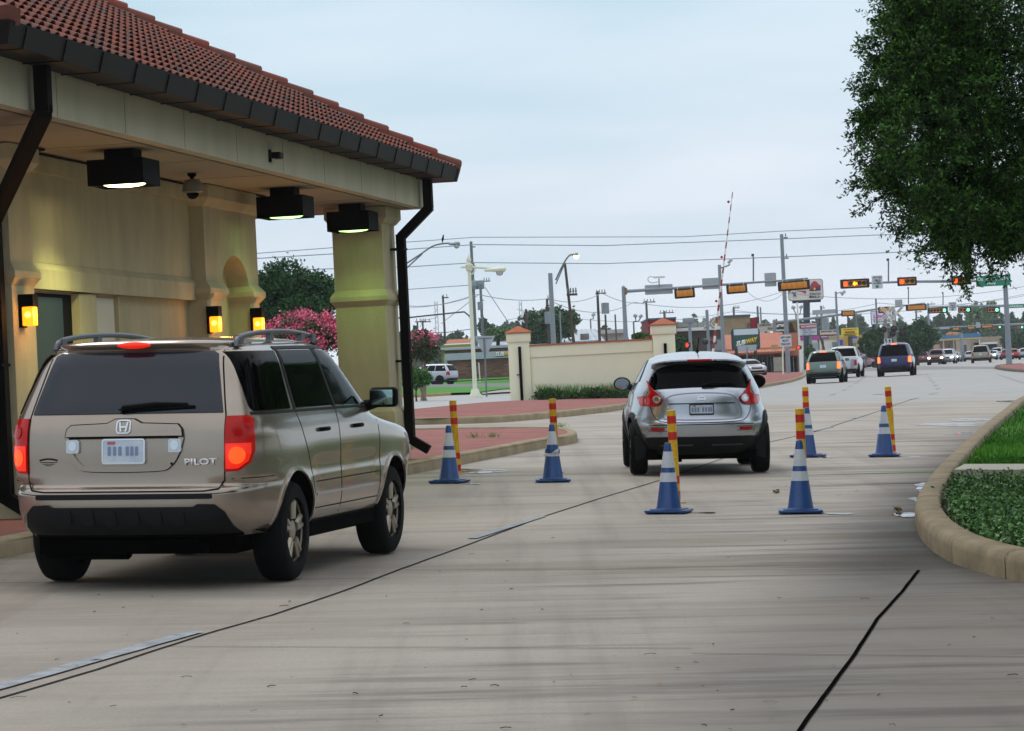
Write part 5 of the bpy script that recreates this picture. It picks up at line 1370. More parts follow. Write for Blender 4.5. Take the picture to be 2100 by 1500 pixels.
hd_ = math.atan2(f_.x - r_.x, f_.y - r_.y); print('PILOT heading', math.degrees(hd_), (f_ - r_).length, r_, f_)
fw = Vector((math.sin(hd_), math.cos(hd_), 0)); rt = Vector((fw.y, -fw.x, 0)); mid = (r_ + f_) / 2; c_ = mid - rt * .86
c_ = c_ + Vector((-.03, -.34, 0)); place(pil, c_, hd_)
juk = build_juke()
l_, r2 = G(1315, 973), G(1557, 971); c_ = (l_ + r2) / 2; print('JUKE', l_, r2, (r2 - l_).length)
hj = R(.2); c_ = c_ + Vector((math.sin(hj), math.cos(hj), 0)) * 1.33
place(juk, c_, hj)
# ---------------------------------------------------------------- far objects
def X_(px, py, Y): return P(px, py, Y).x
def Z_(px, py, Y): return P(px, py, Y).z
def px2m(n, Y): return n / F * Y
def pole_at(px, pyb, Y=None):
    g = G(px, pyb) if Y is None else onG(px, Y); return g
def board(name, px, py, wpx, hpx, Y, m, parent=None, t=.06, tilt=0, bevel=0, yaw=0):
    c = P(px, py, Y); w, h = px2m(wpx, Y), px2m(hpx, Y)
    M = MX(c, yaw, 0, 0) @ Matrix.Rotation(tilt, 4, 'Y')
    mb = MB(); mb.prism(rrect(-w/2, w/2, -h/2, h/2, max(.001, min(w, h) * bevel)) if bevel else [(-w/2, -h/2), (w/2, -h/2), (w/2, h/2), (-w/2, h/2)], t, M @ Matrix.Rotation(R(90), 4, 'X') @ Matrix.Translation((0, 0, -t/2)))
    return mb.build(name, m, parent)
def btext(s, px, py, wpx, hpx, Y, m, parent, off=.05, bold=.02, shear=0, name='lettering', slope=0):
    c = P(px, py, Y) - Vector((0, off, 0)); M = Mat(c, (1, 0, slope), (0, 0, 1))
    return text(name, s, M, px2m(wpx, Y), px2m(hpx, Y), m, parent, .01, bold=bold, shear=shear, res=2)
# ---- traffic signals
LIT = {'r': mat('red lamp lit', '#ff3818', .3, emit='#ff3a14', estr=4), 'a': mat('amber arrow lit', '#ffb020', .3, emit='#ffa010', estr=4), 'g': mat('green lamp lit', '#60ffd0', .3, emit='#4dffc0', estr=3.5)}
OFF = {'r': mat('red lamp off', '#3a100c', .3), 'a': mat('amber lamp off', '#5a3810', .3), 'g': mat('green lamp off', '#0c3326', .3), 'k': mat('dark lamp', '#0c0c0e', .3)}
def head(px, py, wpx, hpx, Y, n, lamps=None, label='', group=None, cat='traffic light', tilt=0):
    c = P(px, py, Y); w, h = px2m(wpx, Y), px2m(hpx, Y); root = empty('traffic_signal', c); root.rotation_euler = (0, tilt, 0); tag(root, label, cat, group)
    s = 1 if lamps else -1       # lamps face the camera (-Y)
    mb = MB(); mb.prism(rrect(-w/2, w/2, -h/2, h/2, h * .12), .03, Matrix.Rotation(R(90), 4, 'X')); mb.build('backplate', M_SIGBLK, root)
    iw, ih = w * .80, h * .62
    mb = MB()
    for k in range(n):
        x = -iw/2 + iw * (k + .5) / n; mb.box((x, .10 * s, 0) if s > 0 else (x, -.15, 0), (iw / n * .97, .2, ih))
        if s < 0: mb.box((x, -.26, 0), (iw / n * .55, .03, ih * .7))
    mb.build('housing', M_SIGY, root, bevel=.02 if Y < 260 else 0)
    if lamps:
        mb = MB(); mb.prism([(-iw/2, -ih/2), (iw/2, -ih/2), (iw/2, ih/2), (-iw/2, ih/2)], .02, Matrix.Translation((0, -.031, 0)) @ Matrix.Rotation(R(90), 4, 'X')); mb.build('door', M_SIGY, root)
        for k, ch in enumerate(lamps):
            x = -iw/2 + iw * (k + .5) / n; lr = ih * .36
            on = ch.isupper(); mm = (LIT if on else OFF)[ch.lower()]
            mb = MB()
            if ch == 'A' and n == 5: 
                mb.prism([(-lr * 1.15, 0), (-.0, lr * 1.1), (-.0, lr * .4), (lr * 1.15, lr * .4), (lr * 1.15, -lr * .4), (0, -lr * .4), (0, -lr * 1.1)], .02, Matrix.Translation((x, -.056, 0)) @ Matrix.Rotation(R(90), 4, 'X'))
            else: mb.lathe([(lr * (1.15 if on else 1), 0), (lr * .6, .03), (0, .045)], (x, -.055, 0), 14, Matrix.Rotation(R(90), 4, 'X'))
            mb.build('lamp', mm, root)
            mb = MB(); v0 = [(x + lr * 1.2 * math.cos(R(a)), -.053, lr * 1.2 * math.sin(R(a))) for a in range(-10, 191, 20)]; v1 = [(a, -.26, c_) for a, b, c_ in v0]; nn_ = len(v0)
            mb.add(v0 + v1, [(i, i + 1, nn_ + i + 1, nn_ + i) for i in range(nn_ - 1)]); mb.build('visor', M_SIGBLK, root)
    mb = MB()
    for x in (-iw * .42, iw * .42): mb.tube([(x, -.02 if s < 0 else .12, h * .28), (x, .0, h * .5 + px2m(3, Y))], .025, 5); mb.build('hanger', M_WHITEP, root); mb = MB()
    return root
def mast(px, Y, pytop, arm, label, arm_y, r=.16, cat='signal mast', base=True, group=None):
    """arm: list of (px,py) along the arm"""
    g = onG(px, Y); root = empty('signal_mast', g, label=label, cat=cat, group=group)
    z = P(px, pytop, Y).z - g.z; mb = MB(); mb.tube([(0, 0, 0), (0, 0, z)], [r * 1.15, r * .8], 14); mb.lathe([(r * .85, z), (0, z + r * .7)], seg=14); mb.build('pole', M_GALV, root, smooth=50)
    mb = MB(); mb.box((0, 0, .06), (r * 4, r * 4, .12)); mb.build('footing', M_SLAB, root)
    pts = [P(a, b, Y) - g for a, b in arm]; n = len(pts); mb = MB(); mb.tube([Vector((0, 0, pts[0].z))] + pts, [r * .8] + [r * .72 * (1 - .55 * k / max(1, n - 1)) for k in range(n)], 10); mb.build('arm', M_GALV, root, smooth=50)
    mb = MB(); mb.box(Vector((math.copysign(r * 1.1, pts[-1].x), 0, pts[0].z)), (.12, .3, px2m(14, Y))); mb.build('flange', mat('rusty flange', '#8a6a4c', .8), root)
    return root, g
def detector(px, py0, py1, Y, label):
    a = P(px, py0, Y); b = P(px, py1, Y); root = empty('vehicle_detector', a, label=label, cat='detector camera', group='small cameras on thin risers above the signal arms')
    d = b - a; mb = MB(); mb.tube([(0, 0, 0), d], .05 if Y < 260 else .06, 6); mb.build('riser', M_GALVD, root); mb = MB(); mb.box(d + Vector((-.05, -.1, .1)), (.14, .4, .16)); mb.build('camera_head', M_SIGBLK, root)
Y1 = 195
mast(1288, Y1, 588, [(1297, 597), (1403, 590), (1500, 583), (1600, 576), (1657, 571)], 'grey signal mast rising behind the cream wall, arm reaching right', 0, .15)
head(1404, 602, 42, 20, Y1 - .4, 3, None, 'yellow backed three lamp signal nearest the left mast pole', 'signals seen from behind on the near mast arm', tilt=-R(2))
head(1511, 593, 43, 19, Y1 - .4, 3, None, 'yellow backed three lamp signal right of the raised gate arm', 'signals seen from behind on the near mast arm', tilt=-R(2))
head(1628, 586, 66, 20, Y1 - .4, 5, None, 'long yellow backed five lamp signal overlapping the bell restaurant sign', 'signals seen from behind on the near mast arm', tilt=-R(2))
def sback(px, py, w, h, Y, label, nm='sign', cat='sign', slope=0, m=None, group=None):
    o = board(nm, px, py, w, h, Y, m or M_SIGNBACK, bevel=.06, t=.03); o.data.materials[0] = m or M_SIGNBACK; return tag(o, label, cat, group)
sback(1351, 594, 57, 20, Y1 + .25, 'blank back of a street name sign near the left mast pole')
sback(1459, 582, 38, 23, Y1 + .25, 'blank back of a wide sign on the arm crossed by the gate arm')
sback(1580, 574, 24, 28, Y1 + .25, 'blank back of a square sign on the near signal arm')
detector(1545, 577, 527, Y1, 'small camera riser on the near arm right of the gate arm')
# camera with a cable loop above the left part of the arm
g = P(1352, 586, Y1); r_ = empty('traffic_camera', g, label='white traffic camera with a cable loop above the left signal arm', cat='camera')
mb = MB(); mb.tube([(0, 0, -.2), (0, 0, .45)], .04, 6); mb.build('mount', M_GALV, r_); mb = MB(); mb.box((.02, 0, .55), (.75, .2, .14)); mb.build('housing', M_WHITEP, r_, bevel=.03)
mb = MB(); mb.tube(smoothpts([(-.3, 0, .55), (-.6, 0, .6), (-.72, 0, .4), (-.5, 0, .2), (-.05, 0, .25)], 4), .02, 5); mb.build('cable', M_GALVD, r_)
# mast 2 (facing us)
Y2 = 210
mast(2070, Y2, 572, [(2062, 576), (1970, 577), (1860, 578), (1724, 583)], 'tall grey signal pole on the right median with an arm reaching left', 0, .19)
head(1753, 582, 60, 19, Y2 - .4, 5, 'RaAkg', 'five lamp signal with a lit red lamp and a yellow left arrow', 'signals facing the near junction')
head(1860, 577.5, 40, 18, Y2 - .4, 3, 'Rag', 'three lamp signal lit red beside the yield sign', 'signals facing the near junction')
head(1971, 576, 40, 17, Y2 - .4, 3, 'Rag', 'three lamp signal lit red under the oak leaves', 'signals facing the near junction')
def yieldsign(px, py, w, h, Y, label):
    r_ = board('road_sign', px, py, w, h, Y, M_SIGNW, bevel=.06, t=.04); tag(r_, label, 'sign')
    tm = M_TXTB
    btext('LEFT TURN', px, py - h * .36, w * .8, h * .11, Y, tm, r_); btext('YIELD', px, py - h * .12, w * .62, h * .16, Y, tm, r_); btext('ON GREEN', px, py + h * .08, w * .78, h * .11, Y, tm, r_)
    c = P(px, py + h * .33, Y - .03); mb = MB(); mb.lathe([(px2m(w * .14, Y), 0), (px2m(w * .14, Y), .02), (0, .02)], c, 16, Matrix.Rotation(R(90), 4, 'X')); mb.build('green_disc', M_SIGNG, r_)
yieldsign(1799, 579, 22, 27, Y2 - .35, 'white left turn yield on green sign on the near arm')
detector(1822, 578, 536, Y2, 'small camera riser beside the near yield sign')
o = board('street_sign', 2037, 576, 71, 22, Y2 - .5, M_SIGNG, t=.05); tag(o, 'large green street name sign partly hidden by oak leaves', 'sign')
btext('Os  mc  k Stake', 2036, 572, 64, 8, Y2 - .5, M_TXTW, o); btext('Hwy', 2033, 582, 18, 7, Y2 - .5, M_TXTW, o)
# mast 3 and 4
Y3 = 320
mast(1593, Y3, 657, [(1599, 661), (1700, 649), (1800, 634), (1897, 622)], 'grey mast at the orange roofed shop with its arm reaching right', 0, .22)
G3 = 'signals seen from behind on the middle mast arm'
head(1739, 643, 28, 12, Y3 - .4, 3, None, 'small yellow backed signal above the yellow shop sign', G3)
head(1814, 636, 26, 13, Y3 - .4, 3, None, 'small yellow backed signal behind the railroad crossbuck', G3)
head(1879, 631, 43, 13, Y3 - .4, 5, None, 'long yellow backed signal right of the railroad crossing', G3)
sback(1690, 640, 48, 9, Y3 + .3, 'long pale sign back on the middle mast arm'); sback(1843, 622, 15, 14, Y3 + .3, 'small pale sign back above the railroad crossbuck')
detector(1863, 624, 593, Y3, 'small camera riser on the middle arm above the railroad crossing')
mast(2120, Y3 + 10, 625, [(2110, 627), (2000, 628), (1905, 630)], 'signal mast arm crossing the trees right of the crossing', 0, .22)
G4 = 'green signals on the middle mast arm'
head(1923.5, 637, 41, 11.5, Y3 + 9.5, 5, 'kkkkG', 'five lamp signal lit green left of the small yield sign', G4)
head(1978, 636, 27, 11.5, Y3 + 9.5, 3, 'kkG', 'three lamp signal lit green right of the small yield sign', G4)
head(2037, 636, 27, 12, Y3 + 9.5, 3, 'kkG', 'three lamp signal lit green left of the tall right pole', G4)
yieldsign(1953.5, 629, 16, 18, Y3 + 9.5, 'small left turn yield on green sign among the green signals')
detector(1934, 626, 603, Y3 + 10, 'small camera riser above the green signals')
o = board('street_sign', 2085, 628, 44, 8, Y3 + 9.3, M_SIGNG, t=.05); tag(o, 'small green street name sign crossing behind the tall right pole', 'sign'); btext('Aviation', 2081, 628, 34, 5, Y3 + 9.3, M_TXTW, o)
Y4 = 560
mast(2130, Y4, 660, [(2125, 664), (2000, 669), (1913, 674)], 'farthest signal mast arm before the wooded hill', 0, .3)
G5 = 'tiny signals on the farthest mast arm'
for a, b, w, n, l, t in ((1960, 675, 15, 3, None, 'far orange signal back left of the three'), (1991, 672.5, 15, 3, None, 'far orange signal back beside the far square sign'), (2024, 670, 24, 5, None, 'far long orange signal back'), (2043, 671.5, 22, 5, 'kkkkG', 'far five lamp signal lit green above the gas station'), (2092, 671.5, 16, 3, 'kkG', 'far three lamp signal lit green behind the tall right pole')):
    head(a, b, w, 6.5, Y4 - .5, n, l, t, G5)
sback(1937, 673, 20, 5, Y4 - .9, 'far pale sign back on the farthest arm'); sback(2006, 667, 9, 11, Y4 - .9, 'far square pale sign on the farthest arm'); sback(2066, 667.5, 8, 11, Y4 - .9, 'far small yield sign on the farthest arm')
g = onG(1974, 430); r_ = empty('signal_mast', g, label='small signal pole with two side signals before the gas station', cat='signal mast'); z = P(1974, 683, 430).z - g.z
mb = MB(); mb.tube([(0, 0, 0), (0, 0, z)], .25, 8); mb.build('pole', M_GALV, r_); mb = MB(); mb.tube([(0, 0, z - .1), P(1945, 682.5, 430) - g], .12, 6); mb.build('arm', M_GALV, r_)
for a in (1946, 1959):
    mb = MB(); mb.box(P(a, 685.5, 430) - g, (.75, .4, .35)); mb.build('signal_head', M_SIGY, r_, bevel=.05)
# ---- pedestrian signals
def pedsig(px, py, s, Y, label, right=True):
    c = P(px, py, Y); r_ = empty('pedestrian_signal', c, label=label, cat='pedestrian signal', group='red hand pedestrian signals'); w = px2m(s, Y)
    mb = MB(); mb.box((0, 0, 0), (w, .25, w * .95)); mb.build('housing', M_SIGBLK, r_, bevel=.02)
    mb = MB(); mb.box((w * .7, .05, 0), (w * .3, .2, w * .7)); mb.build('bracket', M_SIGY, r_)
    # hand: palm, four fingers, thumb
    mb = MB(); M = Matrix.Translation((-w * .08, -.14, 0)) @ Matrix.Rotation(R(90), 4, 'X') @ Matrix.Rotation(R(-8), 4, 'Z')
    mb.prism([(-.20*w, -.36*w), (.10*w, -.36*w), (.17*w, -.12*w), (.30*w, .08*w), (.24*w, .14*w), (.12*w, .02*w), (.12*w, .26*w), (.06*w, .27*w), (.04*w, .1*w), (.02*w, .36*w), (-.04*w, .36*w), (-.05*w, .1*w), (-.07*w, .36*w), (-.13*w, .34*w), (-.13*w, .08*w), (-.17*w, .27*w), (-.22*w, .25*w)], .02, M)
    mb.build('hand_symbol', mat('red hand', '#ff2c18', .4, emit='#ff2a14', estr=3), r_)
pedsig(1410, 708, 11.5, 190, 'red hand pedestrian signal by the grey pole right of the cream pier')
pedsig(1638, 713, 8.5, 300, 'red hand pedestrian signal on the white pole by the orange shop')
o = board('pedestrian_signal_back', 1652, 688, 1, 1, 300, M_SIGY); bpy.data.objects.remove(o)
o = board('pedestrian_signal', 1588.5, 712.5, 13, 10, 300, mat('tan signal housing', '#b8935a', .6), t=.35, bevel=.1); tag(o, 'tan back of a pedestrian signal on the left-turn sign pole', 'pedestrian signal')
# ---- railroad crossing equipment
def flasher(mb_parent, c, r, lit=False, face=1):
    mb = MB(); mb.lathe([(0, 0), (r, 0), (r, .03), (r * .52, .05), (r * .5, .10), (0, .12)], c, 20, Matrix.Rotation(R(90) * face, 4, 'X')); o = mb.build('flasher_disc', M_SIGBLK, mb_parent)
    mb = MB(); mb.lathe([(0, .125), (r * .44, .125), (r * .3, .16), (0, .17)], c, 16, Matrix.Rotation(R(90) * face, 4, 'X')); mb.build('lens', mat('dark red lens', '#3c0c08', .3) if face > 0 else M_CLEAR, o)
    return o
def crossbuck(parent, c, L_, w, words=True):
    for k, (a, s) in enumerate(((R(45), 'RAILROAD'), (R(-45), 'CROSSING'))):
        a2 = -R(45) if k == 0 else R(45)
        M = Matrix.Translation(c) @ Matrix.Rotation(a2 * -1, 4, 'Y'); mb = MB(); mb.box((0, 0, 0), (L_, .02, w)); o = mb.build('crossbuck_blade', M_WHITEP, parent)
        T = Matrix.Translation(Vector(c) + Vector((0, -.03 * (k + 1), 0))) @ Matrix.Rotation(-a2, 4, 'Y')
        for v in o.data.vertices: v.co = T @ v.co
        if words:
            s1 = s[:4]; s2 = s[4:]
            M2 = T @ Matrix.Translation((0, -.012, 0)) @ Matrix.Rotation(R(90), 4, 'X')
            for (q, dx) in ((s1, -L_ * .27), (s2, L_ * .27)): text('lettering', q, M2 @ Matrix.Translation((dx, 0, 0)), L_ * .34, w * .55, M_TXTB, o, .008, bold=.02, res=2)
YR_ = 200
# near-left unit with raised gate arm (seen from behind)
g = onG(1457, 165); r_ = empty('railroad_signal', g, label='railroad crossing signal left of the street light, seen from behind with two black discs', cat='railroad signal')
z = P(1452, 636, 165).z - g.z; mb = MB(); mb.tube([(0, 0, 0), (0, 0, z)], .09, 8); mb.build('mast', M_GALV, r_)
crossbuck(r_, P(1454, 664, 165) - g + Vector((0, .15, 0)), px2m(34, 165), .17, True)
for a, b in ((1446, 702), (1464, 702)): flasher(r_, P(a, b, 165) - g - Vector((0, .1, 0)), px2m(5.8, 165))
mb = MB(); mb.tube([P(1443, 697, 165) - g, P(1469, 697, 165) - g], .05, 6); mb.build('crossarm', M_GALV, r_)
g = onG(1459, 160); ga = empty('crossing_gate', g, label='tall raised red and white striped railroad gate arm', cat='gate arm')
a0, a1 = P(1461.5, 728, 160) - g, P(1502.5, 394, 160) - g; a0.y = a1.y = 0; nb = 26; mb = MB(); d = a1 - a0
for k in range(nb):
    mb.mi = k % 2; s0 = a0 + d * (k / nb); s1 = a0 + d * ((k + 1) / nb); r0 = .068 - .045 * k / nb; r1 = .068 - .045 * (k + 1) / nb; mb.tube([s0, s1], [r0, r1], 6)
mb.build('arm', [M_WHITEP, mat('gate red', '#8e2a26', .5)], ga)
for k in (.1, .33, .6, .94):
    mb = MB(); c = a0 + d * k; mb.lathe([(0, -.05), (.07, -.05), (.07, .05), (0, .05)], c + Vector((-.16, 0, 0)), 10, Matrix.Rotation(R(90), 4, 'X')); mb.build('gate_lamp', M_REDL, ga)
mb = MB(); mb.box((-.0, 0, .8), (.5, .5, .9)); mb.tube([(0, 0, 0), (0, 0, 1)], .12, 8); mb.tube([(0, 0, 1), a0], .10, 6); mb.build('gate_mechanism', M_GALV, ga)
o = board('equipment_cabinet', 1472, 708, 12, 22, 168, M_GALV, t=.5, bevel=.04); tag(o, 'grey equipment cabinet behind the raised gate arm base', 'cabinet')
# right units
def rrunit(px, Y, top, xb, disc, label, face):
    g = onG(px, Y); r_ = empty('railroad_signal', g, label=label, cat='railroad signal'); z = P(px, top, Y).z - g.z
    mb = MB(); mb.tube([(0, 0, 0), (0, 0, z)], .12, 8); mb.build('mast', mat('weathered mast', '#8d8a84', .7), r_)
    crossbuck(r_, P(xb[0], xb[1], Y) - g - Vector((0, .1 * face, 0)), px2m(xb[2], Y), px2m(5.6, Y))
    for a, b, rr_ in disc: flasher(r_, P(a, b, Y) - g - Vector((0, .25, 0)), px2m(rr_, Y), face=1)
    mb = MB(); mb.tube([P(disc[0][0], disc[0][1] - 4, Y) - g - Vector((0, .1, 0)), P(disc[-1][0], disc[-1][1] - 4, Y) - g - Vector((0, .1, 0))], .06, 6); mb.build('crossarm', M_GALV, r_)
    return r_, g
rrunit(1838.5, 215, 628, (1838, 643, 38), [(1829.5, 685, 6.6), (1849, 684, 7.4)], 'railroad signal with grey lenses, just behind the front crossbuck', 1)
rb, g = rrunit(1820.5, 205, 640, (1820.5, 643, 38), [(1811, 676.5, 6.6), (1832, 675, 6.8)], 'front railroad crossbuck signal above the dark blue SUV', 1)
o = board('road_sign', 1821, 700.5, 16, 11, 204.5, M_SIGNW, t=.03); tag(o, 'white lane arrow sign on the crossbuck post above the dark blue SUV', 'sign')
cc = P(1824.5, 700, 204.45); w = px2m(2.4, 204); M = Mat(cc, (1, 0, 0), (0, 0, 1)); mb = MB(); mb.prism([(-w * .4, -w * 1.8), (w * .4, -w * 1.8), (w * .4, w * .2), (w * 1.2, w * .2), (0, w * 1.9), (-w * 1.2, w * .2), (-w * .4, w * .2)], .02, M); mb.build('arrow', M_TXTB, o)
cc = P(1817, 700, 204.45); M = Mat(cc, (1, 0, 0), (0, 0, 1)); mb = MB(); mb.prism([(-w * .9, w * 1.8), (w * .6, w * 1.8), (w * .5, -w * 1.8), (-.0, -w * 1.8)], .02, M); mb.build('arrow', M_TXTB, o)
# ---- poles, street lights
def streetpole(name, px, Y, pytop, r, m, label, cat, group=None, pxt=None, py=None):
    g = onG(px, Y); t = P(pxt if pxt is not None else px, pytop, Y) - g; root = empty(name, g, label=label, cat=cat, group=group)
    if pxt is None: t.x = 0; t.y = 0
    r *= .66 if name != 'street_lamp' else 1; mb = MB(); mb.tube([(0, 0, -.1), t], [r, r * .72], 10); mb.build('pole', m, root, smooth=50); return root, g, t
def crossarms(root, g, px, py, wpx, Y, n=3, yaw=0, m=None):
    c = P(px, py, Y) - g; w = px2m(wpx, Y); mb = MB(); mb.box(c + Vector((0, -.1, 0)), (w, .12, .12)); mb.build('crossarm', m or M_WOODF, root)
    for k in range(n):
        mb = MB(); x = c.x - w / 2 + w * (k + .5) / n; mb.lathe([(.03, 0), (.06, .1), (.03, .16), (.05, .22), (0, .30)], (x, c.y - .1, c.z + .08), 8); mb.build('insulator', M_GALVD, root)
def lamphead(root, c, L_, m, lit=None, w=.3, name='lamp_head'):
    mb = MB(); n0 = Vector(c); mb.lathe([(0, -L_ * .5), (w * .25, -L_ * .48), (w * .34, -L_ * .1), (w * .5, L_ * .15), (w * .45, L_ * .42), (0, L_ * .5)], (0, 0, 0), 14, Matrix.Rotation(R(90), 4, 'Y'))
    o = mb.build(name, m, root, smooth=60)
    for v in o.data.vertices: v.co = Vector((v.co.x, v.co.y, v.co.z * .55)) + n0
    mb = MB(); mb.lathe([(0, -w * .5), (w * .28, -w * .42), (w * .42, 0), (0, 0)], n0 + Vector((L_ * .18, 0, -w * .12)), 14); mb.build('lens', lit or M_CLEAR, o, smooth=60)
# white ornamental lamp on the verge
r_, g, t = streetpole('street_lamp', 975, 115, 548, .088, M_CREAMP, 'white ornamental street lamp on the grass verge', 'street lamp')
z = t.z; mb = MB(); mb.lathe([(.24, 0), (.24, .08), (.17, .2), (.13, .35)], seg=16); mb.build('base', M_CREAMP, r_, smooth=50)
mb = MB(); mb.lathe([(.10, z - .15), (.13, z - .1), (.13, z + .0), (.15, z + .03), (.15, z + .11), (.08, z + .14), (.05, z + .18), (.09, z + .24), (.10, z + .30), (.05, z + .40), (0, z + .52)], seg=16); mb.build('finial', M_CREAMP, r_, smooth=60)
mb = MB(); h_ = P(1010, 551, 115) - g; mb.tube([(-.32, 0, z + .02), (0, 0, z + .02), h_], [.04, .05, .04], 8); mb.tube(smoothpts([(.05, 0, z - .28), (.18, 0, z - .2), (.22, 0, z - .06), (.34, 0, z - .02)], 4), .03, 6); mb.build('arm', M_CREAMP, r_, smooth=50)
lamphead(r_, P(1016, 553.5, 115) - g, px2m(46, 115), M_CREAMP, w=.4)
# cobra lamp beside the gatehouse column
r_, g, t = streetpole('street_lamp', 834, 128, 552, .12, M_GALV, 'grey street lamp with a bird on its long curved arm, pole behind the downspout', 'street lamp')
arm = smoothpts([P(833, 541, 128) - g, P(862, 522, 128) - g, P(886, 506, 128) - g, P(905, 500.5, 128) - g, P(924, 499, 128) - g], 5); mb = MB(); mb.tube(arm, .035, 6); mb.tube([P(833, 551, 128) - g, P(866, 521, 128) - g], .03, 6); mb.build('arm', M_GALVD, r_, smooth=60)
lamphead(r_, P(932, 500.5, 128) - g, px2m(24, 128), M_GALV, w=.34)
c = P(908, 497, 128); bd_ = empty('bird', c, label='small black bird perched on the street lamp arm', cat='bird')
mb = MB(); mb.lathe([(0, -.10), (.03, -.06), (.05, .02), (.04, .10), (.028, .15), (.03, .19), (0, .225)], (0, 0, .1), 10, Matrix.Rotation(R(12), 4, 'Y')); mb.tube([(-.01, 0, .02), (-.05, 0, -.09)], [.02, .01], 5); mb.tube([(.04, 0, .29), (.08, 0, .285)], [.012, .003], 5); mb.build('body', M_BLACK, bd_, smooth=60)
# lit lamp pole
r_, g, t = streetpole('street_lamp', 1140, 150, 560, .15, M_GALV, 'grey street lamp with a lit amber lamp behind the cream wall', 'street lamp')
mb = MB(); mb.tube(smoothpts([P(1139.5, 575, 150) - g, P(1150, 552, 150) - g, P(1160, 534, 150) - g, P(1168, 524, 150) - g, P(1176, 522, 150) - g], 4), .04, 6); mb.tube([P(1140, 583, 150) - g, P(1158, 541, 150) - g], .03, 6); mb.build('arm', M_GALVD, r_, smooth=60)
lamphead(r_, P(1179, 522.5, 150) - g, px2m(14, 150), M_GALV, mat('sodium lamp', '#ffd890', .3, emit='#ffcf80', estr=5), w=.36)
# leaning wood pole
r_, g, t = streetpole('utility_pole', 1187, 160, 541, .14, M_WOOD, 'brown wooden pole leaning left under the lit street lamp', 'utility pole', pxt=1158.5); crossarms(r_, g, 1173, 604.5, 22, 160, 4, m=M_WOOD)
UT = 'wooden and steel utility poles in the distance'
# tall steel pole with transformer
r_, g, t = streetpole('utility_pole', 980, 300, 495, .30, M_GALVD, 'tall grey pole with a transformer can, behind the white lamp', 'utility pole', UT); 
c = P(967, 507, 300) - g; mb = MB(); mb.box(c + Vector((.15, 0, 0)), (.5, .12, .12)); mb.box(c + Vector((-.1, 0, .25)), (.12, .12, .6)); mb.build('bracket', M_GALVD, r_)
crossarms(r_, g, 967, 546, 16, 300, 3, m=M_GALVD)
c = P(988, 584, 300) - g; mb = MB(); mb.lathe([(0, -.45), (.33, -.45), (.36, -.4), (.36, .3), (.3, .4), (0, .45)], c - Vector((.1, .4, 0)), 16); mb.lathe([(0, -.45), (.33, -.45), (.36, -.4), (.36, .3), (.3, .4), (0, .45)], c + Vector((-.65, -.3, 0)), 16); mb.build('transformer', M_GALV, r_, smooth=50)
r_, g, t = streetpole('utility_pole', 995, 298, 583, .26, M_GALVD, 'second grey pole just right of the transformer pole', 'utility pole', UT); crossarms(r_, g, 998, 577, 15, 298, 3, m=M_GALVD)
mb = MB(); mb.lathe([(0, -.4), (.28, -.4), (.28, .4), (0, .45)], P(985, 628, 298) - g, 12); mb.tube([P(984, 616, 298) - g, P(993, 616, 298) - g], .05, 5); mb.build('transformer', M_GALV, r_)
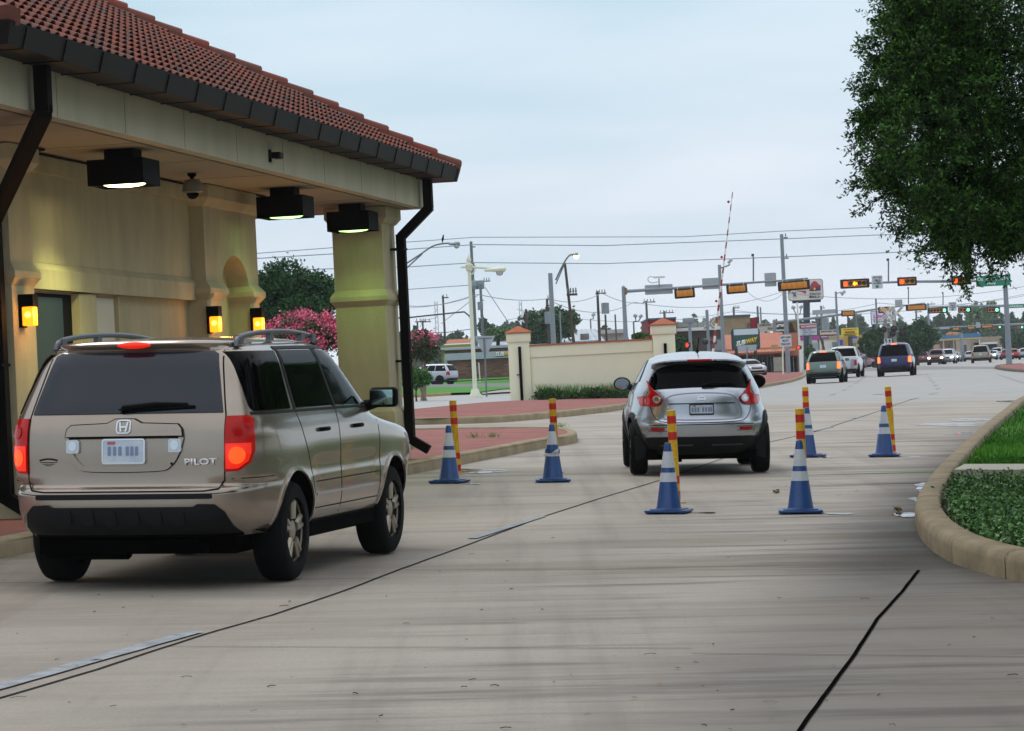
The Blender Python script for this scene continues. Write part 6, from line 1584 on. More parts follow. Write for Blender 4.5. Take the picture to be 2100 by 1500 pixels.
for i, (px, Y, top, rr_, arms, lab, m) in enumerate([
    (917, 320, 606, .22, [(913, 611, 14, 2)], 'brown utility pole behind the pink flowering tree', M_WOOD),
    (862, 330, 659, .2, [(862, 660, 22, 3)], 'left of the two low poles joined by one crossarm', M_WOODF), (873, 330, 660, .2, [(873, 660.5, 22, 3)], 'right of the two low poles joined by one crossarm', M_WOODF),
    (1086, 250, 634, .2, [], 'short dark pole stub left of the round green tree', M_WOOD), (1130, 260, 612, .22, [(1127, 614, 12, 2), (1127, 627, 16, 0)], 'wooden pole rising through the round green tree', M_WOOD),
    (1234, 280, 597, .24, [(1232, 602, 22, 4)], 'thick wooden pole with a grey can left of the left signal mast', M_WOOD), (1248, 300, 645, .2, [], 'thin dark pole stub right of the thick wooden pole', M_WOOD),
    (1268, 310, 645, .17, [], 'slim pole just left of the left signal mast', M_WOODF), (1155, 260, 638, .12, [], 'slim pale pole in front of the round green tree', M_GALV),
    (1333, 330, 617, .25, [(1331, 620, 26, 4)], 'wooden pole with a wide crossarm above the red restaurant roof', M_WOODF), (1369, 360, 638, .3, [(1367, 642, 30, 5)], 'pole top with many insulators behind the red restaurant roof', M_WOODF),
    (1511, 420, 630, .3, [(1510, 632, 14, 4)], 'pole top with insulators above the tan building', M_WOODF), (1560, 420, 628, .3, [], 'pair pole above the red building corner', M_GALVD), (1566, 430, 630, .22, [], 'thinner pole beside the pair pole above the red building corner', M_GALVD),
    (1617, 245, 480, .3, [(1611, 488, 8, 1), (1613, 530, 8, 1)], 'very tall steel pole right of the near signal arm tip', M_GALV),
    (1690, 420, 627, .3, [(1689, 632, 6, 1)], 'thin pole with a can right of the bell restaurant sign', M_GALVD), (1744, 400, 648, .25, [], 'dark pole carrying the yellow shop sign', M_WOOD), (1761, 460, 640, .25, [(1758, 649, 18, 2)], 'pole with a short crossarm left of the pink lettered sign', M_GALVD),
    (1803, 420, 612, .25, [], 'thin steel pole left of the railroad crossbuck', M_GALVD), (1884, 470, 638, .3, [(1883, 640, 16, 2)], 'pole behind the long signal back right of the crossing', M_GALVD), (1909, 420, 622, .28, [(1911, 624, 14, 1)], 'steel pole left of the green five lamp signal', M_GALV), (1681, 430, 641, .22, [(1680, 644, 8, 2)], 'slim double lamp pole above the tire shop sign', M_WOODF)]):
    r_, g, t = streetpole('utility_pole', px, Y, top, rr_, m, lab, 'utility pole', UT)
    for a, b, w, n in arms: crossarms(r_, g, a, b, w, Y, n, m=m)
    if px == 1234: mb = MB(); mb.lathe([(0, -.5), (.36, -.5), (.36, .5), (0, .55)], P(1241, 633, 280) - g - Vector((0, .4, 0)), 14); mb.build('transformer', M_GALV, r_)
    if px == 1130: mb = MB(); mb.lathe([(0, -.4), (.3, -.4), (.3, .6), (0, .65)], P(1124, 655, 260) - g - Vector((0, .4, 0)), 14); mb.build('transformer', M_GALV, r_)
    if px == 1690: mb = MB(); mb.lathe([(0, -.8), (.5, -.8), (.5, .8), (0, .9)], P(1692, 665, 420) - g - Vector((0, .5, 0)), 14); mb.build('transformer', M_GALV, r_)
# street light poles without long arms
for px, Y, top, hx, hy, rr_, lab in ((1487, 180, 543, 1497, 536, .2, 'grey street light with a tilted square head beside the raised gate arm'), (1722, 300, 598, 1729, 601, .22, 'grey street light standing behind the white pickup'), (1420, 190, 655, 1410, 660, .2, 'thick grey pole with the red hand signal right of the cream pier')):
    r_, g, t = streetpole('street_light', px, Y, top, rr_, M_GALV, lab, 'street light')
    if px == 1420:
        mb = MB(); mb.box(P(1412, 658, Y) - g, (.75, .35, .35)); mb.build('bracket_box', M_GALV, r_, bevel=.05); mb = MB(); mb.box(P(1407, 619, Y) - g, (.1, .1, .1)); 
        continue
    mb = MB(); mb.tube(smoothpts([t - Vector((0, 0, .2)), P(px + (hx - px) * .6, top + 2, Y) - g, P(hx - 1, hy + 6, Y) - g], 4), .05, 6); mb.build('arm', M_GALV, r_)
    mb = MB(); mb.box((0, 0, 0), (px2m(11, Y), .4, px2m(6, Y)), Matrix.Rotation(-R(42), 4, 'Y')); o = mb.build('lamp_head', M_SIGNBACK, r_, bevel=.05)
    for v in o.data.vertices: v.co += P(hx, hy, Y) - g
# double floodlights
for px, Y, top, heads, lab in ((1217, 330, 655, [(1217, 646)], 'single floodlight pole behind the cream wall'), (1305, 300, 660, [(1303, 648), (1314, 649)], 'twin floodlight pole between the mast and right cream pier'), (1638, 330, 646, [(1627, 631), (1643, 630)], 'twin floodlight pole below the bell restaurant sign'), (1642, 300, 620, [], 'slim white pole with the red hand signal by the orange shop')):
    r_, g, t = streetpole('floodlight_pole', px, Y, top, .16, M_GALVD if heads else M_WHITEP, lab, 'floodlight')
    for a, b in heads:
        mb = MB(); mb.tube([t, P((px + a) / 2, top - 1, Y) - g, P(a, b + 3, Y) - g], .06, 5); mb.build('bracket', M_GALVD, r_)
        mb = MB(); mb.box(P(a, b, Y) - g, (px2m(8, Y), .4, px2m(6.5, Y)), Matrix.Rotation(R(15 if a < px else -35), 4, 'Y')); mb.build('lamp_head', M_SIGNBACK, r_, bevel=.06)
# lattice towers far away
for px, top in ((902, 618), (1075, 618)):
    Y = 700; g = onG(px, Y); z = P(px, top, Y).z - g.z; r_ = empty('lattice_tower', g, label='faint lattice pylon %s' % ('behind the pink flowering tree' if px < 1000 else 'left of the round green tree'), cat='pylon', group='faint lattice pylons'); mb = MB(); h = .4
    for sx in (-1, 1): mb.tube([(sx * h, 0, 0), (sx * h * .7, 0, z)], .09, 4)
    n = 14
    for k in range(n): mb.tube([(-h, 0, z * k / n), (h, 0, z * (k + 1) / n)], .05, 4); mb.tube([(h, 0, z * k / n), (-h, 0, z * (k + 1) / n)], .05, 4)
    mb.build('lattice', M_WIRE, r_); mb = MB(); mb.tube([(-4, 0, z * .7), (-3, 0, z * .78), (0, 0, z * .8)], .08, 4); mb.build('crossarm', M_WIRE, r_)
# ---- wires
def wire(pts, r, m, label, sag=0):
    pp = []
    for i in range(len(pts) - 1):
        a = P(*pts[i]); b = P(*pts[i+1])
        for k in range(12):
            t = k / 12; q = a.lerp(b, t); q.z -= sag * 4 * t * (1 - t); pp.append(q)
    pp.append(P(*pts[-1])); c = pp[0].copy(); mb = MB(); mb.tube([p - c for p in pp], r, 5)
    o = mb.build('power_line', m, None, smooth=60); o.location = c; tag(o, label, 'power line', 'overhead wires')
wire([(500, 522, 200), (833, 497, 220), (973, 487, 230), (1400, 486, 236), (1611, 474, 245), (2150, 452, 250)], .03, M_WIRE, 'highest overhead wire crossing the sky')
wire([(500, 532, 200), (833, 512, 220), (973, 502, 230), (1240, 504, 236), (1611, 490, 245), (2150, 468, 250)], .035, M_WIRE, 'second overhead wire from the top')
wire([(500, 556, 200), (833, 548, 220), (973, 539, 230), (1240, 541, 236), (1611, 527, 245), (2150, 505, 250)], .035, M_WIRE, 'third overhead wire from the top, passing the lit lamp')
wire([(500, 615, 220), (835, 594, 228), (980, 584, 230)], .03, M_WIRE, 'wire meeting the transformer can from the left')
wire([(500, 655, 220), (835, 628, 228), (980, 604, 230), (1130, 612, 260)], .03, M_WIRE, 'wire sloping up to the transformer pole and on to the wooden pole', .3)
wire([(500, 660, 200), (836, 652, 225), (940, 641, 230)], .06, M_WIREB, 'thick dark cable reaching the white lamp from the left')
wire([(940, 641, 230), (952, 640, 230), (962, 648, 230), (972, 668, 230)], .06, M_WIREB, 'thick dark cable bending down behind the white lamp')
wire([(995, 590, 228), (1045, 665, 228)], .03, M_WIRE, 'guy wire slanting right from the transformer pole')
wire([(980, 606, 230), (905, 664, 240)], .025, M_WIRE, 'service wire slanting left from the transformer pole')
wire([(1130, 614, 260), (1234, 601, 280), (1333, 619, 330)], .03, M_WIRE, 'wire between the wooden poles behind the cream wall', .5)
wire([(1130, 618, 260), (1300, 620, 300), (1600, 600, 320), (2100, 588, 330)], .03, M_WIRE, 'thin wire running behind the signal masts', 1.0)
wire([(1060, 635, 400), (1500, 640, 420), (2120, 600, 440)], .035, M_WIRE, 'faint low wire above the shops', 1.5)
wire([(1500, 636, 420), (1803, 622, 420), (2150, 596, 420)], .035, M_WIRE, 'faint wire passing the railroad crossing poles', 1.0)
wire([(500, 700, 250), (840, 684, 250), (917, 682, 250), (968, 675, 245)], .03, M_WIREB, 'low dark wire in front of the far trees on the left')
wire([(1532, 598, 196), (1608, 600, 196)], .015, M_WIRE, 'drooping cable under the near signal arm', .6)
wire([(835, 632, 400), (975, 604, 400)], .03, M_WIRE, 'faint wire left of the white lamp top', .4)
# ---- signs
g = onG(998, 118); r_ = empty('yield_sign', g, label='back of a grey triangular yield sign right of the white lamp', cat='sign')
Y = 118; c = P(994, 689.5, Y) - g; mb = MB(); mb.tube([(0, 0, 0), P(993, 694, Y) - g], .035, 6); mb.build('post', M_GALVD, r_)
w = px2m(19.5, Y); hh = px2m(40, Y); mb = MB(); mb.prism(smoothpts([(-w * .93, 0), (w * .93, 0), (w, -.06), (.05, -hh), (-.05, -hh), (-w, -.06), (-w * .93, 0)], 2), .02, Mat(c + Vector((0, -.06 + .12, 0)), (1, 0, -.02), (0, 0, 1))); mb.build('plate', M_SIGNBACK, r_)
mb = MB(); mb.tube([c + Vector((-.28, .02, -.08)), c + Vector((.28, .02, -.09))], .018, 5); mb.build('clamp', M_GALVD, r_)
g = onG(1606, 230); r_ = empty('road_sign', g, label='white LEFT LANE MUST TURN LEFT sign on a cream post', cat='sign'); Y = 230; c = P(1611, 699, Y) - g
mb = MB(); mb.tube([(0, 0, 0), (c.x * .2, 0, c.z * .75), c], .06, 6); mb.build('post', M_CREAMP, r_)
o = board('plate', 1611, 699, 24, 24, Y - .1, M_SIGNW, bevel=.06, t=.03)
for k, s in enumerate(('LEFT LANE', 'MUST', 'TURN LEFT')): btext(s, 1611, 692 + 7 * k, [20, 13, 20][k], 4, Y - .1, M_TXTB, o, .03)
def adopt(o, r_):
    o.parent = r_; o.matrix_parent_inverse = Matrix.Translation(-r_.location)
adopt(o, r_)
g = onG(1532, 236); r_ = empty('road_sign', g, label='pale sign back on a post in front of the orange roofed shop', cat='sign'); mb = MB(); mb.tube([(0, 0, 0), P(1532, 712, 236) - g], .06, 6); mb.build('post', M_GALVD, r_)
mb = MB(); cc = P(1532, 714.5, 236) - g; w = px2m(20, 236); h = px2m(6.5, 236); mb.prism([(-w, h), (w, h), (w * .93, -h), (-w * .93, -h)], .03, Mat(cc, (1, 0, 0), (0, 0, 1))); mb.build('plate', M_SIGNBACK, r_)
for px, py, w, h, Y, lab in ((1776, 712, 10, 13, 330, 'small pale sign on a post before the near green tree'), (1754, 699, 11, 9, 340, 'brown topped small sign beside the yellow building'), (1672, 711, 13, 17, 340, 'pale grey sign back beside the pink striped building')):
    g = onG(px, Y); r_ = empty('road_sign', g, label=lab, cat='sign'); mb = MB(); mb.tube([(0, 0, 0), P(px, py, Y) - g], .07, 5); mb.build('post', M_GALVD, r_)
    o = board('plate', px, py, w, h, Y - .1, M_SIGNBACK, t=.03, bevel=.05); adopt(o, r_)
g = onG(985, 268); r_ = empty('marker_post', g, label='short white marker post on the grass before the brick building', cat='post'); mb = MB(); mb.tube([(0, 0, 0), P(984, 744, 268) - g + Vector((-.1, 0, 0))], .05, 6); mb.build('post', M_WHITEP, r_)
# ---- buildings
def bld(name, label, px0, px1, pyt, Y, dep, m, cat='building', drop=1.0, yaw=0, parent=None, part='wall'):
    r_ = parent
    c = onG((px0 + px1) / 2, Y); X0, X1 = P(px0, pyt, Y).x, P(px1, pyt, Y).x; zt_ = P((px0 + px1) / 2, pyt, Y).z
    if r_ is None: r_ = empty(name, (c.x, Y, c.z), label=label, cat=cat)
    o_ = r_.location; mb = MB(); mb.b2(X0 - o_.x, X1 - o_.x, Y - o_.y, Y + dep - o_.y, c.z - drop - o_.z, zt_ - o_.z); mb.build(part, m, r_); return r_
def blk_(r_, part, px0, px1, pyt, pyb, Y, dep, m):
    o_ = r_.location; pc = (px0 + px1) / 2; mb = MB(); mb.b2(P(px0, pyt, Y).x - o_.x, P(px1, pyt, Y).x - o_.x, Y - o_.y, Y + dep - o_.y, P(pc, pyb, Y).z - o_.z, P(pc, pyt, Y).z - o_.z); return mb.build(part, m, r_)
def slope_(r_, part, px0, px1, pyt, pyb, Y, dep, m, inset=0, ridges=0):
    """roof slope rising away from the camera"""
    o_ = r_.location; pc = (px0 + px1) / 2; x0, x1 = P(px0, pyb, Y).x - o_.x, P(px1, pyb, Y).x - o_.x; zb = P(pc, pyb, Y).z - o_.z; zt_ = P(pc, pyt, Y + dep).z - o_.z; y0, y1 = Y - o_.y, Y + dep - o_.y
    i = px2m(inset, Y); mb = MB(); mb.add([(x0, y0, zb), (x1, y0, zb), (x1 - i, y1, zt_), (x0 + i, y1, zt_), (x0, y0, zb - .15), (x1, y0, zb - .15), (x1 - i, y1 + .5, zb - .15), (x0 + i, y1 + .5, zb - .15)], [(0, 1, 2, 3), (0, 4, 5, 1), (1, 5, 6, 2), (2, 6, 7, 3), (3, 7, 4, 0), (4, 7, 6, 5)]); o = mb.build(part, m, r_)
    if ridges:
        mb = MB()
        for k in range(ridges + 1):
            t = k / ridges; a = Vector((x0 + (x1 - x0) * t, y0, zb + .03)); b = Vector((x0 + i + (x1 - x0 - 2 * i) * t, y1, zt_ + .03)); mb.tube([a, b], .05, 4)
        q = mb.build('roof_seams', m, o)
    return o
M_STEEL = mat('pale sheet metal', '#aab4bd', .5, metal=.2, var=.15, vscale=.5)
# brick building with white fascia
YB = 272
# grassy bank before it
c0_ = onG(880, YB - 1); c1_ = onG(1110, YB - 1); bk = MB(); zt_ = P(985, 776, YB + 2).z
vs = [(c0_.x - 12, YB - 6, c0_.z), (c1_.x + 3, YB - 6, c1_.z), (c1_.x + 3, YB + 2, zt_), (c0_.x - 12, YB + 2, zt_), (c0_.x - 12, YB + 30, zt_), (c1_.x + 3, YB + 30, zt_)]
bk.add(vs, [(0, 1, 2, 3), (3, 2, 5, 4)]); o = bk.build('grass_bank', M_GRASSF); o['kind'] = 'structure'
o = board('rail', 985, 780, 220, 2, YB - 5, mat('rusty rail', '#3a302a', .8), t=.1); o['kind'] = 'structure'; o.name = 'railway_rail'
rb_ = bld('brick_shop', 'long brown brick shop with a pale metal fascia behind the yield sign', 912, 1120, 713, YB + 3, 14, M_BRICKW)
blk_(rb_, 'fascia', 911, 1122, 721, 735, YB + 2.6, .4, M_STEEL); blk_(rb_, 'parapet_cap', 911, 1122, 710, 714, YB + 2.5, 15, M_STEEL)
blk_(rb_, 'corner_trim', 911, 917, 735, 776, YB + 2.8, .3, M_STEEL)
for a, b, s, m, w in ((1025, 726.5, 'SUB', M_TXTW, 19), (1047, 725, 'WAY', mat('sign yellow', '#e8c01c', .5), 25)):
    o = btext(s, a, b, w, 9, YB + 2.6, m, rb_, .08, .04, .2); o.matrix_parent_inverse = Matrix.Translation(-rb_.location)
    o = btext(s, a + .5, b + .7, w + 1.2, 10, YB + 2.6, mat('sign dark green', '#12402c', .5), rb_, .05, .06, .2); o.matrix_parent_inverse = Matrix.Translation(-rb_.location)
r_ = bld('metal_roof_shed', 'low green gabled shed with a pale metal roof left of the white lamp', 905, 965, 707, 300, 8, mat('ochre wall', '#8f8a3a', .8)); slope_(r_, 'roof', 903, 1075, 702, 711, 299, 12, M_STEEL, 4)
r_ = bld('orange_roof_house', 'distant house with an orange brown roof left of the white lamp', 915, 965, 703, 335, 8, mat('tan wall', '#9a8a74', .9)); slope_(r_, 'roof', 910, 970, 696, 704, 334, 10, mat('rust roof', '#a86c4c', .9), 6)
r_ = bld('grey_block', 'dull grey flat roofed building left of the left cream pier', 1006, 1060, 688, 310, 12, mat('grey stucco', '#807878', .9, var=.15)); blk_(r_, 'parapet', 1018, 1060, 685, 688.5, 309.8, .5, mat('dark parapet', '#3c4046', .8))
r_ = bld('brown_block', 'low brown flat building just right of the left cream pier', 1080, 1150, 700, 292, 14, mat('brown wall', '#6c5a52', .9)); blk_(r_, 'roof_edge', 1080, 1150, 695, 700, 291.5, 15, mat('brown wall', '#6c5a52', .9))
r_ = bld('silver_roof_building', 'building with a shiny silver mansard roof behind the cream wall', 1130, 1228, 700, 295, 16, M_STEEL); slope_(r_, 'roof', 1118, 1242, 677, 706, 294, 9, mat('silver roof', '#b9c4cc', .35, metal=.3, var=.3, vscale=.8), 16, 10)
o = MB(); o.box((0, 0, 0), (.85, .8, .6)); o = o.build('rooftop_unit', M_GREYPL, r_, bevel=.05)
for v in o.data.vertices: v.co += P(1199, 691, 292) - r_.location
r_ = bld('white_shed', 'plain off-white shed wall right of the silver roof', 1216, 1280, 684, 316, 12, mat('offwhite siding', '#c6c4bc', .8, var=.1)); blk_(r_, 'eave', 1214, 1281, 676.5, 684.5, 315, 13, mat('offwhite siding', '#c6c4bc', .8, var=.1))
r_ = bld('red_restaurant', 'dark red flat fronted restaurant block behind the right cream pier', 1328, 1386, 655, 296, 14, mat('dark red wall', '#7d2432', .7)); blk_(r_, 'parapet_cap', 1327, 1387, 652, 655.5, 295.8, 15, mat('slate cap', '#4b5568', .7))
r_ = bld('white_parapet_building', 'low building with a white parapet and rooftop units behind the grey pole', 1386, 1480, 678, 300, 14, mat('dim wall', '#5a5250', .9)); blk_(r_, 'parapet', 1385, 1480, 671.5, 678, 299, 15, M_WHITEP)
for a, b in ((1389, 1412), (1413, 1430), (1431, 1448)): blk_(r_, 'rooftop_unit', a, b, 661, 671.5, 303, 5, mat('louvre grey', '#8f9490', .7, var=.3, vscale=3, stretch=(6, 1, .2)))
r_ = bld('tan_building', 'tan block wall building behind the green sandwich sign', 1474, 1538, 650, 345, 14, brick('tan block', '#9d8c6e', '#988668', '#8a7a60', 1, .8, .4, axes=(R(90), 0, 0))); blk_(r_, 'parapet_cap', 1473, 1539, 646.5, 650.5, 344.8, 15, mat('slate cap', '#4b5568', .7)); blk_(r_, 'end_bay', 1533, 1539, 662, 676, 344.6, 1, mat('tan dark', '#6e5e4c', .8))
blk_(r_, 'red_tower', 1539, 1549, 652, 690, 346, 8, mat('crimson wall', '#9c1c2c', .7)); blk_(r_, 'red_tower', 1549, 1557, 650.5, 690, 347, 8, mat('brown red wall', '#6a3438', .7))
blk_(r_, 'low_wing', 1555, 1576, 668, 690, 350, 6, M_WHITEP)
# orange roofed sandwich shop
ro = mat('orange metal roof', '#bd7352', .6, var=.12, vscale=.3); YS = 310
r_ = bld('orange_roof_shop', 'sandwich shop with an orange metal roof and glass doors', 1426, 1636, 725, YS, 20, mat('orange brown wall', '#96593f', .8, var=.2, vscale=.4))
slope_(r_, 'roof', 1424, 1622, 686, 716, YS - .8, 9, ro, 2, 42); slope_(r_, 'awning', 1424, 1632, 718, 724, YS - 3.0, 2.6, ro, 0, 30)
blk_(r_, 'awning_fascia', 1424, 1632, 724, 728, YS - 3.05, .3, mat('orange fascia', '#9c5c40', .7))
blk_(r_, 'gable_wall', 1612, 1637, 683, 730, YS - 1, 10, mat('terracotta wall', '#b5745a', .8))
for a, b, nm in ((1558, 1568, 'door'), (1569, 1577, 'door'), (1578, 1584, 'window'), (1500, 1530, 'window'), (1533, 1556, 'window'), (1620, 1634, 'window')): 
    fo = blk_(r_, nm, a, b, 732, 764, YS - .15, .2, M_GLASS); blk_(fo if False else r_, 'mullion', (a + b) / 2 - .5, (a + b) / 2 + .5, 732, 764, YS - .2, .1, M_STEEL)
for a in (1545, 1589, 1600, 1612): blk_(r_, 'post', a, a + 2.5, 727, 766, YS - 2.8, .3, mat('brown post', '#70402c', .8))
blk_(r_, 'ramp_wall', 1586, 1607, 733, 762, YS - 3.6, .4, M_SLAB)
g = onG(1530, 296); r_ = empty('shop_sign', g, label='green and white sandwich shop sign in front of the orange roof', cat='sign'); 
def psign(nm, px, py, w, h, Y, m, t=.3, bevel=0):
    o = board(nm, px, py, w, h, Y, m, t=t, bevel=bevel); adopt(o, r_); return o
psign('cabinet', 1529, 696, 58, 44, 296.2, mat('navy cabinet', '#253246', .6), .5, .12); psign('green_face', 1529.5, 700.5, 50, 27, 296, mat('deep green', '#0d4a3c', .5)); psign('white_face', 1529.5, 681, 50, 12, 296, mat('reader board', '#c4d0da', .5))
for s, a, b, w, m in (('SUB', 1519, 703.5, 20, M_TXTW), ('WAY', 1541.5, 698.5, 24, mat('sign yellow', '#e8c01c', .5))):
    o = btext(s, a, b, w, 10, 296, m, None, .22, .05, .22, slope=.17); adopt(o, r_)
for a in (1510, 1549): mb = MB(); mb.tube([P(a, 716, 296) - g, Vector((P(a, 716, 296).x - g.x, 0, 0))], .15, 6); mb.build('leg', M_SIGBLK, r_)
# tall bell restaurant sign
Y = 400; g = onG(1655, Y); r_ = empty('restaurant_sign', g, label='tall cream restaurant sign with a purple bell on a dark pole', cat='sign'); MCR = mat('cream sign face', '#d6cfc2', .5); MPU = mat('sign purple', '#3b2a52', .5); MMAG = mat('sign magenta', '#a8283c', .5)
mb = MB(); mb.tube([(0, 0, 0), P(1654, 618, Y) - g], .45, 10); mb.build('pole', mat('navy pole', '#272f42', .6), r_); mb = MB(); c = P(1654, 618.5, Y) - g; mb.box(c, (px2m(58, Y), .5, .35)); mb.build('crossbeam', mat('navy pole', '#272f42', .6), r_)
psign('frame', 1652, 595, 72, 43, Y - .2, mat('sign frame', '#8a8684', .5), .6, .14); psign('face', 1652, 595, 69.5, 40.5, Y - .45, MCR, .3, .14)
def pshape(nm, pts, px, py, Y, m, off=.2):
    c = P(px, py, Y) - Vector((0, off, 0)) - g; s_ = px2m(1, Y); mb = MB(); mb.prism([(a * s_, -b * s_) for a, b in pts], .03, Mat(c, (1, 0, 0), (0, 0, 1))); return mb.build(nm, m, r_)
pshape('bell_ground', [(-9.5, -11), (13, -11), (12, 9), (-11, 9)], 1670, 588, Y - .45, MPU, .18)
pshape('bell_mask', [(-11, -12), (14, -12), (14, -4), (11, 1), (7, -5), (0, -9.5), (-7, -6), (-9.5, 3), (-12, 9)], 1670, 588, Y - .45, MCR, .22)
pshape('bell', smoothpts([(-10, 8), (-8, 2), (-6.5, -4), (-2, -9.5), (4, -9), (8, -4), (12, -1), (11, 3), (2, 7), (-6, 8.5), (-10, 8)], 3), 1670, 587, Y - .45, MMAG, .26)
pshape('bell_mouth', smoothpts([(-9, 8.5), (-4, 4), (4, 2), (10, 3), (4, 7), (-3, 9), (-9, 8.5)], 3), 1670, 587, Y - .45, MPU, .30); pshape('clapper', [(-3, 6), (-1, 3.5), (1.5, 4), (2, 7), (-1, 8.5)], 1670, 587, Y - .45, mat('sign yellow', '#e8c01c', .5), .34)
for s, b, w in (('TACO', 603, 24), ('BELL', 609, 23)): o = btext(s, 1671, b, w, 4.6, Y - .45, MPU, None, .2, .04); adopt(o, r_)
pshape('red_swash', [(-14, -1), (12, 0), (11, 7), (3, 2), (-6, 0)], 1641, 597, Y - .45, MMAG, .2); pshape('blue_figure', smoothpts([(-3, -4), (0, -2), (4, -4), (2, 1), (5, 8), (0, 4), (-3, 8), (-2, 1), (-6, -2), (-3, -4)], 2), 1629, 603, Y - .45, mat('sign blue', '#2c3f86', .5), .2)
pshape('red_corner', [(-4, -4), (3, -3), (-2, 6)], 1620, 597, Y - .45, MMAG, .2)
# optical billboard (portrait replaced by a plain dark panel shape)
Y = 330; g = onG(1615, Y); r_ = empty('billboard', g, label='optical shop billboard with white lettering above the orange roof', cat='billboard'); 
psign('panel', 1610, 671, 48, 24, Y, mat('billboard green', '#22443a', .6)); psign('portrait_ground', 1624, 670, 18, 20, Y - .2, mat('billboard ochre', '#7d6a34', .7)); pshape('portrait_shape', smoothpts([(-3, 10), (-4, 3), (-3, -6), (0, -8), (3, -5), (4, 2), (8, 10)], 3), 1622, 670, Y - .3, mat('billboard brown', '#2c201a', .7), .2)
psign('lower_strip', 1597, 681, 20, 5, Y - .2, mat('billboard brown', '#2c201a', .7))
for s, b, w, h in (('Carrera', 667, 25, 9), ('Optical', 678, 22, 6)): o = btext(s, 1599, b, w, h, Y - .2, M_TXTW, None, .2, .04); adopt(o, r_)
mb = MB(); mb.tube([(0, 0, 0), P(1612, 682, Y) - g], .2, 6); mb.build('post', M_SIGBLK, r_)
Y = 336; g = onG(1570, Y); r_ = empty('shop_sign', g, label='pale computer repair sign left of the optical billboard', cat='sign'); psign('panel', 1571, 672, 34, 17, Y, mat('pale sign', '#b9b8aa', .6)); 
for s, a, b, w in (('COMPUTER', 1568, 667, 26), ('RGI', 1579, 674, 9)): o = btext(s, a, b, w, 4.5, Y, mat('grey letters', '#4c4a48', .6), None, .2, .03); adopt(o, r_)
mb = MB(); mb.tube([(0, 0, 0), P(1571, 680, Y) - g], .15, 6); mb.build('post', M_SIGBLK, r_)
# chicken sign
Y = 395; g = onG(1662, Y); r_ = empty('restaurant_sign', g, label='red and white chicken reader board with a phone number below the bell sign', cat='sign'); psign('cabinet', 1656.5, 676, 41, 26, Y, mat('sign frame dark', '#2f3a50', .6)); psign('face', 1655.5, 676, 38.5, 24, Y - .2, M_SIGNW); psign('header', 1655, 670, 37, 8, Y - .3, mat('sign red', '#a02028', .5)) 
for s, a, b, w, h, m in (('NG 764-FOOD', 1658, 670, 30, 4.6, M_TXTW), ('EN  PC', 1655, 677, 18, 3.6, M_PLATET), ('AND THIGH', 1659, 681.5, 26, 3.4, M_PLATET), ('8A  100', 1655, 686, 18, 3, M_PLATET)): o = btext(s, a, b, w, h, Y - .3, m, None, .2, .03); adopt(o, r_)
mb = MB(); mb.tube([(0, 0, 0), P(1662, 685, Y) - g], .2, 6); mb.build('post', M_GALVD, r_)
# tyre shop sign, yellow sign, pink sign
Y = 400; g = onG(1701, Y); r_ = empty('shop_sign', g, label='cream and brown tire and muffler shop sign', cat='sign'); psign('panel', 1700, 684.5, 38, 16, Y, mat('sign brown', '#3a2c28', .6)); psign('face', 1700, 682, 37, 10, Y - .2, MCR)
for s, b, w, h, m in (('MARTINEZ TIRE', 680, 33, 3.6, M_SEAM), ('MUFFLER SHOP', 687.2, 34, 3.2, mat('sign red', '#a02028', .5)), ('GENERAL MECHANIC', 690.6, 34, 2.6, M_TXTW)): o = btext(s, 1700, b, w, h, Y - .25, m, None, .2, .03); adopt(o, r_)
mb = MB(); mb.tube([(0, 0, 0), P(1683, 692, Y) - g], .15, 6); mb.build('post', M_WOOD, r_)
Y = 398; g = onG(1746, Y); r_ = empty('shop_sign', g, label='bright yellow rectangular shop sign on a brown post', cat='sign'); YSIGN = r_; psign('panel', 1743, 681.5, 35, 17, Y, mat('sign bright yellow', '#e6cf1e', .5), .4)
for s, b, w, h, m in (("JOHNNY'S", 676.5, 27, 3.6, mat('sign green text', '#4a4a14', .6)),): o = btext(s, 1743, b, w, h, Y - .2, m, None, .2, .03); adopt(o, r_)
mb = MB(); mb.tube([(0, 0, 0), P(1745, 690, Y) - g], .25, 6); mb.build('post', M_WOOD, r_)
psign_l = [(1743, 681.5, 21, 3, mat('sign red', '#b0381c', .5)), (1743, 685.8, 28, 1.1, M_SEAM), (1743, 688.6, 24, 1.1, M_SEAM)]
for a_, b_, c_, d_, m_ in psign_l:
    o = board('lettering_band', a_, b_, c_, d_, Y - .35, m_, t=.05); adopt(o, YSIGN)
Y = 470; g = onG(1812, Y); r_ = empty('restaurant_sign', g, label='white taco restaurant sign with pink lettering behind the crossbuck', cat='sign'); psign('frame', 1811.5, 651.5, 51, 28, Y, mat('slate frame', '#3b4a66', .6), .5); psign('face', 1811.5, 651.5, 48.5, 25.5, Y - .2, mat('sign pale blue', '#dfe3f2', .5), .3)
for s, a, b, w, h, m in (('Linda', 1806, 648, 30, 9, mat('sign pink', '#e254b8', .5)), ('TACO HUT', 1812, 658, 44, 7, mat('sign olive', '#7c7c34', .5))): o = btext(s, a, b, w, h, Y - .25, m, None, .2, .04); adopt(o, r_)
for a in (1791, 1834): mb = MB(); c = P(a, 662, Y) - g; mb.tube([c, Vector((c.x, 0, 0))], .25, 6); mb.build('leg', M_SIGBLK, r_)
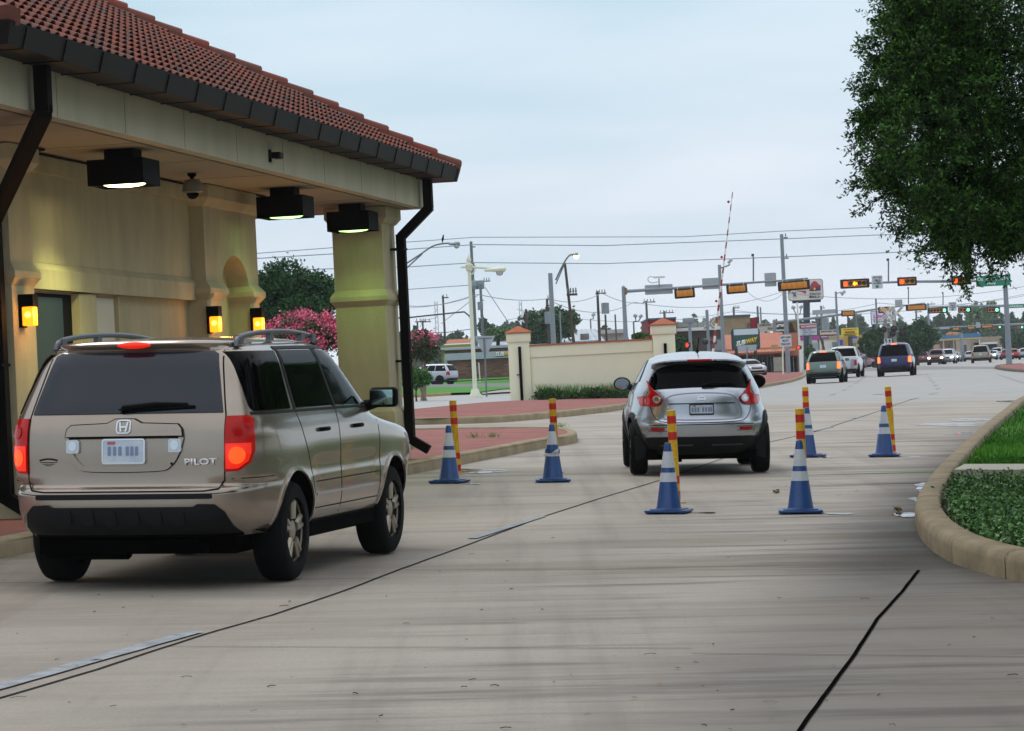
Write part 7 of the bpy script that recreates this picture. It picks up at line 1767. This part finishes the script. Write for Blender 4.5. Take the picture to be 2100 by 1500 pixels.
# pink striped shop and yellow shop
r_ = bld('pink_stripe_shop', 'long white shop with a pink stripe behind the green wagon', 1641, 1726, 690, 430, 18, M_WHITEP); blk_(r_, 'pink_band', 1641, 1700, 689, 697.5, 429.8, .3, mat('pink band', '#a8488c', .7)); blk_(r_, 'yellow_band', 1700, 1726, 689, 695, 429.8, .3, mat('ochre band', '#c0a860', .7)); blk_(r_, 'window', 1707, 1722, 702, 716, 429.7, .3, mat('dull window', '#79858c', .4))
r_ = bld('yellow_shop', 'yellow ochre shop building behind the white pickup', 1727, 1768, 688, 425, 18, mat('ochre shop wall', '#c09c52', .8)); blk_(r_, 'blue_sign', 1740, 1757, 690, 703, 424.7, .3, mat('blue sign', '#2c3fa0', .5)); blk_(r_, 'window', 1741, 1750, 707, 713, 424.8, .2, M_GLASS); blk_(r_, 'base_band', 1727, 1768, 721, 727, 424.8, .2, mat('red brown band', '#7a4434', .8)); blk_(r_, 'blue_poster', 1722, 1728, 697, 709, 424.6, .2, mat('blue sign', '#2c3fa0', .5))
# gas station
Y = 560; r_ = bld('gas_station', 'blue canopied gas station and tan store at the end of the road', 1990, 2054, 691, Y, 20, mat('tan store wall', '#9c8c7c', .9, var=.1)); blk_(r_, 'canopy', 1924, 2012, 685.5, 694, Y - 20, 14, mat('canopy blue', '#2b6c9c', .6)); blk_(r_, 'canopy_stripe', 1924, 2013, 694, 697, Y - 20, 14, mat('canopy yellow', '#b8a060', .6))
blk_(r_, 'kiosk', 1926, 1960, 697, 720, Y - 6, 8, mat('pinkish wall', '#a08878', .9)); blk_(r_, 'window', 1998, 2016, 703, 713, Y - .3, .3, M_GLASS); blk_(r_, 'awning', 2014, 2046, 702, 706, Y - 3, 3, M_WHITEP); blk_(r_, 'entrance', 2016, 2044, 706, 722, Y - .4, .4, M_GLASS)
for a in (1934, 1955, 1985, 2008): blk_(r_, 'canopy_post', a, a + 2, 697, 728, Y - 14, .6, M_WHITEP)
for a in (1944, 1970, 1978): blk_(r_, 'fuel_pump', a, a + 4, 708, 726, Y - 14, .8, mat('pump', '#54606c', .6))
# ---------------------------------------------------------------- far vehicles
RH = R(10.6)
def far(px, Y, kind, color, label, cat, hd=RH, group='cars on the far road', **k):
    g = onG(px, Y); r_ = simple_car(cat if cat in ('sedan', 'pickup', 'suv') else 'car', kind, color, label, cat, group, **k); place(r_, g, hd); return r_
def wagon_extras(root, sh, pm):
    for sg in (-1, 1):
        mb = MB(); mb.tube(smoothpts([(sg * .62, -1.7, 1.56), (sg * .62, -1.5, 1.68), (sg * .60, .2, 1.70), (sg * .58, .5, 1.60)], 4), .025, 5); mb.build('roof_rail', M_TRIM, root)
far(1697, 152, 'wagon', '#61786e', 'sage green wagon with bright brake lights, left lane before the crossing', 'suv', group=None, brake=True, front=False, extras=wagon_extras)
far(1733, 178, 'pickup', '#c3c6cc', 'white pickup just beyond the green wagon', 'pickup', group=None, front=False)
o = far(1840, 172, 'suv', '#0c164c', 'dark navy blue SUV with brake lights on, stopped in the middle lane', 'suv', group=None, brake=True, front=False, W=2.0, H=1.9)
far(1535, 235, 'sedan', '#cfcfcf', 'white sedan coming towards the brick island in front of the orange shop', 'sedan', hd=R(168), group=None, rear=False)
far(2013, 320, 'suv', '#8f8778', 'tan SUV with a black rear window alone in the right lane', 'suv', front=False, W=2.0, H=1.9)
far(1921.5, 335, 'suv', '#5a2428', 'maroon SUV with headlights on, oncoming', 'suv', hd=R(192), rear=False, head=True)
far(1944, 350, 'suv', '#c4ccd4', 'white crossover with headlights just behind the maroon SUV', 'suv', hd=R(194), rear=False, head=True)
far(1957, 420, 'hatch', '#7e858c', 'grey car with one bright headlight, third in the oncoming queue', 'car', hd=R(196), rear=False, head=True)
far(1991, 430, 'hatch', '#b4bac0', 'silver hatchback left of the tan SUV', 'car', front=False)
far(2047, 470, 'pickup', '#c4c6ca', 'white pickup beyond the tan SUV', 'pickup', hd=R(25), front=False)
far(2036, 440, 'sedan', '#c0c8d0', 'pale sedan with headlights right of the tan SUV', 'sedan', hd=R(200), rear=False, head=True)
far(2066, 420, 'hatch', '#8a2026', 'dark red hatchback left of the tall right pole', 'car', front=False)
far(2078, 400, 'hatch', '#b01c24', 'bright red car behind the tall right pole', 'car', front=False)
far(2096, 450, 'sedan', '#b8c0c8', 'silver car right of the tall right pole', 'sedan', front=False)
far(2104, 380, 'hatch', '#9aa2aa', 'grey car cut by the right edge of the picture', 'car', front=False)
far(1895, 470, 'suv', '#7e3f40', 'faded red SUV parked before the far side street', 'suv', front=False)
far(1912, 500, 'sedan', '#9aa4ac', 'pale grey car parked beside the faded red SUV', 'sedan', hd=R(60))
far(1938, 520, 'hatch', '#a8b0b8', 'silver car at the gas station kiosk', 'car', hd=R(80))
PG = 'cars parked in the shop lot'
far(1785, 360, 'suv', '#6e2230', 'dark red SUV parked behind the near green tree', 'suv', hd=R(70), group=PG)
far(1765, 350, 'hatch', '#a48890', 'pale pinkish car parked left of the dark red SUV', 'car', hd=R(60), group=PG)
far(1748, 380, 'sedan', '#7e868c', 'grey car parked before the yellow shop', 'sedan', hd=R(80), group=PG)
far(1808, 380, 'hatch', '#762630', 'maroon car parked between the tree trunks', 'car', hd=R(75), group=PG)
far(884, 256, 'suv', '#bcc2c8', 'silver SUV passing left behind the flowering tree', 'suv', hd=R(-62), group=None, front=False, W=1.85, H=1.75)
far(852, 262, 'sedan', '#d0d4d8', 'white car partly hidden by the hedge and downspout', 'sedan', hd=R(-70), group=None)
# ---------------------------------------------------------------- trees
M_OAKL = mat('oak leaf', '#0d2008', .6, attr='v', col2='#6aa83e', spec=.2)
M_OAKF = mat('distant oak leaf', '#1c3820', .7, attr='v', col2='#3f6636')
M_FARL = mat('far leaf', '#2c4630', .8, attr='v', col2='#55754a')
M_FARL2 = mat('far pale leaf', '#4c6c44', .8, attr='v', col2='#7a9a66')
M_MYR = mat('myrtle leaf', '#22331a', .6, attr='v', col2='#4c5c2c')
M_PINK = mat('pink blossom', '#c22e5e', .6, attr='v', col2='#ef7f9e')
M_HEDGE = mat('hedge leaf', '#1c4a16', .6, attr='v', col2='#4c8428')
M_BARK = mat('bark', '#4a4038', .95, var=.4, vscale=6, stretch=(2, 2, .4))
M_BARKP = mat('pale bark', '#8c7c6c', .9, var=.3, vscale=5)
def blobcloud(blobs, per, rng=RNG, hollow=.35):
    """points inside ellipsoid blobs [(c,(rx,ry,rz),n)] clumped"""
    out = []
    for c, r, n in blobs:
        k = max(3, int(n / per)); d = unit(k) * (rng.uniform(hollow, 1, (k, 1)) ** .6); cl = d * np.array(r) + np.array(c)
        cr = np.mean(r) * .22
        p = np.repeat(cl, per, axis=0) + rng.normal(size=(k * per, 3)) * cr * .6
        out.append(p)
    return np.concatenate(out)
def tree(name, label, base, h, crown, nleaf, ls, leafmat, group=None, trunk=.2, cat='tree', bark=None, flower=None, stems=1, squash=1.0, seed=0, low=.35):
    """crown = (rx, ry); base world point"""
    rng = np.random.default_rng(seed + 11); rr = random.Random(seed + 5)
    root = empty(name, base, label=label, cat=cat, group=group); rx, ry = crown; z0 = h * low; zc = (h + z0) / 2; rz_ = (h - z0) / 2
    mb = MB(); tips = []
    for s in range(stems):
        lean = Vector((rr.uniform(-.3, .3), rr.uniform(-.2, .2), 0)) * (1 if stems > 1 else .3); t1 = lean * z0 + Vector((0, 0, z0 * 1.05))
        mb.tube([Vector((rr.uniform(-.05, .05) * stems, 0, -.1)), t1 * .5 + Vector((rr.uniform(-.1, .1), 0, 0)) * trunk * 3, t1], [trunk, trunk * .8, trunk * .65], 8)
        for k in range(6 if stems == 1 else 3):
            a = rr.uniform(0, 6.28); e = Vector((math.cos(a) * rx * .65, math.sin(a) * ry * .65, zc + rr.uniform(-.3, .6) * rz_)); m_ = t1.lerp(e, .5) + Vector((0, 0, rz_ * .12)); mb.tube([t1, m_, e], [trunk * .45, trunk * .28, trunk * .1], 5)
    mb.build('trunk', bark or M_BARK, root, smooth=60)
    blobs = []; nb = 16
    for k in range(nb):
        d = unit(1)[0]; d[2] *= .9; f = rr.uniform(.35, .72); c = (d[0] * rx * f, d[1] * ry * f, zc + d[2] * rz_ * f); s = rr.uniform(.32, .5); blobs.append((c, (rx * s, ry * s, rz_ * s * squash), nleaf // nb))
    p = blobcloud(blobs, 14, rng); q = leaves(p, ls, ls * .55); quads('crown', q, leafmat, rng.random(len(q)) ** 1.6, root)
    if flower:
        nf, fs = flower; d = unit(nf); d[:, 2] = np.abs(d[:, 2]) * .9 - .15; c = d * np.array([rx * .92, ry * .92, rz_ * .95]) + np.array([0, 0, zc])
        p = np.repeat(c, 26, axis=0) + rng.normal(size=(nf * 26, 3)) * np.array([fs, fs, fs * 1.3]) * .5; q = leaves(p, fs * .5, fs * .45); quads('blossom', q, M_PINK, rng.random(len(q)), root)
    return root
def wtree(name, label, px0, px1, pyt, pyb, Y, n, ls, m, **k):
    """crown spans px0..px1, top pyt, base on ground"""
    g = onG((px0 + px1) / 2, Y); h = P((px0 + px1) / 2, pyt, Y).z - g.z; rx = px2m(px1 - px0, Y) / 2
    low = (P((px0 + px1) / 2, pyb, Y).z - g.z) / h
    return tree(name, label, g, h, (rx * 1.02, rx * .9), n, ls, m, low=low, **k)
wtree('oak_tree', 'dark green oak seen between the gatehouse booth and column', 470, 720, 533, 720, 120, 36000, .16, M_OAKF, trunk=.3, seed=1)
wtree('crape_myrtle', 'large crape myrtle covered in pink blossom behind the gatehouse', 530, 740, 622, 775, 75, 15000, .075, M_MYR, flower=(170, .13), stems=3, trunk=.06, bark=M_BARKP, seed=2)
wtree('crape_myrtle', 'small crape myrtle with a few pink blossoms beside the downspout', 824, 918, 672, 752, 108, 11000, .085, M_MYR, flower=(13, .15), stems=3, trunk=.07, bark=M_BARKP, seed=4)
wtree('shrub', 'rounded green hedge bush under the small crape myrtle', 820, 888, 750, 803, 106, 9000, .09, M_HEDGE, stems=1, trunk=.04, cat='shrub', seed=5)
wtree('tree', 'broad round green tree behind the left cream pier', 1060, 1215, 628, 705, 290, 9000, .42, M_FARL, trunk=.4, seed=6)
wtree('tree', 'pale green tree right of the transformer poles', 992, 1060, 668, 700, 300, 3500, .4, M_FARL2, trunk=.3, seed=7)
wtree('tree', 'grey green tree standing between the two transformer poles', 985, 1015, 645, 690, 420, 2500, .5, M_FARL, trunk=.3, seed=71)
wtree('tree', 'dark bushy tree right of the right cream pier', 1376, 1436, 685, 760, 205, 9000, .20, M_OAKF, trunk=.2, seed=8)
wtree('shrub', 'green treetop just left of the right cream pier', 1300, 1338, 680, 700, 130, 1800, .12, M_HEDGE, trunk=.05, cat='shrub', seed=9)
wtree('tree', 'dark green street tree left of the railroad crossing', 1755, 1838, 670, 735, 330, 9000, .34, M_OAKF, trunk=.22, seed=10)
wtree('tree', 'dark green street tree right of the railroad crossing', 1833, 1930, 655, 732, 345, 11000, .36, M_OAKF, trunk=.25, seed=12)
wtree('tree', 'tall pale crowned tree above the gas station', 1978, 2055, 606, 690, 640, 6000, .7, M_FARL2, trunk=.5, seed=13)
wtree('tree', 'dark tree right of the gas station', 2050, 2125, 672, 735, 500, 5000, .5, M_OAKF, trunk=.3, seed=14)
wtree('shrub', 'leafy shrub beside the orange shop and the green wagon', 1650, 1675, 703, 745, 330, 1800, .28, M_HEDGE, trunk=.1, cat='shrub', seed=15)
# wooded skyline, too many to count
rngw = np.random.default_rng(33); pw_ = []; 
for x0, x1, top, Y, n in ((780, 1000, 680, 620, 11), (780, 1100, 692, 600, 12), (780, 900, 680, 520, 5), (990, 1100, 662, 800, 4), (1040, 1080, 668, 760, 2), (1235, 1330, 678, 620, 5), (1380, 1480, 655, 760, 4), (1330, 1500, 668, 800, 5), (1560, 1680, 664, 800, 5), (1640, 1800, 653, 820, 10), (1760, 1990, 650, 860, 14), (1900, 2000, 646, 760, 7), (2040, 2160, 643, 780, 9), (1600, 2160, 668, 740, 30), (1560, 2160, 684, 720, 24), (880, 1330, 700, 560, 16), (1900, 2160, 690, 690, 9)):
    for k in range(n):
        px = x0 + (x1 - x0) * (k + .5) / n + rngw.uniform(-8, 8); t = top + rngw.uniform(-5, 7); c = onG(px, Y + rngw.uniform(-25, 25)); h = P(px, t, c.y).z - c.z; r = px2m((x1 - x0) / n * .75, Y)
        for j in range(5):
            s = rngw.uniform(.35, .6); pw_.append(((c.x + rngw.uniform(-.6, .6) * r, c.y + rngw.uniform(-.3, .3) * r, c.z + h * rngw.uniform(.5, .86)), (r * s, r * s, h * s * .42), 260))
        pw_.append(((c.x, c.y, c.z + h * .3), (r * 1.0, r * .5, h * .35), 500))
p = blobcloud(pw_, 12, rngw, .2); q = leaves(p, 1.0, .7); o = quads('woodland', q, M_FARL, rngw.random(len(q)) ** 1.3); o['kind'] = 'stuff'
# ---- the big oak on the right
OY = 27.5; base = Vector((7.4, 28.5, gz(7.4, 28.5) + .1)); root = empty('oak_tree', base, label='big live oak overhanging the upper right corner of the picture', cat='tree')
blobs = [(2040, 110, 210), (1935, 70, 130), (1870, 60, 85), (1835, 130, 75), (1860, 200, 85), (1800, 215, 55), (1785, 300, 42), (1830, 300, 60), (1900, 290, 80), (1960, 220, 110), (1850, 20, 70), (1805, 130, 40),
         (1765, 362, 24), (1785, 385, 20), (1880, 380, 48), (1905, 425, 42), (1950, 400, 70), (2040, 350, 120), (2000, 450, 80), (2080, 450, 90), (1960, 470, 45), (1978, 520, 34), (2030, 508, 40), (2085, 498, 42), (1945, 532, 16), (1760, 255, 24), (1742, 200, 16), (1758, 110, 20), (1800, 60, 45), (1812, 15, 45), (1730, 240, 9)]
tw_ = []; rngo = np.random.default_rng(4)
limbs = MB(); hub = P(2330, 230, OY + .6) - base
limbs.tube([Vector((0, 0, -.2)), Vector((.05, .1, .9)), hub * .6 + Vector((.1, 0, -.2)), hub], [.34, .28, .22, .16], 12)
for i, (px, py, r) in enumerate(blobs):
    if px < 1880: px += 44 + (14 if py < 90 else 6); r *= .82
    if py > 430: py -= 26
    Y = OY + rngo.uniform(-.9, .9) * (1.0 if r > 40 else .4); c = np.array(P(px, py, Y)); rm_ = px2m(r, Y); n = int(150 + 6500 * rm_ ** 2.0)
    ry = rm_ * (1.1 if r > 60 else .9); d = unit(n) * (rngo.uniform(.0, 1, (n, 1)) ** .42); st_ = d * np.array([rm_, ry, rm_ * .95]) + c
    f = np.sin(st_[:, 0] * 9 + 1.3) * np.sin(st_[:, 1] * 7) * np.sin(st_[:, 2] * 8 + .6) + .35 * np.sin(st_[:, 0] * 21) * np.sin(st_[:, 2] * 19 + 2)
    st_ = st_[f > (-.20 if r > 100 else -.05)]; out = (st_ - c); out /= np.linalg.norm(out, axis=1, keepdims=True) + 1e-6; dr = out * .8 + unit(len(st_)) * .7 + np.array([-.15, 0, -.15]); dr /= np.linalg.norm(dr, axis=1, keepdims=True)
    tw_.append((st_, dr))
    if r < 95:            # loose drooping sprigs that break the outline
        for _ in range(7):
            a_ = unit(1)[0]; s0 = c + a_ * rm_ * .85; d0 = a_ + np.array([-.35, 0, -.45]); d0 /= np.linalg.norm(d0); kk = np.arange(rngo.integers(5, 12))[:, None] * .035
            sp = s0 + d0 * kk + np.array([0, 0, -1]) * kk ** 2 * .8; tw_.append((np.repeat(sp, 2, axis=0), np.repeat(d0[None], len(sp) * 2, axis=0) * .6 + unit(len(sp) * 2) * .6))
    if r > 80:
        e = P(px, py, Y) - base; mb_ = hub.lerp(e, .5) + Vector((0, 0, .12)); limbs.tube([hub, mb_, e], [.06, .025, .006], 6)
oc = []
for k in range(75):       # crown outside the picture
    c = np.array([6.4 + rngo.uniform(0, 8), OY + rngo.uniform(-8, 8), 3.4 + rngo.uniform(0, 6)]); oc.append((c, (1.3, 1.3, 1.0), 900))
for k in range(40):
    c = np.array([5.2 + rngo.uniform(0, 6), OY + rngo.uniform(-6, 2), 6.8 + rngo.uniform(0, 3)]); oc.append((c, (1.2, 1.2, .9), 400))
oq = leaves(blobcloud(oc, 20, rngo, 0), .13, .07) - np.array(base); quads('crown_far_side', oq, M_OAKL, RNG.random(len(oq)) ** 2, root)
GP = [(np.array(P(a, b, OY)), px2m(c_, OY)) for a, b, c_ in ((1824, 190, 11), (1884, 268, 20), (1872, 300, 15), (1868, 246, 10), (1930, 392, 7), (1990, 388, 6), (1842, 262, 7))]
def keep_(p, f=1.): return np.all([np.hypot(p[:, 0] - g_[0], p[:, 2] - g_[2]) > rr_ * f for g_, rr_ in GP], axis=0)
tw_ = [(a[keep_(a + b * .06)], b[keep_(a + b * .06)]) for a, b in tw_]
ST = np.concatenate([a for a, b in tw_]); DR = np.concatenate([b for a, b in tw_]); nt_ = len(ST); L_ = []; rv = []
tl_ = RNG.uniform(.07, .20, (nt_, 1)); tv2 = RNG.random(nt_)
for k in range(9):
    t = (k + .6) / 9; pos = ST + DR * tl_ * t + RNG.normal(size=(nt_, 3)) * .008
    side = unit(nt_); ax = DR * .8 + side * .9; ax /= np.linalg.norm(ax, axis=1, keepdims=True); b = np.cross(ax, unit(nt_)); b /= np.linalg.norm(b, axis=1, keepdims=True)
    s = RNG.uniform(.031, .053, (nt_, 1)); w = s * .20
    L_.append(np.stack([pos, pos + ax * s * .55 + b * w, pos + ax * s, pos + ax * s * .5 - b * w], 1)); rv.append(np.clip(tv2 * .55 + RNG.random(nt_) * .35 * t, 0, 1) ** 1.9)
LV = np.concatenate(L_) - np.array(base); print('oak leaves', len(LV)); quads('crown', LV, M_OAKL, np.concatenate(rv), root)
e = ST + DR * tl_; dx = np.cross(DR, unit(nt_)); dx /= np.linalg.norm(dx, axis=1, keepdims=True) + 1e-9; dx *= .0016
tq = np.stack([ST - dx, ST + dx, e + dx * .5, e - dx * .5], 1) - np.array(base); quads('twigs', tq[::2], M_BARK, None, root)
limbs.build('trunk', M_BARK, root, smooth=60)
for k, (x, y, h, cr, lab) in enumerate(((13, 9, 10, (6, 7), 'live oak on the lawn to the right of the viewer'), (16.5, 47, 11, (6.5, 7), 'live oak on the lawn just outside the right edge, farther on'))):
    tree('oak_tree', lab, Vector((x, y, gz(x, y))), h, cr, 16000, .34, M_OAKL, trunk=.35, low=.18, seed=40 + k, group='live oaks on the right-hand lawn')
# ---------------------------------------------------------------- camera, light, sky
cam = bpy.data.cameras.new('camera'); co = bpy.data.objects.new('camera', cam); COL.objects.link(co)
cam.sensor_width = 36; cam.lens = F / 2100 * 36; cam.clip_start = .5; cam.clip_end = 6000
mw = Matrix((CR, CU, -FW)).transposed().to_4x4(); mw.translation = (0, 0, CZ); co.matrix_world = mw; S.camera = co
sun = bpy.data.lights.new('sun', 'SUN'); sun.energy = .75; sun.angle = R(18); sun.color = (1, .96, .9)
so = bpy.data.objects.new('sun', sun); COL.objects.link(so)
EL, AZ = R(58), R(-35)        # azimuth measured from +Y towards +X
so.rotation_euler = (R(90) - EL, 0, -(AZ) + math.pi)
W = bpy.data.worlds.new('World'); S.world = W; W.use_nodes = True; nt = W.node_tree; N = nt.nodes; L = nt.links
bg = N['Background']; sk = N.new('ShaderNodeTexSky'); sk.sky_type = 'NISHITA'; sk.sun_disc = False; sk.sun_elevation = EL; sk.sun_rotation = AZ; sk.dust_density = 3
tc = N.new('ShaderNodeTexCoord'); sep = N.new('ShaderNodeSeparateXYZ'); L.new(tc.outputs['Generated'], sep.inputs[0])
def nd(t, **k):
    n = N.new(t)
    for a, b in k.items(): setattr(n, a, b)
    return n
# overcast layer: pale near the horizon, slightly bluer-grey above, with very soft cloud forms
rp = nd('ShaderNodeValToRGB'); e = rp.color_ramp.elements
e[0].position = 0.0; e[0].color = (5.9, 6.9, 7.45, 1); e[1].position = .12; e[1].color = (4.9, 6.15, 6.9, 1)
x = rp.color_ramp.elements.new(.05); x.color = (6.3, 6.9, 7.6, 1)
x = rp.color_ramp.elements.new(.4); x.color = (7.0, 7.5, 8.0, 1)
x = rp.color_ramp.elements.new(1.0); x.color = (10.2, 10.4, 10.8, 1)
L.new(sep.outputs[2], rp.inputs[0])
mp = nd('ShaderNodeMapping'); mp.inputs['Scale'].default_value = (1.6, 1.6, 9); L.new(tc.outputs['Generated'], mp.inputs['Vector'])
nz = nd('ShaderNodeTexNoise'); nz.inputs['Scale'].default_value = 3.2; nz.inputs['Detail'].default_value = 3; nz.inputs['Roughness'].default_value = .45; L.new(mp.outputs['Vector'], nz.inputs['Vector'])
mr = nd('ShaderNodeMapRange'); mr.inputs['From Min'].default_value = .3; mr.inputs['From Max'].default_value = .7; mr.interpolation_type = 'SMOOTHSTEP'
L.new(nz.outputs['Fac'], mr.inputs['Value'])
cm = nd('ShaderNodeMix', data_type='RGBA', blend_type='MULTIPLY'); cm.inputs['Factor'].default_value = 1
gr = nd('ShaderNodeMix', data_type='RGBA'); gr.inputs['A'].default_value = (.82, .90, .94, 1); gr.inputs['B'].default_value = (1.10, 1.05, 1.06, 1)
L.new(mr.outputs['Result'], gr.inputs['Factor']); L.new(rp.outputs['Color'], cm.inputs['A']); L.new(gr.outputs['Result'], cm.inputs['B'])
mx = nd('ShaderNodeMix', data_type='RGBA'); mx.inputs['Factor'].default_value = .92
L.new(sk.outputs['Color'], mx.inputs['A']); L.new(cm.outputs['Result'], mx.inputs['B'])
L.new(mx.outputs['Result'], bg.inputs['Color']); bg.inputs['Strength'].default_value = .119
S.view_settings.view_transform = 'Standard'; S.view_settings.look = 'None'; S.view_settings.exposure = .16; S.view_settings.gamma = 1
S.cycles.max_bounces = 6; S.cycles.transparent_max_bounces = 8; S.cycles.volume_bounces = 0

hz = MB(); hz.b2(-620, 620, -30, 1220, -2.2, 48); hm = bpy.data.materials.new('haze air'); hm.use_nodes = True; nn = hm.node_tree.nodes; nn.remove(nn['Principled BSDF'])
pv = nn.new('ShaderNodeVolumePrincipled'); pv.inputs['Color'].default_value = (.93, .96, 1, 1); pv.inputs['Density'].default_value = .00017; pv.inputs['Anisotropy'].default_value = .2
hm.node_tree.links.new(pv.outputs['Volume'], nn['Material Output'].inputs['Volume']); ho = hz.build('haze', hm); ho['kind'] = 'stuff'
